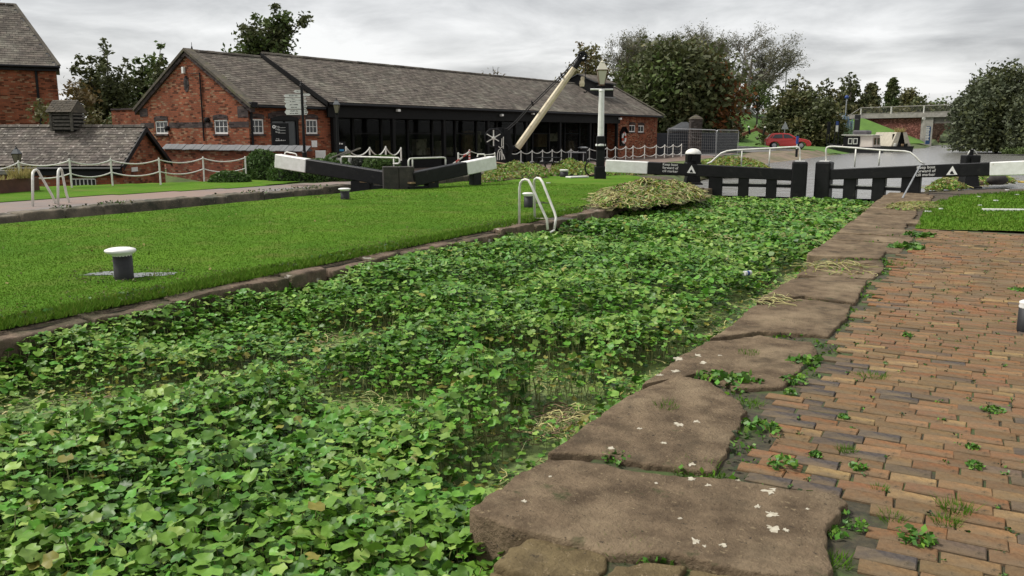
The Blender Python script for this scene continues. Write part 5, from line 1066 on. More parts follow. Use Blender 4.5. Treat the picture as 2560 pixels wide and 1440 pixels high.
# jib
j0, j1 = K(1293, 370), K(1437, 168); b = MB(); b.tube([j0, j0.lerp(j1, .5), j1], [.19, .185, .15], 8); b.obj('jib', M_cream, t)
b = MB(); b.tube([j1 - (j1 - j0).normalized() * .05, K(1452, 144)], [.17, .14], 8); b.obj('jib_head', M_black, t)
ph = K(1456, 141); b = MB(); b.tube([ph + (_rt * math.cos(k * math.pi / 10) + UP * math.sin(k * math.pi / 10)) * .2 for k in range(21)], .07, 6); b.obj('pulley', M_black, t)
b = MB(); b.beam(K(1446, 150, -.14), K(1463, 130, -.14), .04, .16); b.beam(K(1446, 150, .14), K(1463, 130, .14), .04, .16); b.obj('pulley_cheek', M_black, t)
b = MB(); b.tube([K(1280, 372), j0], .16, 8); b.obj('jib_shoe', M_black, t)
for off, sh in ((-.2, 0), (.2, 6)):
    pts = [K(x, y + sh, off) for x, y in ((1258, 330), (1290, 302), (1330, 258), (1338, 252), (1380, 210), (1410, 182), (1446, 140))]; b = MB(); b.tube(pts, .03, 5); b.obj('tie_rod', M_black, t)
for x, y in ((1331, 257), (1404, 187), (1266, 326)): b = MB(); b.beam(K(x - 2, y - 3, -.25), K(x + 2, y + 6, .25), .05, .12); b.obj('rod_clamp', M_black, t)
hx = K(1464, 142); zh = zat(hx, 200); b = MB(); zc = hx.z
n = 26
for k in range(n):
    z0 = hx.z - (hx.z - zh) * k / n; b.beam(V((hx.x, hx.y, z0)), V((hx.x, hx.y, z0 - (hx.z - zh) / n * .9)), .05 if k % 2 else .025, .025 if k % 2 else .05)
o = b.obj('hoist_chain', M_black, t); o['kind'] = 'stuff'
b = MB(); zq = zat(hx, 225); b.tube([V((hx.x, hx.y, zh)), V((hx.x, hx.y, zq + .1))] + [V((hx.x, hx.y, zq)) + _rt * (math.sin(a) * .11) + UP * (math.cos(a) * .11 - .02) for a in [0, .8, 1.6, 2.4, 3.2, 4.0]], .03, 6); b.obj('hook', M_black, t)
for x, y, r in ((1456.5, 197, .11), (1455, 209, .15)):
    q_ = K(x, y); b = MB(); b.lathe(q_ - UP * r, [(r * .8, 0), (r, r), (r * .8, r * 2)], 10); b.obj('counterweight', M_cream, t)

# ------------------------------------------------------------------ planter, picnic table, bin, planks
q0, q1 = gp(-60, 492, -.02), gp(72, 481, -.02); t = thing('planter_box', 'long brown planter box with dry grass at the left edge', 'planter', q0); e = (q1 - q0); hgt = .42
b = MB(); b.obox(q0, e, HFW * .6, UP * hgt); b.obj('box', mat('planter_brown', (.11, .045, .03), (.075, .03, .022), 4, .8), t, bev=.015)
def blades(c, n, h, sp, w, seed, lean=.5):
    r = np.random.RandomState(seed); out_ = np.zeros((n, 3, 3))
    a = r.rand(n) * 6.283; rad = sp * np.sqrt(r.rand(n)); bx = c[0] + rad * np.cos(a); by = c[1] + rad * np.sin(a); hh_ = h * (.5 + .6 * r.rand(n)); la = a + r.randn(n) * .8; ll = lean * hh_ * r.rand(n); wa = r.rand(n) * 6.283
    out_[:, 0] = np.stack([bx + w * np.cos(wa), by + w * np.sin(wa), np.full(n, c[2])], 1); out_[:, 1] = np.stack([bx - w * np.cos(wa), by - w * np.sin(wa), np.full(n, c[2])], 1); out_[:, 2] = np.stack([bx + ll * np.cos(la), by + ll * np.sin(la), c[2] + hh_], 1); return out_
M_dry = mat('dry_grass', (.42, .35, .13), (.28, .24, .09), 5, .9, isl=.3, trans=.25)
c_ = q0.lerp(q1, .75) + HFW * .3; o = fast('dry_grass', blades((c_.x, c_.y, hgt - .02), 260, .4, .28, .012, 3, .9), 3, M_dry, t); o['kind'] = 'stuff'
c_ = q0.lerp(q1, .3) + HFW * .3; o = fast('low_plants', blades((c_.x, c_.y, hgt - .02), 120, .15, .4, .012, 4, .9), 3, M_dry, t); o['kind'] = 'stuff'
p = dp(-35, 436, 26.0); p2 = dp(40, 436, 26.0); t = thing('bench_top', 'pale grey bench board behind the planter', 'bench', (p.x, p.y, -.3)); b = MB(); b.obox(p, p2 - p, HFW * .35, UP * .12); b.obj('board', M_conc, t)
for k in (.2, .8): b = MB(); q_ = p.lerp(p2, k) + HFW * .15; b.box((q_.x, q_.y, (q_.z - 1.0) / 2 - .0), (.1, .2, q_.z + 1.0), (_rt.x, _rt.y)); b.obj('leg', M_gate, t)

def picnic(label, px, py, sc=1.0):
    p = gp(px, py, -.1); t = thing('picnic_table', label, 'picnic table', p); e = (_rt * .9 + HFW * .45).normalized(); f = V((-e.y, e.x, 0)); m = M_gate; X = lambda a, c, z: p + (e * a + f * c + UP * z) * sc
    for k in range(4): b = MB(); b.beam(X(-.75, -.3 + .2 * k, .74), X(.75, -.3 + .2 * k, .74), .17 * sc, .04 * sc); b.obj('top_plank', m, t)
    for sg in (-1, 1):
        b = MB(); b.beam(X(-.75, .72 * sg, .44), X(.75, .72 * sg, .44), .24 * sc, .045 * sc); b.obj('seat_plank', m, t)
        for a in (-.55, .55): b = MB(); b.beam(X(a, .28 * sg, .72), X(a, .68 * sg, 0), .09 * sc, .05 * sc); b.obj('leg', m, t)
    for a in (-.55, .55): b = MB(); b.beam(X(a, -.78, .4), X(a, .78, .4), .05 * sc, .09 * sc); b.obj('crossbar', m, t)
picnic('black picnic table beside the weed heaps', 1372, 424, .8)
# cafe table and bin in front of the shed
q = dp(1440, 398, 56); t = thing('cafe_table', 'grey topped table in front of the shed glazing', 'table', (q.x, q.y, -.35)); b = MB(); b.box((q.x, q.y, .42), (1.3, .7, .05), (_rt.x, _rt.y)); b.obj('table_top', M_steel, t)
for k in (-.5, .5): b = MB(); b.box((q.x + _rt.x * k, q.y + _rt.y * k, .02), (.06, .06, .75), (_rt.x, _rt.y)); b.obj('leg', M_steel, t)
q = dp(1457, 396, 58); t = thing('litter_bin', 'black drum litter bin with domed lid by the fence', 'litter bin', (q.x, q.y, -.35)); b = MB(); b.lathe((q.x, q.y, -.35), [(.3, 0), (.32, .05), (.32, .95)], 14); b.obj('drum', M_black, t); b = MB(); b.lathe((q.x, q.y, .68), [(.36, 0), (.36, .05), (.2, .1)], 14); b.obj('lid', M_steel, t)
def plank(name, label, pts, w, h, m, z=.03, cat='plank'):
    b = MB()
    for a, c in zip(pts[:-1], pts[1:]): b.beam(V(a) + UP * z, V(c) + UP * z, w, h)
    o = b.obj(name, m, bev=.01); tag(o, label, cat)
plank('white_board', 'white board lying on the lawn by the lamp post', [gp(1420, 445), gp(1466, 443.5)], .35, .06, M_white)
plank('grey_pole', 'grey pole lying from the white board towards the lamp post', [gp(1462, 443), gp(1492, 434)], .1, .06, M_wood)
plank('white_kerb_board', 'long thin white board lying on the quay grass', [gp(2456, 528.5), gp(2640, 530)], .1, .06, M_white)
plank('long_pole', 'long wooden pole lying across the weed heap', [gp(1228, 418) + UP * .25, gp(1300, 428) + UP * .2, gp(1340, 436) + UP * .12], .05, .05, M_wood)
# old fender on the quay
q = gp(2492, 463, 0); b = MB(); e = _rt; b.tube([q + UP * .16 - e * .33, q + UP * .17 - e * .2, q + UP * .17 + e * .2, q + UP * .15 + e * .33], [.06, .16, .16, .06], 10); o = b.obj('old_fender', mat('rubber_brown', (.05, .042, .035), (.025, .022, .02), 9, .9, .02, 20), smooth=True); tag(o, 'dark brown boat fender lying on the quay by the weeds', 'fender')
q = gp(2446, 465, 0); b = MB(); b.box((q.x, q.y, .08), (.24, .2, .16), (1, .3)); o = b.obj('loose_stone', M_stone, bev=.03); tag(o, 'loose reddish stone block between paddle stand and fender', 'stone')
plank('yellow_hose', 'yellow strip at the water edge beyond the quay grass', [gp(2545, 457), gp(2600, 459)], .07, .05, mat('yellow_plastic', (.6, .42, .03), (.5, .35, .02), 5, .5))
# ================================================================== FAR SIDE: road, cars, boats, bridge, fencing
# ---------------------------------------------------------------- temporary fencing and dark store behind it
dF = 70.0
def HP(x, y, off=0.0): return dp(x, y, dF + off)
def zg(p): return float(terrain(np.array(p[0]), np.array(p[1])))
t = thing('dark_store', 'dark blue corrugated store behind the mesh fencing', 'store', HP(1745, 386, 2.5)); M_navy = mat('navy_cladding', (.03, .036, .048), (.018, .021, .03), 3, .5)
a, c = HP(1640, 386, 2.6), HP(1842, 384, 2.6); zt = HP(1740, 331, 2.6).z; b = MB(); b.obox((a.x, a.y, a.z - .2), V((c.x - a.x, c.y - a.y, 0)), HFW * 2.5, UP * (zt - a.z + .15)); b.obj('body', M_navy, t)
for k in range(13):
    z = a.z - .05 + k * (zt - a.z) / 13; b = MB(); b.beam(V((a.x, a.y, z)) - HFW * .02, V((c.x, c.y, z)) - HFW * .02, .05, .07); b.obj('cladding_slat', M_navy, t)
t = thing('gate_pier', 'grey brown brick gate pier with pyramid cap behind the fencing', 'pier', HP(1736, 387, 1.2)); p = HP(1736, 388, 1.2); zt = HP(1736, 299, 1.2).z; b = MB(); b.box((p.x, p.y, (p.z - .3 + zt) / 2), (.95, .95, zt - p.z + .3), (_rt.x, _rt.y)); b.obj('shaft', brickmat('pier_brick', (.085, .07, .062), (.055, .045, .042), (.07, .06, .05)), t, uv=True)
b = MB(); b.lathe((p.x, p.y, zt), [(.72, 0), (.74, .06), (.62, .12), (.6, .16), (.05, .42)], 4, rot=YAW + math.pi / 4); b.obj('cap', M_moss, t)
t = thing('hut', 'low dark hut with hipped roof between fencing and tree', 'hut', HP(1705, 386, 6)); p = HP(1708, 386, 6); b = MB(); zt = HP(1708, 326, 6).z; b.box((p.x, p.y, (p.z + zt) / 2), (2.6, 2.4, zt - p.z + .4), (_rt.x, _rt.y)); b.obj('wall', mat('dark_brown_wall', (.045, .038, .034), (.03, .026, .024), 3, .9), t); b = MB(); b.lathe((p.x, p.y, zt), [(2.0, 0), (.3, .75)], 4, rot=YAW + math.pi / 4); b.obj('roof', M_slate_d, t)
def heras(label, xa, xb, ya, yb, yta, ytb, da, db):
    A, Bq = dp(xa, ya, da), dp(xb, yb, db); za, zb = dp(xa, yta, da).z, dp(xb, ytb, db).z; t = thing('mesh_fence_panel', label, 'fence panel', A, 'temporary mesh fence panels')
    r = .03; A0, B0 = V((A.x, A.y, A.z)), V((Bq.x, Bq.y, Bq.z)); A1, B1 = V((A.x, A.y, za)), V((Bq.x, Bq.y, zb)); e = (B0 - A0).normalized()
    pts = [A0, A1 - UP * .15] + arc(A1 - UP * .15, A1, A1 + e * .15, 4)[1:] + arc(B1 - e * .15, B1, B1 - UP * .15, 4) + [B0, A0]; b = MB(); b.tube(pts, .034, 6); b.obj('frame', M_steel, t)
    n = 24; b = MB()
    for k in range(1, n): q = A0.lerp(B0, k / n); q1 = A1.lerp(B1, k / n); b.tube([q, q1], .006, 3)
    for k in range(1, 9): b.tube([A0.lerp(A1, k / 9), B0.lerp(B1, k / 9)], .006, 3)
    o = b.obj('mesh', M_steel, t); o['kind'] = 'stuff'
    for q in (A0, B0): b = MB(); b.box(q - UP * .05, (.6, .25, .14), (HFW.x, HFW.y)); b.obj('foot_block', M_conc, t, bev=.03)
heras('wide mesh fence panel in front of the gate pier', 1668, 1788, 387, 388, 321, 325, 69, 67); heras('mesh fence panel beside the road, right of the gate pier', 1790, 1844, 388, 386, 325, 326, 67, 69)

# ---------------------------------------------------------------- cars
def car(label, c, fwd, L, paint, zs=1.0):
    """hatchback; c = ground point under the middle, fwd = unit heading"""
    c = V(c); f = V((fwd[0], fwd[1], 0)).normalized(); s = V((-f.y, f.x, 0)); t = thing('parked_car', label, 'car', c); k = L / 4.2; X = lambda a, w, z: c + f * (a - 2.1) * k + s * w * k + UP * z * k * zs
    def hw(z): return .86 if z < .85 else .86 - (z - .85) * .36
    prof = [(.06, .42), (.02, .62), (.1, .92), (.3, 1.12), (.52, 1.38), (.8, 1.46), (1.6, 1.47), (2.15, 1.42), (2.75, 1.08), (3.0, .98), (3.6, .9), (3.95, .78), (4.14, .6), (4.18, .4), (4.12, .26), (3.75, .22), (3.68, .45), (3.5, .62), (3.25, .66), (3.0, .6), (2.84, .42), (2.78, .22), (1.3, .22), (1.22, .45), (1.04, .62), (.8, .66), (.55, .6), (.4, .42), (.34, .24), (.12, .28)]
    b = MB(); n = len(prof); b.v = [X(a, -hw(z), z) for a, z in prof] + [X(a, hw(z), z) for a, z in prof]
    b.f = [list(range(n))[::-1], list(range(n, 2 * n))] + [[i, (i + 1) % n, (i + 1) % n + n, i + n] for i in range(n)]; b.m = [0] * len(b.f)
    b.obj('body', paint, t, bev=.05, seg=2)
    tint = mat('car_glass', (.03, .035, .04), (.02, .025, .03), 2, .1)
    for sg in (-1, 1):
        for q in ([(.62, 1.0), (.82, 1.33), (1.5, 1.36), (1.55, 1.0)], [(1.66, 1.0), (1.6, 1.36), (2.08, 1.33), (2.62, 1.02)], [(.4, 1.05), (.66, 1.3), (.55, 1.02)]):
            b = MB(); b.prism([X(a, sg * (hw(z) - .01), z) for a, z in q], s * sg * .03 * k); b.obj('side_window', tint, t)
        b = MB(); b.obox(X(2.5, sg * .84, .98), f * .18 * k, s * sg * .18 * k, UP * .13 * k); b.obj('wing_mirror', paint, t, bev=.02)
        b = MB(); b.prism([X(a, sg * .6, z) for a, z in ((3.72, .78), (3.98, .7), (4.12, .62), (3.85, .62))], s * sg * .24 * k); b.obj('headlight', mat('headlamp', (.75, .75, .7), (.6, .6, .55), 6, .15), t)
        b = MB(); b.prism([X(a, sg * .62, z) for a, z in ((.01, .75), (.08, .95), (.25, .93), (.2, .75))], s * sg * .225 * k); b.obj('tail_light', M_red, t)
        for a in (.8, 3.25):
            o_ = X(a, sg * .66, .31); b = MB(); b.lathe(o_, [(.25 * k, 0), (.31 * k, .02), (.31 * k, .18 * k), (.22 * k, .2 * k)], 18, axis=s * sg); wl = b.obj('wheel', mat('tyre_rubber', (.018, .018, .018), (.012, .012, .012), 8, .8), t)
            b = MB(); b.lathe(o_ + s * sg * .17 * k, [(.2 * k, 0), (.2 * k, .035 * k), (.04, .045 * k)], 12, axis=s * sg); b.obj('rim', M_steel, wl)
    for q in ([(2.2, 1.4), (2.72, 1.1)], [(.48, 1.36), (.28, 1.1)]):
        (a0, z0), (a1, z1) = q; o_ = .025 * (1 if a1 > a0 else -1); b = MB(); b.add([X(a0 + o_, -hw(z0) + .1, z0 + .02), X(a0 + o_, hw(z0) - .1, z0 + .02), X(a1 + o_, hw(z1) - .08, z1 + .02), X(a1 + o_, -hw(z1) + .08, z1 + .02)], [(0, 1, 2, 3)]); b.obj('windscreen' if a1 > a0 else 'rear_window', tint, t)
    return t
M_carred = mat('car_red', (.50, .022, .016), (.45, .018, .014), 1, .22, spec=.6); M_carwhite = mat('car_white', (.75, .75, .75), (.7, .7, .7), 1, .25)
cR = dp(1968, 371.5, 82.0); car('red hatchback parked on the road beyond the lock gates', cR, (_rt * .98 + HFW * -.2), 4.35, M_carred)
cW = dp(1848, 291, 117.0); car('white car up on the bank among the tree trunks', (cW.x, cW.y, cW.z), _rt, 4.0, M_carwhite)
b = MB(); b.obox(cW - _rt * 4 - UP * .25 - HFW * 2, _rt * 8, HFW * 5, UP * .24); o = b.obj('bank_road', M_road); tag(o, 'road on top of the bank', kind='structure')

# ---------------------------------------------------------------- signs and posts
def pole(t, p, h, r, m, name='pole'): b = MB(); b.lathe(p, [(r, -.1), (r, h)], 8); b.obj(name, m, t)
p = dp(1960, 352, 88); t = thing('warning_sign', 'grey back of a triangular road sign behind the red car', 'road sign', p); zt = zat(p, 304); pole(t, p, zt - p.z, .045, M_steel); hT = zt - zat(p, 323)
b = MB(); pc = V((p.x, p.y, zt)) - HFW * .06; w_ = 9 * 88 / FPX; b.prism([pc + UP * .02, pc - _rt * w_ - UP * hT, pc + _rt * w_ - UP * hT], -HFW * .03); b.obj('triangle_plate', M_steel, t)
p = dp(1991, 389, 62); t = thing('blue_marker_post', 'slim post with blue and white bands at the slipway edge', 'marker post', p); zt = zat(p, 340); pole(t, p, (zt - p.z) * .35, .09, M_black, 'foot'); b = MB(); b.lathe(p, [(.05, .3), (.05, (zt - p.z) * .72)], 8); b.obj('white_band', M_rail, t); b = MB(); b.lathe(p, [(.1, (zt - p.z) * .6), (.1, zt - p.z)], 8); M_blu = mat('royal_blue', (.02, .06, .25), (.015, .045, .2), 4, .5); b.obj('blue_band', M_blu, t)
def woodframe():
    dd = 95.0; q = lambda x, y, o=0: dp(x, y, dd + o); c = q(1890, 334); t = thing('timber_sculpture', 'brown timber beams leaning in a low peak between two black posts on the bank', 'sculpture', c); m = mat('red_timber', (.22, .085, .045), (.15, .06, .035), 4, .8)
    for a, e in (((1856, 337), (1893, 322)), ((1889, 321.5), (1922, 337))): b = MB(); b.beam(q(*a), q(*e), .3, .32); b.obj('beam', m, t)
    for x, y0, y1, lean in ((1873, 336, 319, -2), (1911, 337, 320, 3)):
        b = MB(); b.tube([q(x - lean, y0, -.3), q(x + lean * .5, y1, -.3)], .1, 8); b.obj('post', M_black, t); b = MB(); s_ = q(x + lean * .5, y1 - 1.5, -.3); b.lathe(s_ - UP * .09, [(.05, 0), (.12, .05), (.13, .1), (.08, .17), (.01, .2)], 10); b.obj('white_knob', M_rail, t, smooth=True)
woodframe()
# street light
p = dp(1957, 330, 126); t = thing('street_light', 'tall grey street light with a flat arm above the trees', 'street light', p); zt = zat(p, 138); pole(t, p, zt - p.z, .09, M_steel); b = MB(); b.tube([V((p.x, p.y, zt - .3)), V((p.x, p.y, zt)) + _rt * .25, V((p.x, p.y, zt)) + _rt * 1.2], .06, 6); b.obj('arm', M_steel, t); b = MB(); b.box(V((p.x, p.y, zt)) + _rt * 1.75, (1.1, .3, .12), (_rt.x, _rt.y)); b.obj('lamp_head', mat('dark_grey', (.08, .08, .085), (.05, .05, .05), 4, .5), t)
# blue capped camera pole, black info panels, coloured pole screen
p = dp(2110, 340, 108); t = thing('camera_pole', 'grey pole with a blue camera head above the bridge ramp', 'pole', p); zt = zat(p, 246); pole(t, p, zt - p.z, .07, M_steel); b = MB(); b.lathe((p.x, p.y, zt - .05), [(.1, 0), (.24, .08), (.26, .25), (.15, .42), (.02, .46)], 10); b.obj('head', M_blu, t)
t = None; dS = 98.0
q0 = dp(2112, 352, dS); t = thing('coloured_pole_screen', 'screen of tall blue and green poles on the grass', 'sculpture', q0); r_ = random.Random(3); cols = [mat('pole_blue', (.12, .22, .32), (.09, .17, .26), 3, .5), mat('pole_green', (.12, .26, .13), (.09, .2, .1), 3, .5), mat('pole_pale', (.3, .4, .42), (.22, .31, .33), 3, .5)]
for k in range(13):
    x = 2095 + k * 2.9; top = (286 if k < 9 else 300) + r_.uniform(-4, 6); a = dp(x, 352 - k * .1, dS + r_.uniform(-.3, .3)); zt = zat(a, top); zm = a.z + (zt - a.z) * r_.uniform(.4, .6); b = MB(); b.tube([V((a.x, a.y, a.z - .1)), V((a.x, a.y, zm))], .055, 6); b.obj('pole', cols[1], t); b = MB(); b.tube([V((a.x, a.y, zm)), V((a.x, a.y, zt))], .055, 6); b.obj('pole', cols[0 if k % 3 else 2], t)
    if k < 12: b = MB(); z = a.z + r_.uniform(.3, .9) * (zt - a.z); b.tube([V((a.x, a.y, z)), V((a.x, a.y, z + r_.uniform(-.2, .2))) + _rt * .14], .03, 5); b.obj('link', cols[2], t)
a, c = dp(2134, 346, 96), dp(2152, 287, 96); t = thing('black_sign_panel', 'tall black sign panel on the grass slope left of the bridge', 'sign', a); w_ = (c - a).dot(_rt); b = MB(); b.obox((a.x, a.y, a.z - .3), _rt * w_, HFW * .15, UP * (c.z - a.z + .3)); b.obj('panel', mat('black_panel', (.03, .03, .032), (.02, .02, .022), 2, .4), t); b = MB(); b.obox(dp(2136, 300, 95.98), _rt * .5, -HFW * .01, UP * .15); b.obj('faded_mark', mat('faded_grey', (.16, .16, .16), (.1, .1, .1), 5, .6), t)
for k, (x0, x1, y0, y1, yb, mm, lab) in enumerate(((2066, 2072, 304, 336, 362, M_black, 'narrow black notice board on two legs near the big bush'), (2085, 2094, 303, 313, 364, M_blu, 'blue and white notice on two black legs beside the coloured poles'))):
    a = dp(x0, yb, 88); cpt = dp(x1, yb, 88); t = thing('bank_notice', lab, 'sign', a); zt, zm = zat(a, y0), zat(a, y1)
    for q in (a, cpt): b = MB(); b.box((q.x, q.y, (q.z + zt) / 2), (.09, .09, zt - q.z), (1, 0)); b.obj('leg', M_black, t)
    b = MB(); b.obox((a.x, a.y, zm), V((cpt.x - a.x, cpt.y - a.y, 0)), HFW * .06, UP * (zt - zm)); b.obj('panel', mm, t)
    if k: z3 = zat(a, 329); b = MB(); b.obox((a.x, a.y, z3), V((cpt.x - a.x, cpt.y - a.y, 0)), HFW * .06, UP * (zm - z3 - .02)); b.obj('white_panel', M_rail, t)
# white posts on the far right bank
for k, x in enumerate((2521, 2533, 2545, 2557)):
    p = dp(x, 363, 92); b = MB(); b.box((p.x, p.y, p.z + .45), (.14, .14, 1.2), (1, .2)); o = b.obj('white_post', M_rail); tag(o, 'white wooden post on the far bank, %s of the row' % ('leftmost', 'second', 'third', 'rightmost')[k], 'post', 'row of white posts under the willow')

# ---------------------------------------------------------------- boats
def boat(label, px, py, d, A, Bd, la, lb, cabin, canopy=False):
    """corner of the cabin nearest us at (px,py); A and Bd the two horizontal directions of its sides"""
    c = dp(px, py, d); c.z = -.3; A, Bd = V(A).normalized(), V(Bd).normalized(); t = thing('moored_boat', label, 'boat', c, 'boats moored by the bridge'); P_ = lambda a, b_, z: c + A * a + Bd * b_ + UP * z
    m_h = mat('hull_black', (.018, .018, .02), (.01, .01, .012), 3, .45); b = MB(); o_ = .25
    ring = [(-o_, -o_), (la * .8, -o_), (la + 1.6, lb * .25), (la + 2.0, lb / 2), (la + 1.6, lb * .75), (la * .8, lb + o_), (-o_, lb + o_)]
    n = len(ring); b.v = [P_(a * .96, b_ * .9 + lb * .05, -.25) for a, b_ in ring] + [P_(a, b_, .55 + (.3 if a > la else 0)) for a, b_ in ring]; b.f = [[i, (i + 1) % n, (i + 1) % n + n, i + n] for i in range(n)] + [list(range(n, 2 * n)), list(range(n))[::-1]]; b.m = [0] * len(b.f); b.obj('hull', m_h, t)
    b = MB(); b.tube([P_(a, b_, .57 + (.3 if a > la else 0)) for a, b_ in ring + ring[:1]], .06, 6); b.obj('rubbing_strake', M_gate, t)
    if not canopy:
        h = 1.25; b = MB(); tp = .12; b.add([P_(0, 0, .55), P_(la, 0, .55), P_(la, lb, .55), P_(0, lb, .55), P_(tp, tp, .55 + h), P_(la - .3, tp, .55 + h), P_(la - .3, lb - tp, .55 + h), P_(tp, lb - tp, .55 + h)], [(0, 1, 5, 4), (1, 2, 6, 5), (2, 3, 7, 6), (3, 0, 4, 7), (4, 5, 6, 7)]); cab = b.obj('cabin', cabin, t)
        b = MB(); b.obox(P_(-.1, -.1, .55 + h), A * (la + .2), Bd * (lb + .2), UP * .07); b.obj('cabin_roof', M_rail, t, bev=.03)
        sd = -Bd if Bd.dot(V((0, 0, 0)) - c) < 0 else Bd; nA = A.cross(UP); nA = nA if nA.dot(CAM - c) > 0 else -nA; nB = Bd.cross(UP); nB = nB if nB.dot(CAM - c) > 0 else -nB
        b = MB(); b.obox(P_(la * .42, .05, .62) + nA * .02, A * la * .55, UP * 1.08, nA * .02); b.obj('side_panel', M_black, t)
        for k in range(2):
            b = MB(); b.obox(P_(la * (.5 + .17 * k), .06, .9) + nA * .045, A * la * .14, UP * .62, nA * .03); w = b.obj('window', M_rail, t); b = MB(); b.obox(P_(la * (.525 + .17 * k), .06, 1.0) + nA * .08, A * la * .09, UP * .44, nA * .01); b.obj('pane', M_glass, w)
            b = MB(); b.obox(P_(.05, lb * (.16 + .42 * k), .85) + nB * .02, Bd * lb * .26, UP * .72, nB * .03); w = b.obj('window', M_wood, t); b = MB(); b.obox(P_(.05, lb * (.2 + .42 * k), .92) + nB * .055, Bd * lb * .18, UP * .58, nB * .01); b.obj('pane', M_glass, w)
        b = MB(); b.obox(P_(la * .25, lb * .2, .55 + h + .08), A * la * .5, Bd * lb * .55, UP * .45); b.obj('wheelhouse', mat('grey_purple', (.12, .11, .12), (.08, .075, .085), 3, .5), t, bev=.12)
    else:
        h = 1.55; cr = mat('cream_canvas', (.55, .5, .4), (.42, .38, .3), 2, .9); b = MB()
        b.add([P_(0, -.05, .6), P_(la, -.05, .6), P_(la, lb + .05, .6), P_(0, lb + .05, .6), P_(.1, lb * .25, .6 + h), P_(la, lb * .25, .6 + h), P_(la, lb * .75, .6 + h), P_(.1, lb * .75, .6 + h)], [(0, 1, 5, 4), (2, 3, 7, 6), (4, 5, 6, 7), (1, 2, 6, 5)]); b.add([P_(-.02, -.05, .6), P_(-.02, lb * .28, .6), P_(.08, lb * .45, .6 + h), P_(.08, lb * .25, .6 + h)], [(0, 1, 2, 3)]); b.add([P_(-.02, lb * .72, .6), P_(-.02, lb + .05, .6), P_(.08, lb * .75, .6 + h), P_(.08, lb * .55, .6 + h)], [(0, 1, 2, 3)]); b.obj('canopy', cr, t)
        b = MB(); b.obox(P_(.5, .2, .55), A * .1, Bd * (lb - .4), UP * 1.4); b.obj('doors', M_inter, t)
        for k in range(4): b = MB(); b.obox(P_(-.15, lb * (.1 + .2 * k), .56), A * .3, Bd * .25, UP * rnd.uniform(.2, .5)); b.obj('deck_box', (M_rail, M_gate, M_wood, M_gate)[k], t, bev=.03)
        o = fast('roof_plants', blades(tuple(P_(.8, lb * .5, .6 + h)), 160, .55, .5, .03, 8, 1.0), 3, M_dry, t); o['kind'] = 'stuff'
boat('cream and black cabin boat moored at the slipway', 2180, 380, 86, -_rt * .86 + HFW * .5, _rt * .72 + HFW * .7, 3.0, 2.1, mat('cabin_cream', (.72, .64, .56), (.65, .57, .5), 2, .5))
boat('boat with a cream canvas canopy and plants on its roof', 2228, 377, 91, _rt * .1 + HFW * 1.0, _rt * 1.0 - HFW * .1, 7.0, 2.0, None, True)

# ---------------------------------------------------------------- road bridge and old arch bridge
rb = Run(2140, 150, 2430, 130); t = thing('road_bridge', 'brick and concrete road bridge with steel railings over the canal', 'bridge', rb(2230, 352)); M_bb = brickmat('bridge_brick', (.165, .058, .04), (.125, .046, .034), (.11, .065, .05))
def rbz(x, y, off=0.0): return rb(x, y, off)
a, c = rbz(2128, 340), rbz(2312, 340); zt = rbz(2230, 291).z; b = MB(); b.obox((a.x, a.y, -.6), V((c.x - a.x, c.y - a.y, 0)), HFW * 10, UP * (zt + .6)); b.obj('abutment', M_bb, t, uv=True)
a, c = rbz(2306, 340, -.4), rbz(2330, 340, -.4); b = MB(); b.obox((a.x, a.y, -.6), V((c.x - a.x, c.y - a.y, 0)), HFW * 10, UP * (zt + .7)); b.obj('pier', M_conc, t)
a, c = rbz(2125, 340, -.7), rbz(2640, 340, -.7); z0, z1 = rbz(2230, 295).z, rbz(2230, 284).z; b = MB(); b.obox((a.x, a.y, z0), V((c.x - a.x, c.y - a.y, 0)), HFW * 11, UP * (z1 - z0)); b.obj('deck', M_conc, t)
a, c = rbz(2318, 340, -.2), rbz(2640, 340, -.2); zg0 = rbz(2380, 308).z; b = MB(); b.obox((a.x, a.y, zg0), V((c.x - a.x, c.y - a.y, 0)), HFW * .8, UP * (z0 - zg0 - .02)); b.obj('girder', mat('dark_concrete', (.13, .12, .1), (.08, .075, .065), 1, .9), t)
zr = rbz(2250, 266).z; a, c = rbz(2148, 340, -.5), rbz(2640, 340, -.5); A1, C1 = V((a.x, a.y, zr)), V((c.x, c.y, zr))
b = MB(); b.beam(A1, C1, .1, .12); b.obj('top_rail', M_conc, t); b = MB(); b.beam(A1 - UP * (zr - z1 - .1), C1 - UP * (zr - z1 - .1), .08, .08); b.obj('bottom_rail', M_conc, t)
b = MB(); b.beam(A1, rbz(2112, 296, -6), .1, .12); b.obj('ramp_rail', M_conc, t)
for k in range(8): q = A1.lerp(C1, k / 5.4 if k < 5 else k / 7.2); b = MB(); b.box((q.x, q.y, (z1 + zr) / 2), (.18, .18, zr - z1), (_rt.x, _rt.y)); b.obj('rail_post', M_rail, t)
b = MB(); n = 150
for k in range(n): q = A1.lerp(C1, k / n); b.beam(V((q.x, q.y, z1)), V((q.x, q.y, zr)), .035, .035)
o = b.obj('railing_bars', mat('railing_grey', (.14, .135, .12), (.1, .1, .09), 3, .6), t); o['kind'] = 'stuff'
b = MB(); s_ = lambda x, y: rbz(x, y, -1.2); b.add([s_(2144, 296), s_(2160, 296), s_(2306, 352), rbz(2312, 358, -3), rbz(2150, 362, -12), rbz(2125, 300, -4)], [(0, 5, 4, 3, 2, 1)]); o = b.obj('grass_slope', MATS['verge_grass']); tag(o, 'green grass slope against the bridge abutment', kind='structure')
q = rbz(2309, 296.5, -1); b = MB(); b.lathe(q, [(.25, 0), (.25, .15)], 10, axis=-HFW); b.obj('lamp', M_rail, t)
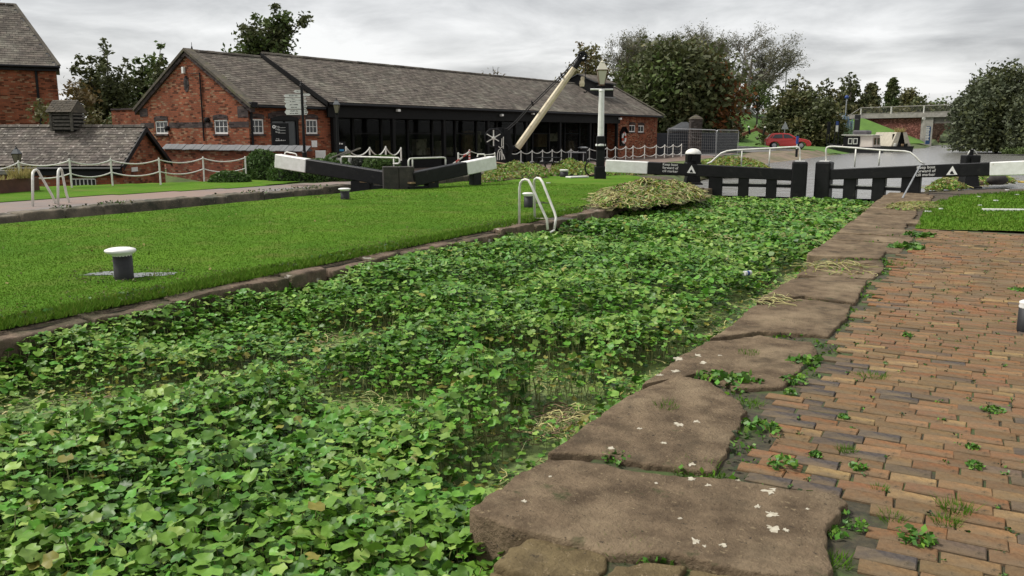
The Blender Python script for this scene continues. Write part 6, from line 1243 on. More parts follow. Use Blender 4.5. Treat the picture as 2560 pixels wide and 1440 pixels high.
# blue banner with vertical lettering
a, c = dp(2314, 357, 124), dp(2328, 316, 124); t = thing('blue_banner', 'tall blue banner with white letters at the bridge foot', 'banner', a); b = MB(); b.obox((a.x, a.y, a.z - .2), _rt * ((c - a).dot(_rt)), HFW * .1, UP * (c.z - a.z + .2)); b.obj('panel', mat('banner_blue', (.015, .075, .2), (.01, .06, .16), 2, .5), t)
for k in range(8):
    q = dp(2320 - k * .35, 319.5 + k * 4.2, 123.97); b = MB(); w1 = .3 if k in (0, 1, 5) else .26; 
    pl = [(-w1, -.11), (w1, -.11), (w1, .02), (w1 * .3, .11), (-w1 * .6, .08)] if k % 2 else [(-w1, -.09), (w1 * .6, -.11), (w1, .1), (-w1 * .8, .1)]
    b.prism([q + _rt * x + UP * y for x, y in pl], -HFW * .01); b.obj('letter', M_rail, t)
# old arch
dA_ = 155.0; q = lambda x, y, o=0: dp(x, y, dA_ + o); t = thing('arch_bridge', 'old brown brick arch bridge behind the road bridge', 'bridge', q(2380, 356))
n = 14; arcp = [(2386 + 38 * math.cos(math.pi - math.pi * k / n), 353 - 32 * math.sin(math.pi * k / n)) for k in range(n + 1)]
outer = [(2322, 360)] + [(2322, 306), (2560, 306), (2560, 360)]; b = MB()
top = [(2322 + (2560 - 2322) * k / n, 306) for k in range(n + 1)]
for k in range(n): b.add([q(*arcp[k]), q(*arcp[k + 1]), q(*top[k + 1]), q(*top[k])], [(0, 1, 2, 3)]); b.add([q(*arcp[k]), q(*arcp[k], 6), q(*arcp[k + 1], 6), q(*arcp[k + 1])], [(0, 1, 2, 3)])
b.add([q(2322, 306), q(2322, 362), q(2348, 362), q(2348, 353)], [(0, 1, 2, 3)]); b.add([q(2424, 353), q(2424, 362), q(2480, 362), q(2560, 306)], [(0, 1, 2, 3)])
M_ab = brickmat('arch_brick', (.13, .075, .05), (.095, .055, .04), (.09, .06, .045)); b.obj('spandrel', M_ab, t, uv=True)
b = MB()
for k in range(n):
    f = lambda p, s: (2386 + (p[0] - 2386) * s, 353 + (p[1] - 353) * s); b.add([q(*arcp[k], -.2), q(*arcp[k + 1], -.2), q(*f(arcp[k + 1], 1.14), -.2), q(*f(arcp[k], 1.14), -.2), q(*arcp[k]), q(*arcp[k + 1])], [(0, 1, 2, 3), (4, 5, 1, 0)])
b.obj('arch_ring', brickmat('arch_ring_brick', (.19, .085, .055), (.15, .07, .045), (.1, .07, .05)), t, uv=True)
b = MB(); b.lathe(q(2383, 311, -.3), [(.3, 0), (.3, .1)], 10, axis=-HFW); b.obj('lamp', M_rail, t)
# ================================================================== VEGETATION
def leafmat(name, c1, c2, a=.24, rough=.6, trans=.2):
    return mat(name, c1, c2, .8, rough, isl=a, trans=trans, spec=.35)
def quads(C, size, rs, up=.0, asp=.55, n=None):
    """leaf-sized diamonds at the centres C"""
    n = len(C); a = rs.randn(n, 3); a[:, 2] *= .7; a /= np.linalg.norm(a, axis=1)[:, None] + 1e-9; h = rs.randn(n, 3); h[:, 2] += up; b = np.cross(a, h); b /= np.linalg.norm(b, axis=1)[:, None] + 1e-9
    s = (size * (.6 + .8 * rs.rand(n)))[:, None]; C = np.asarray(C)
    return np.stack([C - a * s, C - b * s * asp + a * s * .1, C + a * s, C + b * s * asp + a * s * .1], 1)
def tree(name, label, px, ytop, ybase, hw, d, m, kind='round', n=9000, leaf=.2, seed=1, trunk=.25, clumps=60, group=None, gap=.55, wind=0.0, zb=None, tm=None, cat='tree', extra=None):
    base = dp(px, ybase, d); zb = zg(base) if zb is None else zb; base.z = zb; top = zat(base, ytop); H = top - zb; Rr = hw * d / FPX
    t = thing(name, label, cat, base, group); rs = np.random.RandomState(seed); bm = tm or M_bark
    zc0 = H * trunk; K = clumps
    if kind == 'round': # ellipsoid shell-ish clumps
        u = rs.randn(K, 3); u /= np.linalg.norm(u, axis=1)[:, None]; rr = rs.rand(K) ** .33 * .88; cz = (H + zc0) / 2; P_ = u * rr[:, None] * np.array([Rr, Rr * .9, (H - zc0) / 2]); P_[:, 2] += cz; cs = Rr * rs.uniform(.16, .3, K)
    elif kind == 'spire':
        h = rs.rand(K) ** .8; rad = Rr * (1 - h) ** .8 * rs.rand(K) ** .5; an = rs.rand(K) * 6.28; P_ = np.stack([rad * np.cos(an), rad * np.sin(an), zc0 + (H - zc0) * h * .95], 1); cs = Rr * (.15 + .25 * (1 - h))
    elif kind == 'bushy': # ragged top, full to the ground
        an = rs.rand(K) * 6.28; rad = Rr * rs.rand(K) ** .5; h = rs.rand(K) ** .7; env = (1 - .55 * (rad / Rr) ** 2) * (.78 + .22 * np.sin(an * 3 + seed)); P_ = np.stack([rad * np.cos(an), rad * np.sin(an), zc0 + (H - zc0) * h * env * .95], 1); cs = Rr * rs.uniform(.12, .24, K)
    elif kind == 'plume': # upright shoots, each a tapering spray
        npl = 9; K = clumps = npl * 16; pa = rs.uniform(-1, 1, npl); pb = rs.uniform(-1, 1, npl); ph = 1 - .42 * np.abs(pa) ** 1.5 * rs.rand(npl) - .12 * rs.rand(npl); ph[0] = 1; pa[0] *= .4; w = np.repeat(np.arange(npl), 16); h = np.tile((np.arange(16) + .5) / 16, npl) + rs.randn(K) * .03
        sp = np.clip(h, 0, 1) ** .7; X_ = pa[w] * Rr * .85 * sp + rs.randn(K) * Rr * .1; Y_ = pb[w] * Rr * .7 * sp + rs.randn(K) * Rr * .1; P_ = np.stack([X_ * _rt.x + Y_ * HFW.x, X_ * _rt.y + Y_ * HFW.y, zc0 + (H * ph[w] - zc0) * h], 1); cs = Rr * (.07 + .30 * (1 - np.clip(h, 0, 1)) ** .8) * rs.uniform(.7, 1.2, K)
    elif kind == 'weep': # domed head, hanging sprays
        an = rs.rand(K) * 6.28; rad = Rr * rs.rand(K) ** .5; P_ = np.stack([rad * np.cos(an), rad * np.sin(an), H * (.97 - .42 * (rad / Rr) ** 2.2) * rs.uniform(.72, 1, K)], 1); cs = Rr * rs.uniform(.1, .2, K)
    if wind: P_[:, 0] += _rt.x * wind * (P_[:, 2] / H) ** 2 * Rr; P_[:, 1] += _rt.y * wind * (P_[:, 2] / H) ** 2 * Rr
    P_[:, 2] = np.minimum(P_[:, 2], H - cs * .5); o3 = np.array(base)
    pw_ = cs ** 1.15 / (cs ** 1.15).sum(); w = rs.choice(K, n, p=pw_); q = rs.randn(n, 3) * .62; q[:, 2] *= .85; C = P_[w] + q * cs[w][:, None]
    if kind == 'weep': C[:, 2] -= rs.rand(n) ** 1.2 * P_[w][:, 2] * .97
    C[:, 2] = np.clip(C[:, 2], .1, H * 1.02)
    ms = m if isinstance(m, (list, tuple)) else [m]; mi = None
    if len(ms) > 1: mi = (rs.rand(K) * len(ms)).astype(int)[w] if extra is None else extra(P_, H, Rr, rs)[w]
    fast('crown', quads(C + o3, leaf, rs), 4, list(ms), t, mi=mi)
    b = MB(); hh = H * (.75 if kind != 'bushy' else .5); b.tube([base - UP * .2, base + UP * hh * .35, base + UP * hh * .7, base + UP * hh], [H * .022, H * .017, H * .01, H * .004], 7)
    for k in range(0, K, max(1, K // 26)):
        e = Vector(P_[k] + o3); s0 = base + UP * min(hh * .9, max(zc0 * .8, P_[k][2] * .55)); b.tube([s0, s0.lerp(e, .5) + UP * .05 * H * rs.rand(), e], [H * .008, H * .005, H * .002], 4)
    b.obj('trunk', bm, t); return t
M_bark = mat('bark', (.085, .07, .055), (.045, .038, .03), 5, .95)
M_barkl = mat('pale_bark', (.19, .165, .13), (.12, .105, .085), 5, .95)
L_dark = leafmat('dark_foliage', (.095, .108, .038), (.062, .073, .026)); L_olive = leafmat('olive_foliage', (.15, .14, .05), (.1, .096, .035)); L_green = leafmat('green_foliage', (.11, .155, .042), (.075, .11, .03)); L_brown = leafmat('russet_foliage', (.15, .105, .035), (.1, .072, .025)); L_orange = leafmat('orange_foliage', (.2, .08, .018), (.14, .055, .014)); L_silver = leafmat('silver_foliage', (.22, .22, .16), (.16, .165, .12)); L_will = leafmat('willow_foliage', (.11, .13, .07), (.075, .09, .048))
tree('olive_bush', 'loose olive bush between warehouse and outbuilding', 190, 172, 330, 115, 46, [L_olive, L_olive, L_brown], 'bushy', 9000, .12, 2, .02, 70, zb=-1.6, cat='bush')
tree('airy_tree', 'thin airy tree with dark leaves behind the yard wall', 275, 88, 330, 78, 55, L_dark, 'plume', 9000, .14, 3, .2, 70, zb=-1.0)
tree('dark_tree', 'dark leafy tree rising behind the brick gable', 392, 112, 320, 95, 58, [L_dark, L_dark, L_green], 'plume', 15000, .17, 24, .15, 80, zb=-.5)
tree('rear_bush', 'dark bush filling the gap behind the yard wall', 330, 170, 330, 120, 62, [L_dark, L_green, L_olive], 'bushy', 12000, .17, 25, 0, 90, zb=-.8, cat='bush')
tree('green_bush', 'low green bush behind the yard wall', 300, 215, 320, 70, 51, [L_green, L_olive, L_dark], 'bushy', 6000, .12, 5, .02, 60, zb=-1.2, cat='bush')
tree('wind_blown_birch', 'dark wind blown birch behind the slate roofs', 655, 10, 330, 120, 72, [L_dark, L_dark, L_green], 'plume', 22000, .19, 6, .3, 80, wind=.25)
tree('bare_shrub', 'small bare shrub showing above the long roof', 1240, 158, 330, 45, 85, L_brown, 'plume', 500, .12, 7, .55, 30)
def autumn(P_, H, Rr, rs):
    side = P_[:, 0] * _rt.x + P_[:, 1] * _rt.y; return np.where((side > Rr * .2) & (P_[:, 2] > H * .35) & (rs.rand(len(P_)) < .3), 3, rs.choice([0, 0, 0, 0, 1, 4], len(P_)))
tree('autumn_tree', 'big round tree turning orange on one side', 1692, 104, 384, 158, 84, [L_dark, L_olive, L_brown, L_orange, L_green], 'round', 30000, .27, 8, .06, 150, extra=autumn)
tree('olive_tree', 'olive tree rising between crane jib and lamp lantern', 1490, 105, 384, 120, 92, [L_olive, L_brown, L_olive], 'plume', 14000, .2, 9, .1, 80)
tree('roadside_bush', 'wide dark bush beside the red car', 2005, 205, 362, 92, 98, [L_dark, L_olive, L_dark], 'bushy', 24000, .22, 10, .0, 110, cat='bush')
tree('scrub_tree', 'small open tree behind the white car', 1890, 205, 345, 50, 110, [L_dark, L_green], 'round', 2400, .16, 11, .3, 50)
tree('low_scrub', 'dark scrub at the foot of the autumn tree', 1812, 290, 352, 45, 103, [L_dark, L_olive], 'bushy', 4500, .18, 12, .0, 50, cat='bush')
G3 = 'trees behind the bridge'
for k, (x, yt, w, d, mm, kd, lab) in enumerate(((1985, 185, 50, 165, [L_dark, L_olive], 'plume', 'ragged tree showing above the roadside bush'), (2060, 196, 55, 170, [L_olive, L_dark], 'plume', 'olive tree just right of the roadside bush'), (2120, 176, 48, 175, [L_dark, L_dark], 'plume', 'tallest dark tree behind the bridge ramp'), (2168, 205, 45, 178, [L_dark, L_olive], 'spire', 'pointed tree behind the left of the bridge railing'), (2222, 190, 36, 180, [L_dark, L_green], 'spire', 'tall narrow tree behind the bridge railing'), (2265, 222, 50, 190, [L_olive, L_dark], 'round', 'rounded olive tree behind the bridge railing'), (2330, 240, 60, 200, [L_dark, L_green], 'round', 'low dark tree behind the middle of the bridge'), (2395, 232, 50, 195, [L_dark, L_green], 'bushy', 'dark tree between bridge and willow'))):
    tree('far_tree', lab, x, yt, 345, w, d, mm, kd, 5200, .36, 40 + k, .02, 70, G3, zb=0.0)
tree('underbridge_bush', 'green scrub seen through the brick arch', 2400, 322, 354, 40, 185, [L_green, L_olive], 'bushy', 2500, .3, 60, 0, 30, zb=0, cat='bush')
tree('big_willow', 'big dark willow overhanging the right of the bridge', 2490, 146, 378, 108, 86, [L_will, L_will, L_dark], 'weep', 34000, .2, 13, .02, 170, zb=-.1)
tree('edge_willow', 'second willow mass at the right edge of the frame', 2620, 170, 382, 90, 80, [L_will, L_dark], 'weep', 17000, .2, 14, .02, 110, zb=-.1)
tree('far_bank_bush', 'green bush on the far right bank', 2545, 368, 388, 35, 76, [L_green], 'bushy', 2500, .1, 15, 0, 30, zb=-.2, cat='bush')
for k, (x, w) in enumerate(((1925, 60), (2090, 60), (2290, 70), (2020, 60), (2160, 60))):
    tree('hedge_row', ('low dark bush behind the street light foot', 'dark bush behind the camera pole', 'dark bush low behind the right of the railing', 'dark bush behind the roadside bush', 'dark bush behind the bridge ramp rail')[k], x, 250 - (k % 3) * 8, 335, w, 160 + k * 3, [L_dark, L_olive], 'bushy', 3500, .35, 70 + k, 0, 50, 'bushes behind the bridge', zb=1.0, cat='bush')
# bare silvery willows: real branching
def bare_tree(label, px, ytop, ybase, hw, d, seed, lean=.25, leaves=13000, zb=None):
    base = dp(px, ybase, d); base.z = zg(base) if zb is None else zb; H = zat(base, ytop) - base.z; t = thing('bare_willow', label, 'tree', base, 'bare willows behind the autumn tree'); r = random.Random(seed); b = MB(); tips = []; W_ = hw * d / FPX
    def grow(p, dirv, L, rad, lev):
        pts = [p]; q = p.copy(); dv = dirv.copy()
        for k in range(4):
            dv = (dv + V((r.gauss(0, .12), r.gauss(0, .12), r.gauss(0, .06) + .02)) + _rt * lean * .05 * lev).normalized(); q = q + dv * L / 4; pts.append(q.copy())
            if lev >= 2: tips.append((q.copy(), dv.copy()))
        b.tube(pts, [rad, rad * .88, rad * .76, rad * .64, rad * .5], 5 if lev < 2 else 3, cap=False)
        if lev >= 4: return
        for k in range((5, 5, 4, 4)[lev]):
            f = r.uniform(.35, 1.0); s = pts[min(4, int(f * 4))]; a = r.uniform(0, 6.28); nd = (dv * r.uniform(.75, 1.0) + (_rt * math.cos(a) + HFW * math.sin(a)) * r.uniform(.35, .75) + UP * .18).normalized(); grow(s, nd, L * r.uniform(.45, .62), rad * .5, lev + 1)
    for k in range(3): grow(base - UP * .2 + _rt * r.uniform(-.4, .4), (UP + _rt * r.uniform(-.45, .45) * W_ / H * 2.2 + HFW * r.uniform(-.2, .2)).normalized(), H * .60, H * .013, 0)
    mz = max(v.z for v in b.v) - base.z; sx = [abs((v - base).dot(_rt)) for v in b.v]; sx.sort(); kx = W_ * 1.25 / sx[int(len(sx) * .97)]; kz = H / mz
    def fit(p): d_ = p - base; a_ = d_.dot(_rt); return base + d_ + _rt * a_ * (kx - 1) + UP * d_.z * (kz - 1)
    b.v = [fit(p) for p in b.v]; tips = [(fit(p), d_) for p, d_ in tips]
    b.obj('trunk', M_barkl, t); rs = np.random.RandomState(seed); T = np.array([tuple(p) for p, _ in tips]); T = T[rs.randint(0, len(T), leaves)] + rs.randn(leaves, 3) * .35; fast('crown', quads(T, .15, rs, asp=.3), 4, [L_silver, L_olive], t, mi=(rs.rand(leaves) < .3).astype(int))
bare_tree('silvery bare willow furthest left behind the autumn tree', 1565, 70, 350, 95, 118, 1); bare_tree('silvery bare willow directly behind the autumn tree crown', 1665, 62, 350, 90, 122, 2); bare_tree('tall bare willow right of the autumn tree crown', 1775, 52, 350, 95, 120, 3); bare_tree('bare willow spreading towards the street light', 1870, 60, 345, 90, 116, 14, .4)

# hedges
def hedge(label, px, ytop, ybot, hw, d, m, dep=.8, n=5000, leaf=.035, box=False, seed=1):
    c = dp(px, ybot, d); z0 = c.z - .1; H = zat(c, ytop) - z0; Wd = hw * d / FPX; t = thing('hedge', label, 'hedge', (c.x, c.y, z0)); rs = np.random.RandomState(seed); p_ = 4.0 if box else 2.4
    u = rs.randn(n, 3); u /= (np.abs(u) ** p_).sum(1)[:, None] ** (1 / p_); u[:, 2] = np.abs(u[:, 2]); nz = .9 + .16 * vfbm(u[:, 0] * 5 + seed, u[:, 1] * 5 + u[:, 2] * 4, 1.0, seed); u *= (nz * (.93 + .1 * rs.rand(n)))[:, None]
    X = u[:, 0] * Wd; Y = u[:, 1] * dep; Zz = u[:, 2] * H; C = np.stack([c.x + _rt.x * X + HFW.x * Y, c.y + _rt.y * X + HFW.y * Y, z0 + Zz], 1); fast('foliage', quads(C, leaf, rs), 4, m, t)
    b = MB(); k = 14
    rings = [(1, 0), (.98, .3), (.9, .6), (.7, .82), (.35, .92), (.02, .94)]
    for s_, h in rings:
        for j in range(k): a = 2 * math.pi * j / k; q = (abs(math.cos(a)) ** p_ + abs(math.sin(a)) ** p_) ** (-1 / p_); b.v.append(V((c.x, c.y, z0 + h * H)) + (_rt * math.cos(a) * Wd + HFW * math.sin(a) * dep) * q * s_ * .86)
    for i in range(len(rings) - 1):
        for j in range(k): b.f.append([i * k + j, i * k + (j + 1) % k, (i + 1) * k + (j + 1) % k, (i + 1) * k + j]); b.m.append(0)
    b.obj('core', mat('hedge_core', (.02, .03, .012), (.012, .018, .008), 9, 1), t)
L_hedge = leafmat('hedge_leaf', (.08, .145, .03), (.055, .105, .022)); L_hedge2 = leafmat('clipped_leaf', (.095, .165, .036), (.065, .12, .026))
hedge('rounded green bush against the end of the rope fence', 660, 374, 462, 50, 31, L_hedge, .9, 7000, .05, seed=2)
hedge('long dark hedge below the towpath beam', 780, 398, 463, 105, 29.5, L_hedge, .7, 8000, .05, True, 3)
hedge('low weeds at the foot of the rope fence', 575, 428, 464, 55, 28.5, L_hedge, .5, 3500, .05, seed=4)
hedge('clipped box hedge behind the white gate rail', 955, 389, 428, 45, 31, L_hedge2, .6, 5000, .04, True, 5)
hedge('small clipped bush behind the information boards', 848, 384, 415, 34, 32.5, L_hedge2, .6, 3500, .04, True, 6)
hedge('grey shrub between the two clipped hedges', 898, 392, 425, 16, 31.5, leafmat('grey_shrub', (.06, .065, .05), (.035, .04, .03)), .5, 1600, .04, True, 7)

# ------------------------------------------------------------------ floating pennywort in the broad lock
OPEN = [(-6.1, 3.0, .7, .6), (-5.6, 3.5, .75, .6), (-5.2, 4.2, .55, .6), (-5.0, 4.95, .42, .55), (-3.75, 4.8, .6, .4), (-2.1, 4.3, .38, .5), (-2.35, 5.2, .38, .5), (-2.05, 6.6, .34, .8), (-1.95, 8.4, .36, .9), (-2.0, 10, .32, .8), (-2.95, 6.15, .55, .36), (-5.1, 6.2, .6, .4), (-2.0, 12, .28, 1.5), (-3.0, 9.3, .5, .35), (-2.05, 3.75, .28, .3)]
def openness(x, y):
    o = np.zeros(np.shape(x)); wx = x + .35 * (vfbm(x, y, 1.6, 11) - .5); wy = y + .5 * (vfbm(x, y, 1.6, 17) - .5)
    for cx_, cy_, a, b_ in OPEN: o = np.maximum(o, np.exp(-(((wx - cx_) / a) ** 2 + ((wy - cy_) / b_) ** 2) ** 1.5 * 1.1))
    return o
def bedh(x, y):        # height of the leaf canopy above the water
    n1 = vfbm(x, y, .75, 2, 3); h = .10 + .40 * np.clip(n1 * 1.5 - .28, 0, 1) + .06 * (vnoise(x, y, 3.0, 6) - .5)
    h = h + .10 * np.exp(-((y - 2.4) / 1.2) ** 2) - .05 * np.clip((x + 2.4) / .6, 0, 1)
    h = np.minimum(h, .37 - .08 * np.clip((x + 2.6) / .8, 0, 1)  + .03 * np.clip((-6.2 - x) / .6, 0, 1)) * (1 - .38 * np.clip((y - 13) / 6, 0, 1)); return np.maximum(h * (1 - openness(x, y)) ** 1.1, .015)
def leaf_mesh(seed, lobes=7, pts=16):
    r = random.Random(seed); V_ = [(0, 0, 0)]
    for k in range(pts):
        a = 2 * math.pi * (k + .5) / pts; rr = 1.0 + .075 * math.cos(a * lobes + seed) + r.uniform(-.035, .035)
        if k in (0, pts - 1): rr *= .45
        V_.append((rr * math.cos(a), rr * math.sin(a), .10 * rr * rr + .12 * math.cos(a * (lobes - 2) + seed) + r.uniform(-.03, .03)))
    return np.array(V_), [(0, k + 1, (k + 1) % pts + 1) for k in range(pts)]
rs = np.random.RandomState(5)
def scatter(n, x0, x1, y0, y1): return rs.uniform(x0, x1, n), rs.uniform(y0, y1, n)
def rotm(n, tilt):
    yaw = rs.rand(n) * 6.283; ta = rs.rand(n) * 6.283; tl = np.abs(rs.randn(n)) * tilt; cx_, sx_ = np.cos(tl), np.sin(tl); kx, ky = np.cos(ta), np.sin(ta); z = np.zeros(n)
    Rt = np.stack([np.stack([cx_ + kx * kx * (1 - cx_), kx * ky * (1 - cx_), ky * sx_], -1), np.stack([kx * ky * (1 - cx_), cx_ + ky * ky * (1 - cx_), -kx * sx_], -1), np.stack([-ky * sx_, kx * sx_, cx_], -1)], 1)
    c, s = np.cos(yaw), np.sin(yaw); Rz = np.stack([np.stack([c, -s, z], -1), np.stack([s, c, z], -1), np.stack([z, z, z + 1], -1)], 1); return Rt @ Rz
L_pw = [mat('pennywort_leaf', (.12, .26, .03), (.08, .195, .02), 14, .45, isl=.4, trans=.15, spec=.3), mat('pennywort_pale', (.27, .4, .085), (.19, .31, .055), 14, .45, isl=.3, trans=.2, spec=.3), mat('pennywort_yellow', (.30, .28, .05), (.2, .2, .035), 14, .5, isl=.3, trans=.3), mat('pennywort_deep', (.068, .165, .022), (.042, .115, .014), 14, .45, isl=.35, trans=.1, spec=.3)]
M_stem = mat('pennywort_stem', (.30, .33, .12), (.2, .22, .08), 10, .5, isl=.3); M_stemy = mat('cut_stem', (.55, .5, .22), (.38, .34, .13), 10, .6, isl=.35); M_stemb = mat('brown_stem', (.22, .15, .075), (.13, .09, .05), 10, .7, isl=.3)
PW = thing('floating_pennywort', 'thick green mat of floating pennywort filling the broad lock', 'water plant', (-4.3, 10, WL))
LEAVES = []
zones = [(-6.95, -1.74, 3.05, 4.2, 1250, .035, .5, 0), (-6.95, -1.33, 0.3, 3.05, 1250, .035, .5, 0), (-6.95, -1.72, 4.2, 7.5, 1150, .034, .5, 0), (-6.95, -1.7, 7.5, 12, 850, .038, .45, 1), (-6.95, -1.7, 12, 18, 520, .046, .55, 2), (-6.95, -1.7, 18, 25.6, 430, .052, .55, 2)]
singles = 0
for (x0, x1, y0, y1, dens, rad, tilt, lod) in zones:
    n = int((x1 - x0) * (y1 - y0) * dens); x, y = scatter(n, x0, x1, y0, y1); op = openness(x, y); keep = rs.rand(n) > op ** .7 * .95; x, y, op = x[keep], y[keep], op[keep]
    pr_ = np.array([prj((a, b_, -.2))[:2] for a, b_ in zip(x[::1], y[::1])]); ok = (pr_[:, 0] > -900) & (pr_[:, 1] < 2200); x, y, op = x[ok], y[ok], op[ok]; n = len(x)
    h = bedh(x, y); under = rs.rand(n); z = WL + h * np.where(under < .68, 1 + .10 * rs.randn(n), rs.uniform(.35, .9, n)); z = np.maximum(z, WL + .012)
    patch = vfbm(x, y, .9, 31); mi = np.where(under > .68, 3, np.where(rs.rand(n) < .09 + .25 * np.clip(op, 0, .6), 1, 0)); mi = np.where(rs.rand(n) < .012 + .22 * op, 2, mi); mi = np.where((rs.rand(n) < .35) & (patch > .55) & (mi == 0), 1, mi); mi = np.where((rs.rand(n) < .3) & (patch < .42) & (mi == 0), 3, mi)  # leaves low in the canopy take the darker green: shade put into colour
    sz = rad * rs.uniform(.42, 1.32, n) * (1 - .45 * op); edge = ((x > -1.95) & (y > 3.0)) | (x < -6.8); z = np.where(edge, np.minimum(z, -.05), z)
    if lod < 2:
        for v in range(4):
            k = np.arange(n) % 4 == v; LV, T = leaf_mesh(v * 7 + lod, 5 + v % 2, 18 if lod == 0 else 10); R_ = rotm(k.sum(), tilt); ctr = np.stack([x[k], y[k], z[k]], 1); VV = np.einsum('nij,kj->nki', R_, LV) * sz[k][:, None, None] + ctr[:, None]
            mk = mi[k]
            if lod == 0 and singles < 300 and y0 < 1:     # the largest leaves in view are parts of their own
                dd_ = np.linalg.norm(ctr - np.array(CAM), axis=1) - 40 * sz[k]; pp = np.array([prj(c_)[:2] for c_ in ctr]); vis_ = (pp[:, 0] > 10) & (pp[:, 0] < 2550) & (pp[:, 1] < 1430) & (under[k] < .68); order = np.argsort(np.where(vis_, dd_, 99))[:75]
                for i in order: o = mesh_obj('leaf', VV[i], T, L_pw[mk[i]], PW, smooth=True); singles += 1
                m_ = np.ones(len(VV), bool); m_[order] = False; VV, mk = VV[m_], mk[m_]
            o = fast('leaf_mat', VV, len(LV), L_pw, PW, T, mk, smooth=True); o['kind'] = 'stuff'
    else:
        LV = np.array([(1, 0, .1), (.5, .87, -.08), (-.5, .87, .1), (-1, 0, -.05), (-.5, -.87, .1), (.5, -.87, -.06)]); R_ = rotm(n, tilt); VV = np.einsum('nij,kj->nki', R_, LV) * sz[:, None, None] + np.stack([x, y, z], 1)[:, None]
        o = fast('leaf_mat', VV, 6, L_pw, PW, [(0, 1, 2), (0, 2, 3), (0, 3, 4), (0, 4, 5)], mi); o['kind'] = 'stuff'
    if lod == 0:      # upright stalks under the near leaves
        k = np.where((under < .68) & (h > .12))[0]; k = k[rs.rand(len(k)) < .55]; m_ = len(k); top = np.stack([x[k], y[k], z[k]], 1); bot = top.copy(); bot[:, :2] += rs.randn(m_, 2) * .05; bot[:, 2] = WL; a = rs.rand(m_) * 6.28; w = .0032; off = np.stack([np.cos(a) * w, np.sin(a) * w, 0 * a], 1); off2 = np.stack([np.cos(a + 2.1) * w, np.sin(a + 2.1) * w, 0 * a], 1)
        VV = np.stack([bot, bot + off, bot + off2, top, top + off, top + off2], 1); o = fast('stalks', VV, 6, M_stem, PW, [(0, 1, 4, 3), (1, 2, 5, 4), (2, 0, 3, 5)]); o['kind'] = 'stuff'
x, y = scatter(90000, -6.9, -1.75, 1.5, 13); op = openness(x, y); k = rs.rand(len(x)) < np.clip(op, 0, .8) * .32 * vfbm(x, y, 2.2, 51) * 1.6; x, y = x[k], y[k]; LV, T = leaf_mesh(3, 5, 9); R_ = rotm(len(x), .3); VV = np.einsum('nij,kj->nki', R_, LV) * (.017 * rs.uniform(.5, 1.5, len(x)))[:, None, None] + np.stack([x, y, WL + .012 + .03 * rs.rand(len(x)) ** 2], 1)[:, None]
o = fast('floating_leaves', VV, len(LV), L_pw, PW, T, rs.choice(4, len(x), p=(.4, .3, .14, .16)), smooth=True); o['kind'] = 'stuff'
def runners(n, xy, zf, L, r, m, par, name='runners', seed=3, curl=.5):
    """curved trailing stems as thin four-segment strands"""
    r_ = np.random.RandomState(seed); S = 5; VV = np.zeros((n, S * 3, 3)); x, y = xy; a = r_.rand(n) * 6.28; ln = L * r_.uniform(.4, 1.2, n); px_, py_ = x.copy(), y.copy(); rr = r * r_.uniform(.7, 1.3, n); arch = r_.uniform(0, 1, n) ** 3 * .05
    for s_ in range(S):
        zz_2 = zf(px_, py_) + .01 + arch * math.sin(math.pi * s_ / (S - 1)); 
        for j in range(3):
            w = 2 * math.pi * j / 3; VV[:, s_ * 3 + j, 0] = px_ - np.sin(a) * math.cos(w) * rr; VV[:, s_ * 3 + j, 1] = py_ + np.cos(a) * math.cos(w) * rr; VV[:, s_ * 3 + j, 2] = zz_2 + math.sin(w) * rr
        px_ = px_ + np.cos(a) * ln / S; py_ = py_ + np.sin(a) * ln / S; a = a + r_.randn(n) * curl
    F_ = [(s_ * 3 + j, s_ * 3 + (j + 1) % 3, (s_ + 1) * 3 + (j + 1) % 3, (s_ + 1) * 3 + j) for s_ in range(S - 1) for j in range(3)]
    ms = m if isinstance(m, (list, tuple)) else [m]; o = fast(name, VV, S * 3, list(ms), par, F_, mi=r_.randint(0, len(ms), n)); o['kind'] = 'stuff'; return o
x, y = scatter(60000, -6.9, -1.75, 1.5, 14); op = openness(x, y); k = rs.rand(len(x)) < op * .075; x, y = x[k], y[k]
runners(len(x), (x, y), lambda a, b_: WL + .01 + .02 * rs.rand(len(a)), .28, .0045, [M_stemy, M_stem, M_stemb, M_stemy], PW, 'trailing_stems', 4, .6)
cx_, cy_ = rs.randn(110) * .16 - 2.3, rs.randn(110) * .2 + 5.15; runners(110, (cx_, cy_), lambda a, b_: WL + .02 + .05 * np.exp(-((a + 2.3) ** 2 + (b_ - 5.15) ** 2) / .06), .4, .0042, [M_stemy, M_stemb, M_stem], PW, 'stem_tangle', 6, .8)
x, y = scatter(4000, -6.9, -1.75, 14, 25.3); k = (vfbm(x, y, .8, 44) > .56) | (x > -2.2); x, y = x[k], y[k]; runners(len(x), (x, y), lambda a, b_: WL + bedh(a, b_) * .95, .3, .006, [M_stemy, M_stem], PW, 'trailing_stems', 9, .6)

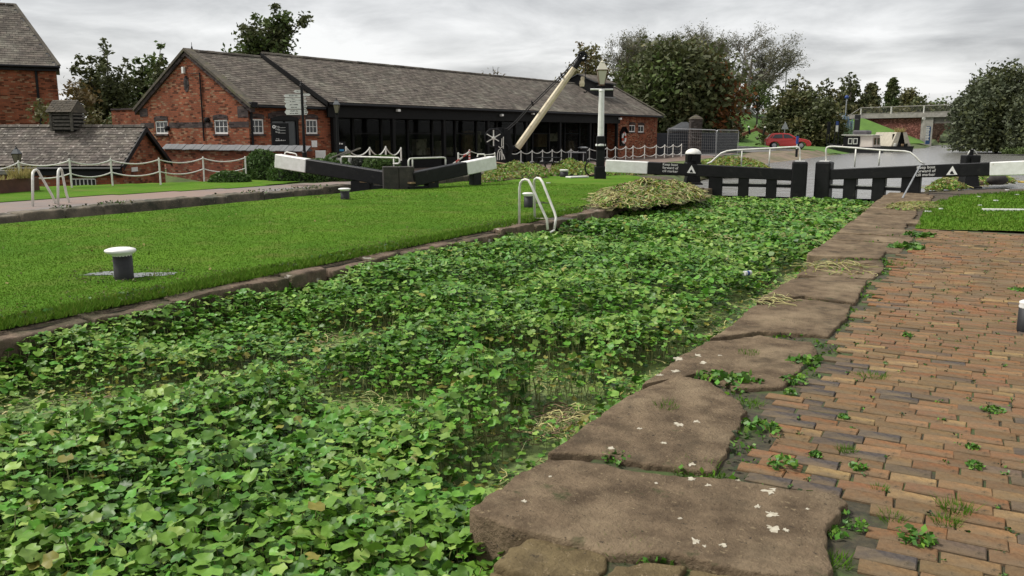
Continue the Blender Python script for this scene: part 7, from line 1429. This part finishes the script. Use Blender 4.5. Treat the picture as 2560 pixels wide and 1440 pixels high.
# heaps of pulled weed on the banks
def heap(label, pts, hgt, n, seed, mix=(.45, .3, .25), leaf=.045, stems=400, L=.5):
    P_ = [(p[0], p[1]) for p in pts]; A_ = np.array(P_); c = A_.mean(0); t = thing('weed_heap', label, 'weed heap', (c[0], c[1], 0), 'heaps of pulled water weed'); r_ = np.random.RandomState(seed); z0 = 0.0
    lo, hi = A_.min(0), A_.max(0); x = r_.uniform(lo[0], hi[0], n * 4); y = r_.uniform(lo[1], hi[1], n * 4); sd = -polydist(x, y, P_); k = sd > 0; x, y, sd = x[k][:n], y[k][:n], sd[k][:n]; md = sd.max()
    hf = lambda a, b_: np.maximum(0, hgt * (np.clip(-polydist(a, b_, P_) / md, 0, 1) ** .6) * (.15 + 1.6 * vfbm(a, b_, 1.9, seed))) + .01
    g = 22; GX, GY = np.meshgrid(np.linspace(lo[0], hi[0], g), np.linspace(lo[1], hi[1], g), indexing='ij'); GZ = hf(GX, GY) - .05; C = (np.arange(g - 1)[:, None] * g + np.arange(g - 1)[None]).ravel(); C = C[polydist(GX.ravel()[C] + (hi[0] - lo[0]) / g / 2, GY.ravel()[C] + (hi[1] - lo[1]) / g / 2, P_) < -.03]
    mesh_obj('mound', np.stack([GX, GY, GZ], -1).reshape(-1, 3).tolist(), np.stack([C, C + g, C + g + 1, C + 1], 1).tolist(), mat('wet_weed', (.13, .12, .045), (.06, .058, .024), 12, .9, .03, 20), t, smooth=True)
    z = hf(x, y) * (.92 + .16 * r_.rand(len(x))) + .01; o = fast('leaves', quads(np.stack([x, y, z], 1), leaf, r_, .6, .7), 4, [L_pw[0], L_pw[2], mat('rotting_leaf', (.2, .14, .055), (.12, .085, .035), 9, .7, isl=.35), L_pw[1]], t, mi=r_.choice(4, len(x), p=(mix[0] * .8, mix[1] * 1.1, mix[2] * .9, 1 - mix[0] * .8 - mix[1] * 1.1 - mix[2] * .9))); o['kind'] = 'stuff'
    m = stems; k = r_.randint(0, len(x), m); runners(m, (x[k], y[k]), lambda a, b_: hf(a, b_) + .005, L, .0085 if hgt > .1 else .004, [M_stemy, M_stemb, M_stem, M_stemy], t, 'stems', seed, .35)
def gl(L): return [gp(a, b_, 0) for a, b_ in L]
heap('big heap of yellowing weed on the island beside the lock', gl([(1478, 500), (1500, 522), (1600, 522), (1690, 510), (1762, 498), (1755, 478), (1690, 470), (1560, 480), (1490, 486)]), .36, 8000, 1, (.36, .3, .22), .045, 2200, .4)
heap('flat weed heap behind the white beam end of the narrow lock', gl([(1200, 458), (1290, 448), (1370, 444), (1370, 426), (1290, 420), (1215, 424)]), .32, 5000, 2, (.42, .25, .2), .06, 400)
heap('weed heap between the picnic table and the lamp post', gl([(1375, 440), (1440, 440), (1490, 436), (1495, 418), (1440, 412), (1380, 414)]), .3, 4200, 3, (.42, .28, .15), .07, 300)
heap('low weeds under the white beam end near the lamp post', gl([(1510, 440), (1600, 436), (1690, 436), (1690, 428), (1510, 430)]), .15, 1800, 4, (.6, .2, .1), .06, 100)
heap('weed heap behind the left balance beam rail', gl([(1740, 432), (1840, 428), (1930, 424), (1900, 408), (1800, 402), (1745, 408)]), .32, 3600, 5, (.4, .35, .15), .08, 250)
heap('weed heap at the water edge under the quay beam', gl([(2310, 478), (2400, 474), (2480, 460), (2540, 456), (2520, 444), (2420, 448), (2340, 455)]), .26, 4200, 6, (.45, .3, .15), .055, 300)
heap('trail of cut weed across the quay coping stones', gl([(2215, 522), (2260, 528), (2340, 520), (2345, 508), (2280, 506), (2225, 512)]), .03, 900, 7, (.35, .4, .15), .03, 200, .3)
heap('curl of pale cut stems on the coping stones', gl([(1990, 690), (2060, 692), (2180, 690), (2165, 672), (2120, 650), (2040, 658), (2000, 672)]), .02, 160, 8, (.35, .45, .1), .02, 70, .35)
heap('small coil of pale stems in the coping joint', gl([(1880, 758), (1930, 768), (1985, 762), (1975, 748), (1920, 744)]), .015, 20, 9, (.3, .5, .1), .015, 40, .25)

# ------------------------------------------------------------------ grass blades, tufts and weeds
L_gr = [mat('grass_blade', (.10, .2, .02), (.075, .16, .014), 3, .7, isl=.14, trans=.2, spec=.05), mat('grass_pale', (.135, .205, .03), (.105, .17, .022), 3, .7, isl=.3, trans=.25, spec=.08)]
def lawn_blades(name, poly, n, h, seed, fall=True, zf=None, label=None, edgeonly=False):
    r_ = np.random.RandomState(seed); A_ = np.array([(p[0], p[1]) for p in poly]); lo, hi = A_.min(0), A_.max(0); x = r_.uniform(lo[0], hi[0], n * 3); y = r_.uniform(lo[1], hi[1], n * 3); sd = polydist(x, y, poly); k = sd < (.06 if not edgeonly else .12)
    if edgeonly: k &= sd > -.35
    d = np.hypot(x, y); k &= r_.rand(len(x)) < np.clip((9.0 / d) ** 2, 0, 1); x, y = x[k], y[k]; m = len(x); a = r_.rand(m) * 6.28; w = .004 + .00035 * np.hypot(x, y); hh = h * (.5 + r_.rand(m)) * (1 + .02 * np.hypot(x, y)); z = zf(x, y); lx, ly = r_.randn(m) * .5 * hh, r_.randn(m) * .5 * hh
    VV = np.stack([np.stack([x + w * np.cos(a), y + w * np.sin(a), z], 1), np.stack([x - w * np.cos(a), y - w * np.sin(a), z], 1), np.stack([x + lx, y + ly, z + hh], 1)], 1); o = fast(name, VV, 3, L_gr, None, mi=(r_.rand(m) < .22 * vfbm(x, y, .8, 3) * 2).astype(int)); tag(o, label, kind='stuff')
vis_l = [(-7.38, 1.5), (-7.38, 15.5), (-7.9, 18), (-8.1, 22.5), (-9.2, 25.5), (-15.5, 26), (-15.5, 7), (-11, 1.5)]
lawn_blades('grass', vis_l, 200000, .012, 1, zf=lambda a, b_: .06 * (vfbm(a, b_, .6, 3) - .5) - .004, label='short mown grass blades of the island lawn')
lawn_blades('grass', [(-7.5, 1.5), (-7.1, 1.5), (-7.1, 16.5), (-7.5, 16.5)], 9000, .05, 2, zf=lambda a, b_: np.full(a.shape, .0), label='rough grass fringe along the island coping stones')
lawn_blades('grass', lawn_r, 60000, .03, 3, zf=lambda a, b_: .012 + .05 * (vfbm(a, b_, .6, 4) - .5), label='grass blades of the quay lawn')
def tuft(label, px, py, rad_px, hgt, seed, kind='grass', z=.0, group='weeds growing between the quay stones'):
    c = gp(px, py, z); s_ = rad_px * (c - CAM).length / FPX; t = thing('weed_tuft', label, 'weed', (c.x, c.y, z), group); r_ = np.random.RandomState(seed)
    if kind == 'grass': o = fast('blades', blades((c.x, c.y, z - .02), int(90 + 60 * r_.rand()), hgt, s_, .0035, seed, 1.2), 3, L_gr, t, mi=r_.randint(0, 2, len(blades((0, 0, 0), 1, 1, 1, 1, 1))) if False else None)
    else:
        n = 70; a = r_.rand(n) * 6.28; rr = s_ * np.sqrt(r_.rand(n)); C = np.stack([c.x + rr * np.cos(a), c.y + rr * np.sin(a), z + hgt * r_.rand(n) * (1 - .5 * rr / s_)], 1); fast('leaves', quads(C, max(.012, s_ * .22), r_, .8, .6), 4, [L_pw[0], L_pw[3]], t, mi=r_.randint(0, 2, n))
TUFTS = [(1560, 1375, 55, .07, 'g', 'large grass tuft in the joint below the big stone'), (1640, 1395, 45, .03, 'l', 'low leafy weeds in the joint below the big stone'), (1745, 1180, 60, .06, 'g', 'grass tuft in the joint above the big stone'), (1540, 1150, 35, .04, 'l', 'leafy weed at the inner corner of the joint'), (1665, 1018, 28, .06, 'g', 'grass tuft growing on the second coping stone'), (2085, 1280, 30, .035, 'l', 'leafy weeds beside the corner of the big stone'), (2075, 1330, 36, .02, 'l', 'mossy cushion between big stone and bricks'), (2080, 1400, 40, .06, 'g', 'grass at the lower edge between big stone and bricks'), (1955, 1165, 36, .06, 'l', 'leafy plant in the bricks right of the second stone'), (2180, 940, 30, .06, 'g', 'bushy grass clump in the middle of the bricks'), (1875, 1008, 30, .05, 'g', 'grass clump at the inner edge of the brick field'), (1900, 1068, 45, .03, 'l', 'low weeds over the blue bricks'), (1840, 955, 60, .06, 'l', 'leafy weeds in the joint behind the third stone'), (1780, 945, 40, .05, 'l', 'clover weeds in the joint of the third stone'), (1985, 955, 34, .05, 'l', 'weeds at the corner of the third stone'), (2010, 905, 40, .05, 'l', 'weeds along the third stone and bricks'), (2115, 1125, 18, .05, 'g', 'small grass tuft level with the leafy plant'), (2145, 1172, 20, .04, 'l', 'small leafy weed right of the leafy plant'), (2290, 1350, 42, .06, 'l', 'dark leafy weed on the nearest blue bricks'), (2390, 1275, 28, .07, 'g', 'wispy grass tuft among the near bricks'), (2365, 1305, 24, .05, 'g', 'grass tuft just left of the wispy tuft'), (2140, 1318, 25, .05, 'l', 'weed beside the near corner of the bricks'), (2230, 1295, 22, .05, 'g', 'thin grass above the dark leafy weed'), (2050, 750, 26, .05, 'g', 'grass tuft in the fifth coping joint'), (2230, 660, 30, .08, 'g', 'grass at the corner of brick field and coping'), (2265, 620, 40, .06, 'l', 'dark weeds where bricks meet the far coping'), (2300, 590, 36, .06, 'l', 'dark weeds near the corner of the quay lawn'), (1870, 880, 22, .04, 'g', 'dark grass tuft on the third stone'), (2480, 1025, 24, .02, 'l', 'flat weed in the bricks towards the right edge'), (2270, 840, 12, .03, 'l', 'small weed in the bricks below the quay bollard level'), (2545, 725, 20, .03, 'l', 'weed near the bricks at the far right'), (2430, 1120, 14, .03, 'l', 'small weed in the right of the bricks'), (2435, 1165, 18, .03, 'l', 'spreading weed right of the wispy tuft'), (2200, 1220, 16, .035, 'g', 'small tuft above the blue brick course'), (2040, 1140, 12, .03, 'l', 'tiny weed left of the small grass tuft'), (2110, 1045, 12, .03, 'l', 'tiny weed in the orange bricks'), (1975, 985, 16, .04, 'l', 'small weed at the inner brick edge')]
for k, (x, y, r, h, kd, lab) in enumerate(TUFTS): tuft(lab, x, y, r, h, 100 + k, 'grass' if kd == 'g' else 'leaf', .0 if not (1650 < x < 1680 or x in (1870,)) else .02)
# moss and seedlings in the joints
r_ = np.random.RandomState(77); jx = []
for i, B_ in enumerate(BRICKS):
    if r_.rand() < .32: jx.append((B_[0] + (B_[2] / 2 + .004) * r_.choice((-1, 1)) , B_[1] + r_.uniform(-.5, .5) * B_[3]) if r_.rand() < .6 else (B_[0] + r_.uniform(-.5, .5) * B_[2], B_[1] + B_[3] / 2 + .004))
jx = np.array(jx); m = len(jx) * 9; k = r_.randint(0, len(jx), m); C = np.column_stack([jx[k] + r_.randn(m, 2) * .011, -.008 + .018 * r_.rand(m)]); o = fast('joint_moss', quads(C, .008, r_, .6, .7), 4, [L_pw[3], L_pw[0], mat('dark_moss', (.035, .05, .018), (.02, .03, .012), 8, .9)], None, mi=r_.choice(3, m, p=(.35, .2, .45))); tag(o, 'moss and seedlings in the brick joints', kind='stuff')
# weeds along the back of the coping
x = r_.uniform(-1.25, -.35, 9000); y = r_.uniform(2.6, 16, 9000); ins = np.zeros(len(x), bool); nearst = np.full(len(x), 9.0)
for P_ in SPOLY[:-2]: dd_ = polydist(x, y, P_); ins |= dd_ < .0; nearst = np.minimum(nearst, np.abs(dd_))
bx = np.array([(b_[0] - b_[2] / 2, b_[1]) for b_ in BRICKS]); left = np.array([bx[np.abs(bx[:, 1] - yy_) < .12][:, 0].min() if (np.abs(bx[:, 1] - yy_) < .12).any() else -.4 for yy_ in y]); k = ~ins & (x < left + .02) & (vfbm(x, y, 1.8, 8) > .45); x, y = x[k], y[k]
C = np.column_stack([x, y, -.02 + .05 * r_.rand(len(x))]); o = fast('edge_weeds', quads(C, .017, r_, .7, .7), 4, [L_pw[3], L_pw[0], MATS['dark_moss'], L_gr[0]], None, mi=r_.randint(0, 4, len(C))); tag(o, 'low weeds along the edge between coping and bricks', kind='stuff')
# rough growth on the island coping and towpath edge
x = r_.uniform(-7.55, -7.15, 5000); y = r_.uniform(2, 25, 5000); k = vfbm(x, y, 1.2, 9) > .47; C = np.column_stack([x[k], y[k], .01 + .045 * r_.rand(k.sum())]); o = fast('edge_weeds', quads(C, .02, r_, .7, .7), 4, [L_pw[3], MATS['dark_moss'], L_gr[1], L_olive], None, mi=r_.randint(0, 4, len(C))); tag(o, 'dark weeds along the island coping stones', kind='stuff')
x = r_.uniform(-17.6, -17.15, 900); y = r_.uniform(8, 24, 900); k = vfbm(x, y, .9, 19) > .52; C = np.column_stack([x[k], y[k], .03 + .08 * r_.rand(k.sum())]); o = fast('edge_weeds', quads(C, .03, r_, .7, .7), 4, [L_pw[3], MATS['dark_moss'], L_olive], None, mi=r_.randint(0, 3, len(C))); tag(o, 'tufts of weed on the towpath edge stones', kind='stuff')
# dark ring of soil and grass round the bollards in the lawn
for k, (px, py, rad, lab) in enumerate(((312, 690, .62, 'near bollard'), (880, 494, .9, 'small bollard below the gates'), (1325, 512, .8, 'bollard behind the ladder'))):
    c = gp(px, py, 0); n = 330; a = r_.rand(n) * 6.28; rr = rad * (.35 + .65 * np.sqrt(r_.rand(n))); C = np.column_stack([c.x + _rt.x * rr * np.cos(a) * 1.2 + HFW.x * rr * np.sin(a) * .9, c.y + _rt.y * rr * np.cos(a) * 1.2 + HFW.y * rr * np.sin(a) * .9, .015 + .03 * r_.rand(n)]); o = fast('rough_grass', quads(C, .016, r_, .8, .4), 4, [L_olive, MATS['dark_moss'], L_gr[1]], None, mi=r_.randint(0, 3, n)); tag(o, 'dark rough grass round the ' + lab, kind='stuff')
# litter: white scraps on the quay grass, a can in the weed, stones on the lawn
M_scrap = mat('white_scrap', (.7, .7, .68), (.55, .55, .52), 9, .6)
for k, (px, py, s_, lab) in enumerate(((2490, 505, .05, 'largest white scrap on the quay grass'), (2446, 495, .035, 'white scrap near the top of the quay grass'), (2518, 478, .04, 'white scrap at the far edge of the quay grass'), (2543, 490, .04, 'white scrap near the right end of the quay grass'), (2450, 517, .03, 'small white scrap above the thin white board'), (2320, 533, .05, 'pale stone at the corner of coping and quay grass'), (1370, 460, .06, 'pale scrap on the lawn behind the ladder rails'), (2352, 526, .04, 'white scrap beside the coping end'))):
    c = gp(px, py, .0); b = MB(); n = 7; b.prism([(c.x + s_ * 1.5 * math.cos(a) * rnd.uniform(.6, 1.2), c.y + s_ * 1.5 * math.sin(a) * rnd.uniform(.6, 1.2), .03) for a in [2 * math.pi * j / n for j in range(n)]], (0, 0, .018)); o = b.obj('litter_scrap', M_scrap); tag(o, lab, 'litter', 'white scraps of litter')
c = gp(1868, 683, -.12); b = MB(); e = (_rt * .8 + HFW * .5).normalized(); b.tube([c - e * .06, c + e * .06], .033, 10); t = thing('drink_can', 'crumpled white and blue drink can lying in the pennywort', 'can', c); b.obj('body', M_scrap, t, smooth=False); b = MB(); b.tube([c - e * .02, c + e * .02], .0335, 10); b.obj('blue_band', M_blu, t)

# worn brownish growth along the lock side of the lawn, and fallen leaves
x = -7.2 - np.abs(r_.randn(9000)) * .42; y = r_.uniform(1.5, 20, 9000); k = vfbm(x, y, .9, 29) > .42; x, y = x[k], y[k]; C = np.column_stack([x, y, .06 * (vfbm(x, y, .6, 3) - .5) + .012 + .012 * r_.rand(len(x))]); o = fast('worn_grass', quads(C, .013, r_, .8, .35), 4, [L_olive, L_brown, L_gr[1], MATS['dark_moss']], None, mi=r_.choice(4, len(C), p=(.35, .2, .3, .15))); tag(o, 'worn brownish grass along the lock side of the lawn', kind='stuff')
n = 260; x = r_.uniform(-15, -7.3, n); y = r_.uniform(4, 26, n); C = np.column_stack([x, y, .06 * (vfbm(x, y, .6, 3) - .5) + .02]); o = fast('fallen_leaves', quads(C, .022, r_, 2.5, .6), 4, [L_brown, M_dry, L_gr[1]], None, mi=r_.randint(0, 3, n)); tag(o, 'a scatter of fallen leaves on the island lawn', kind='stuff')
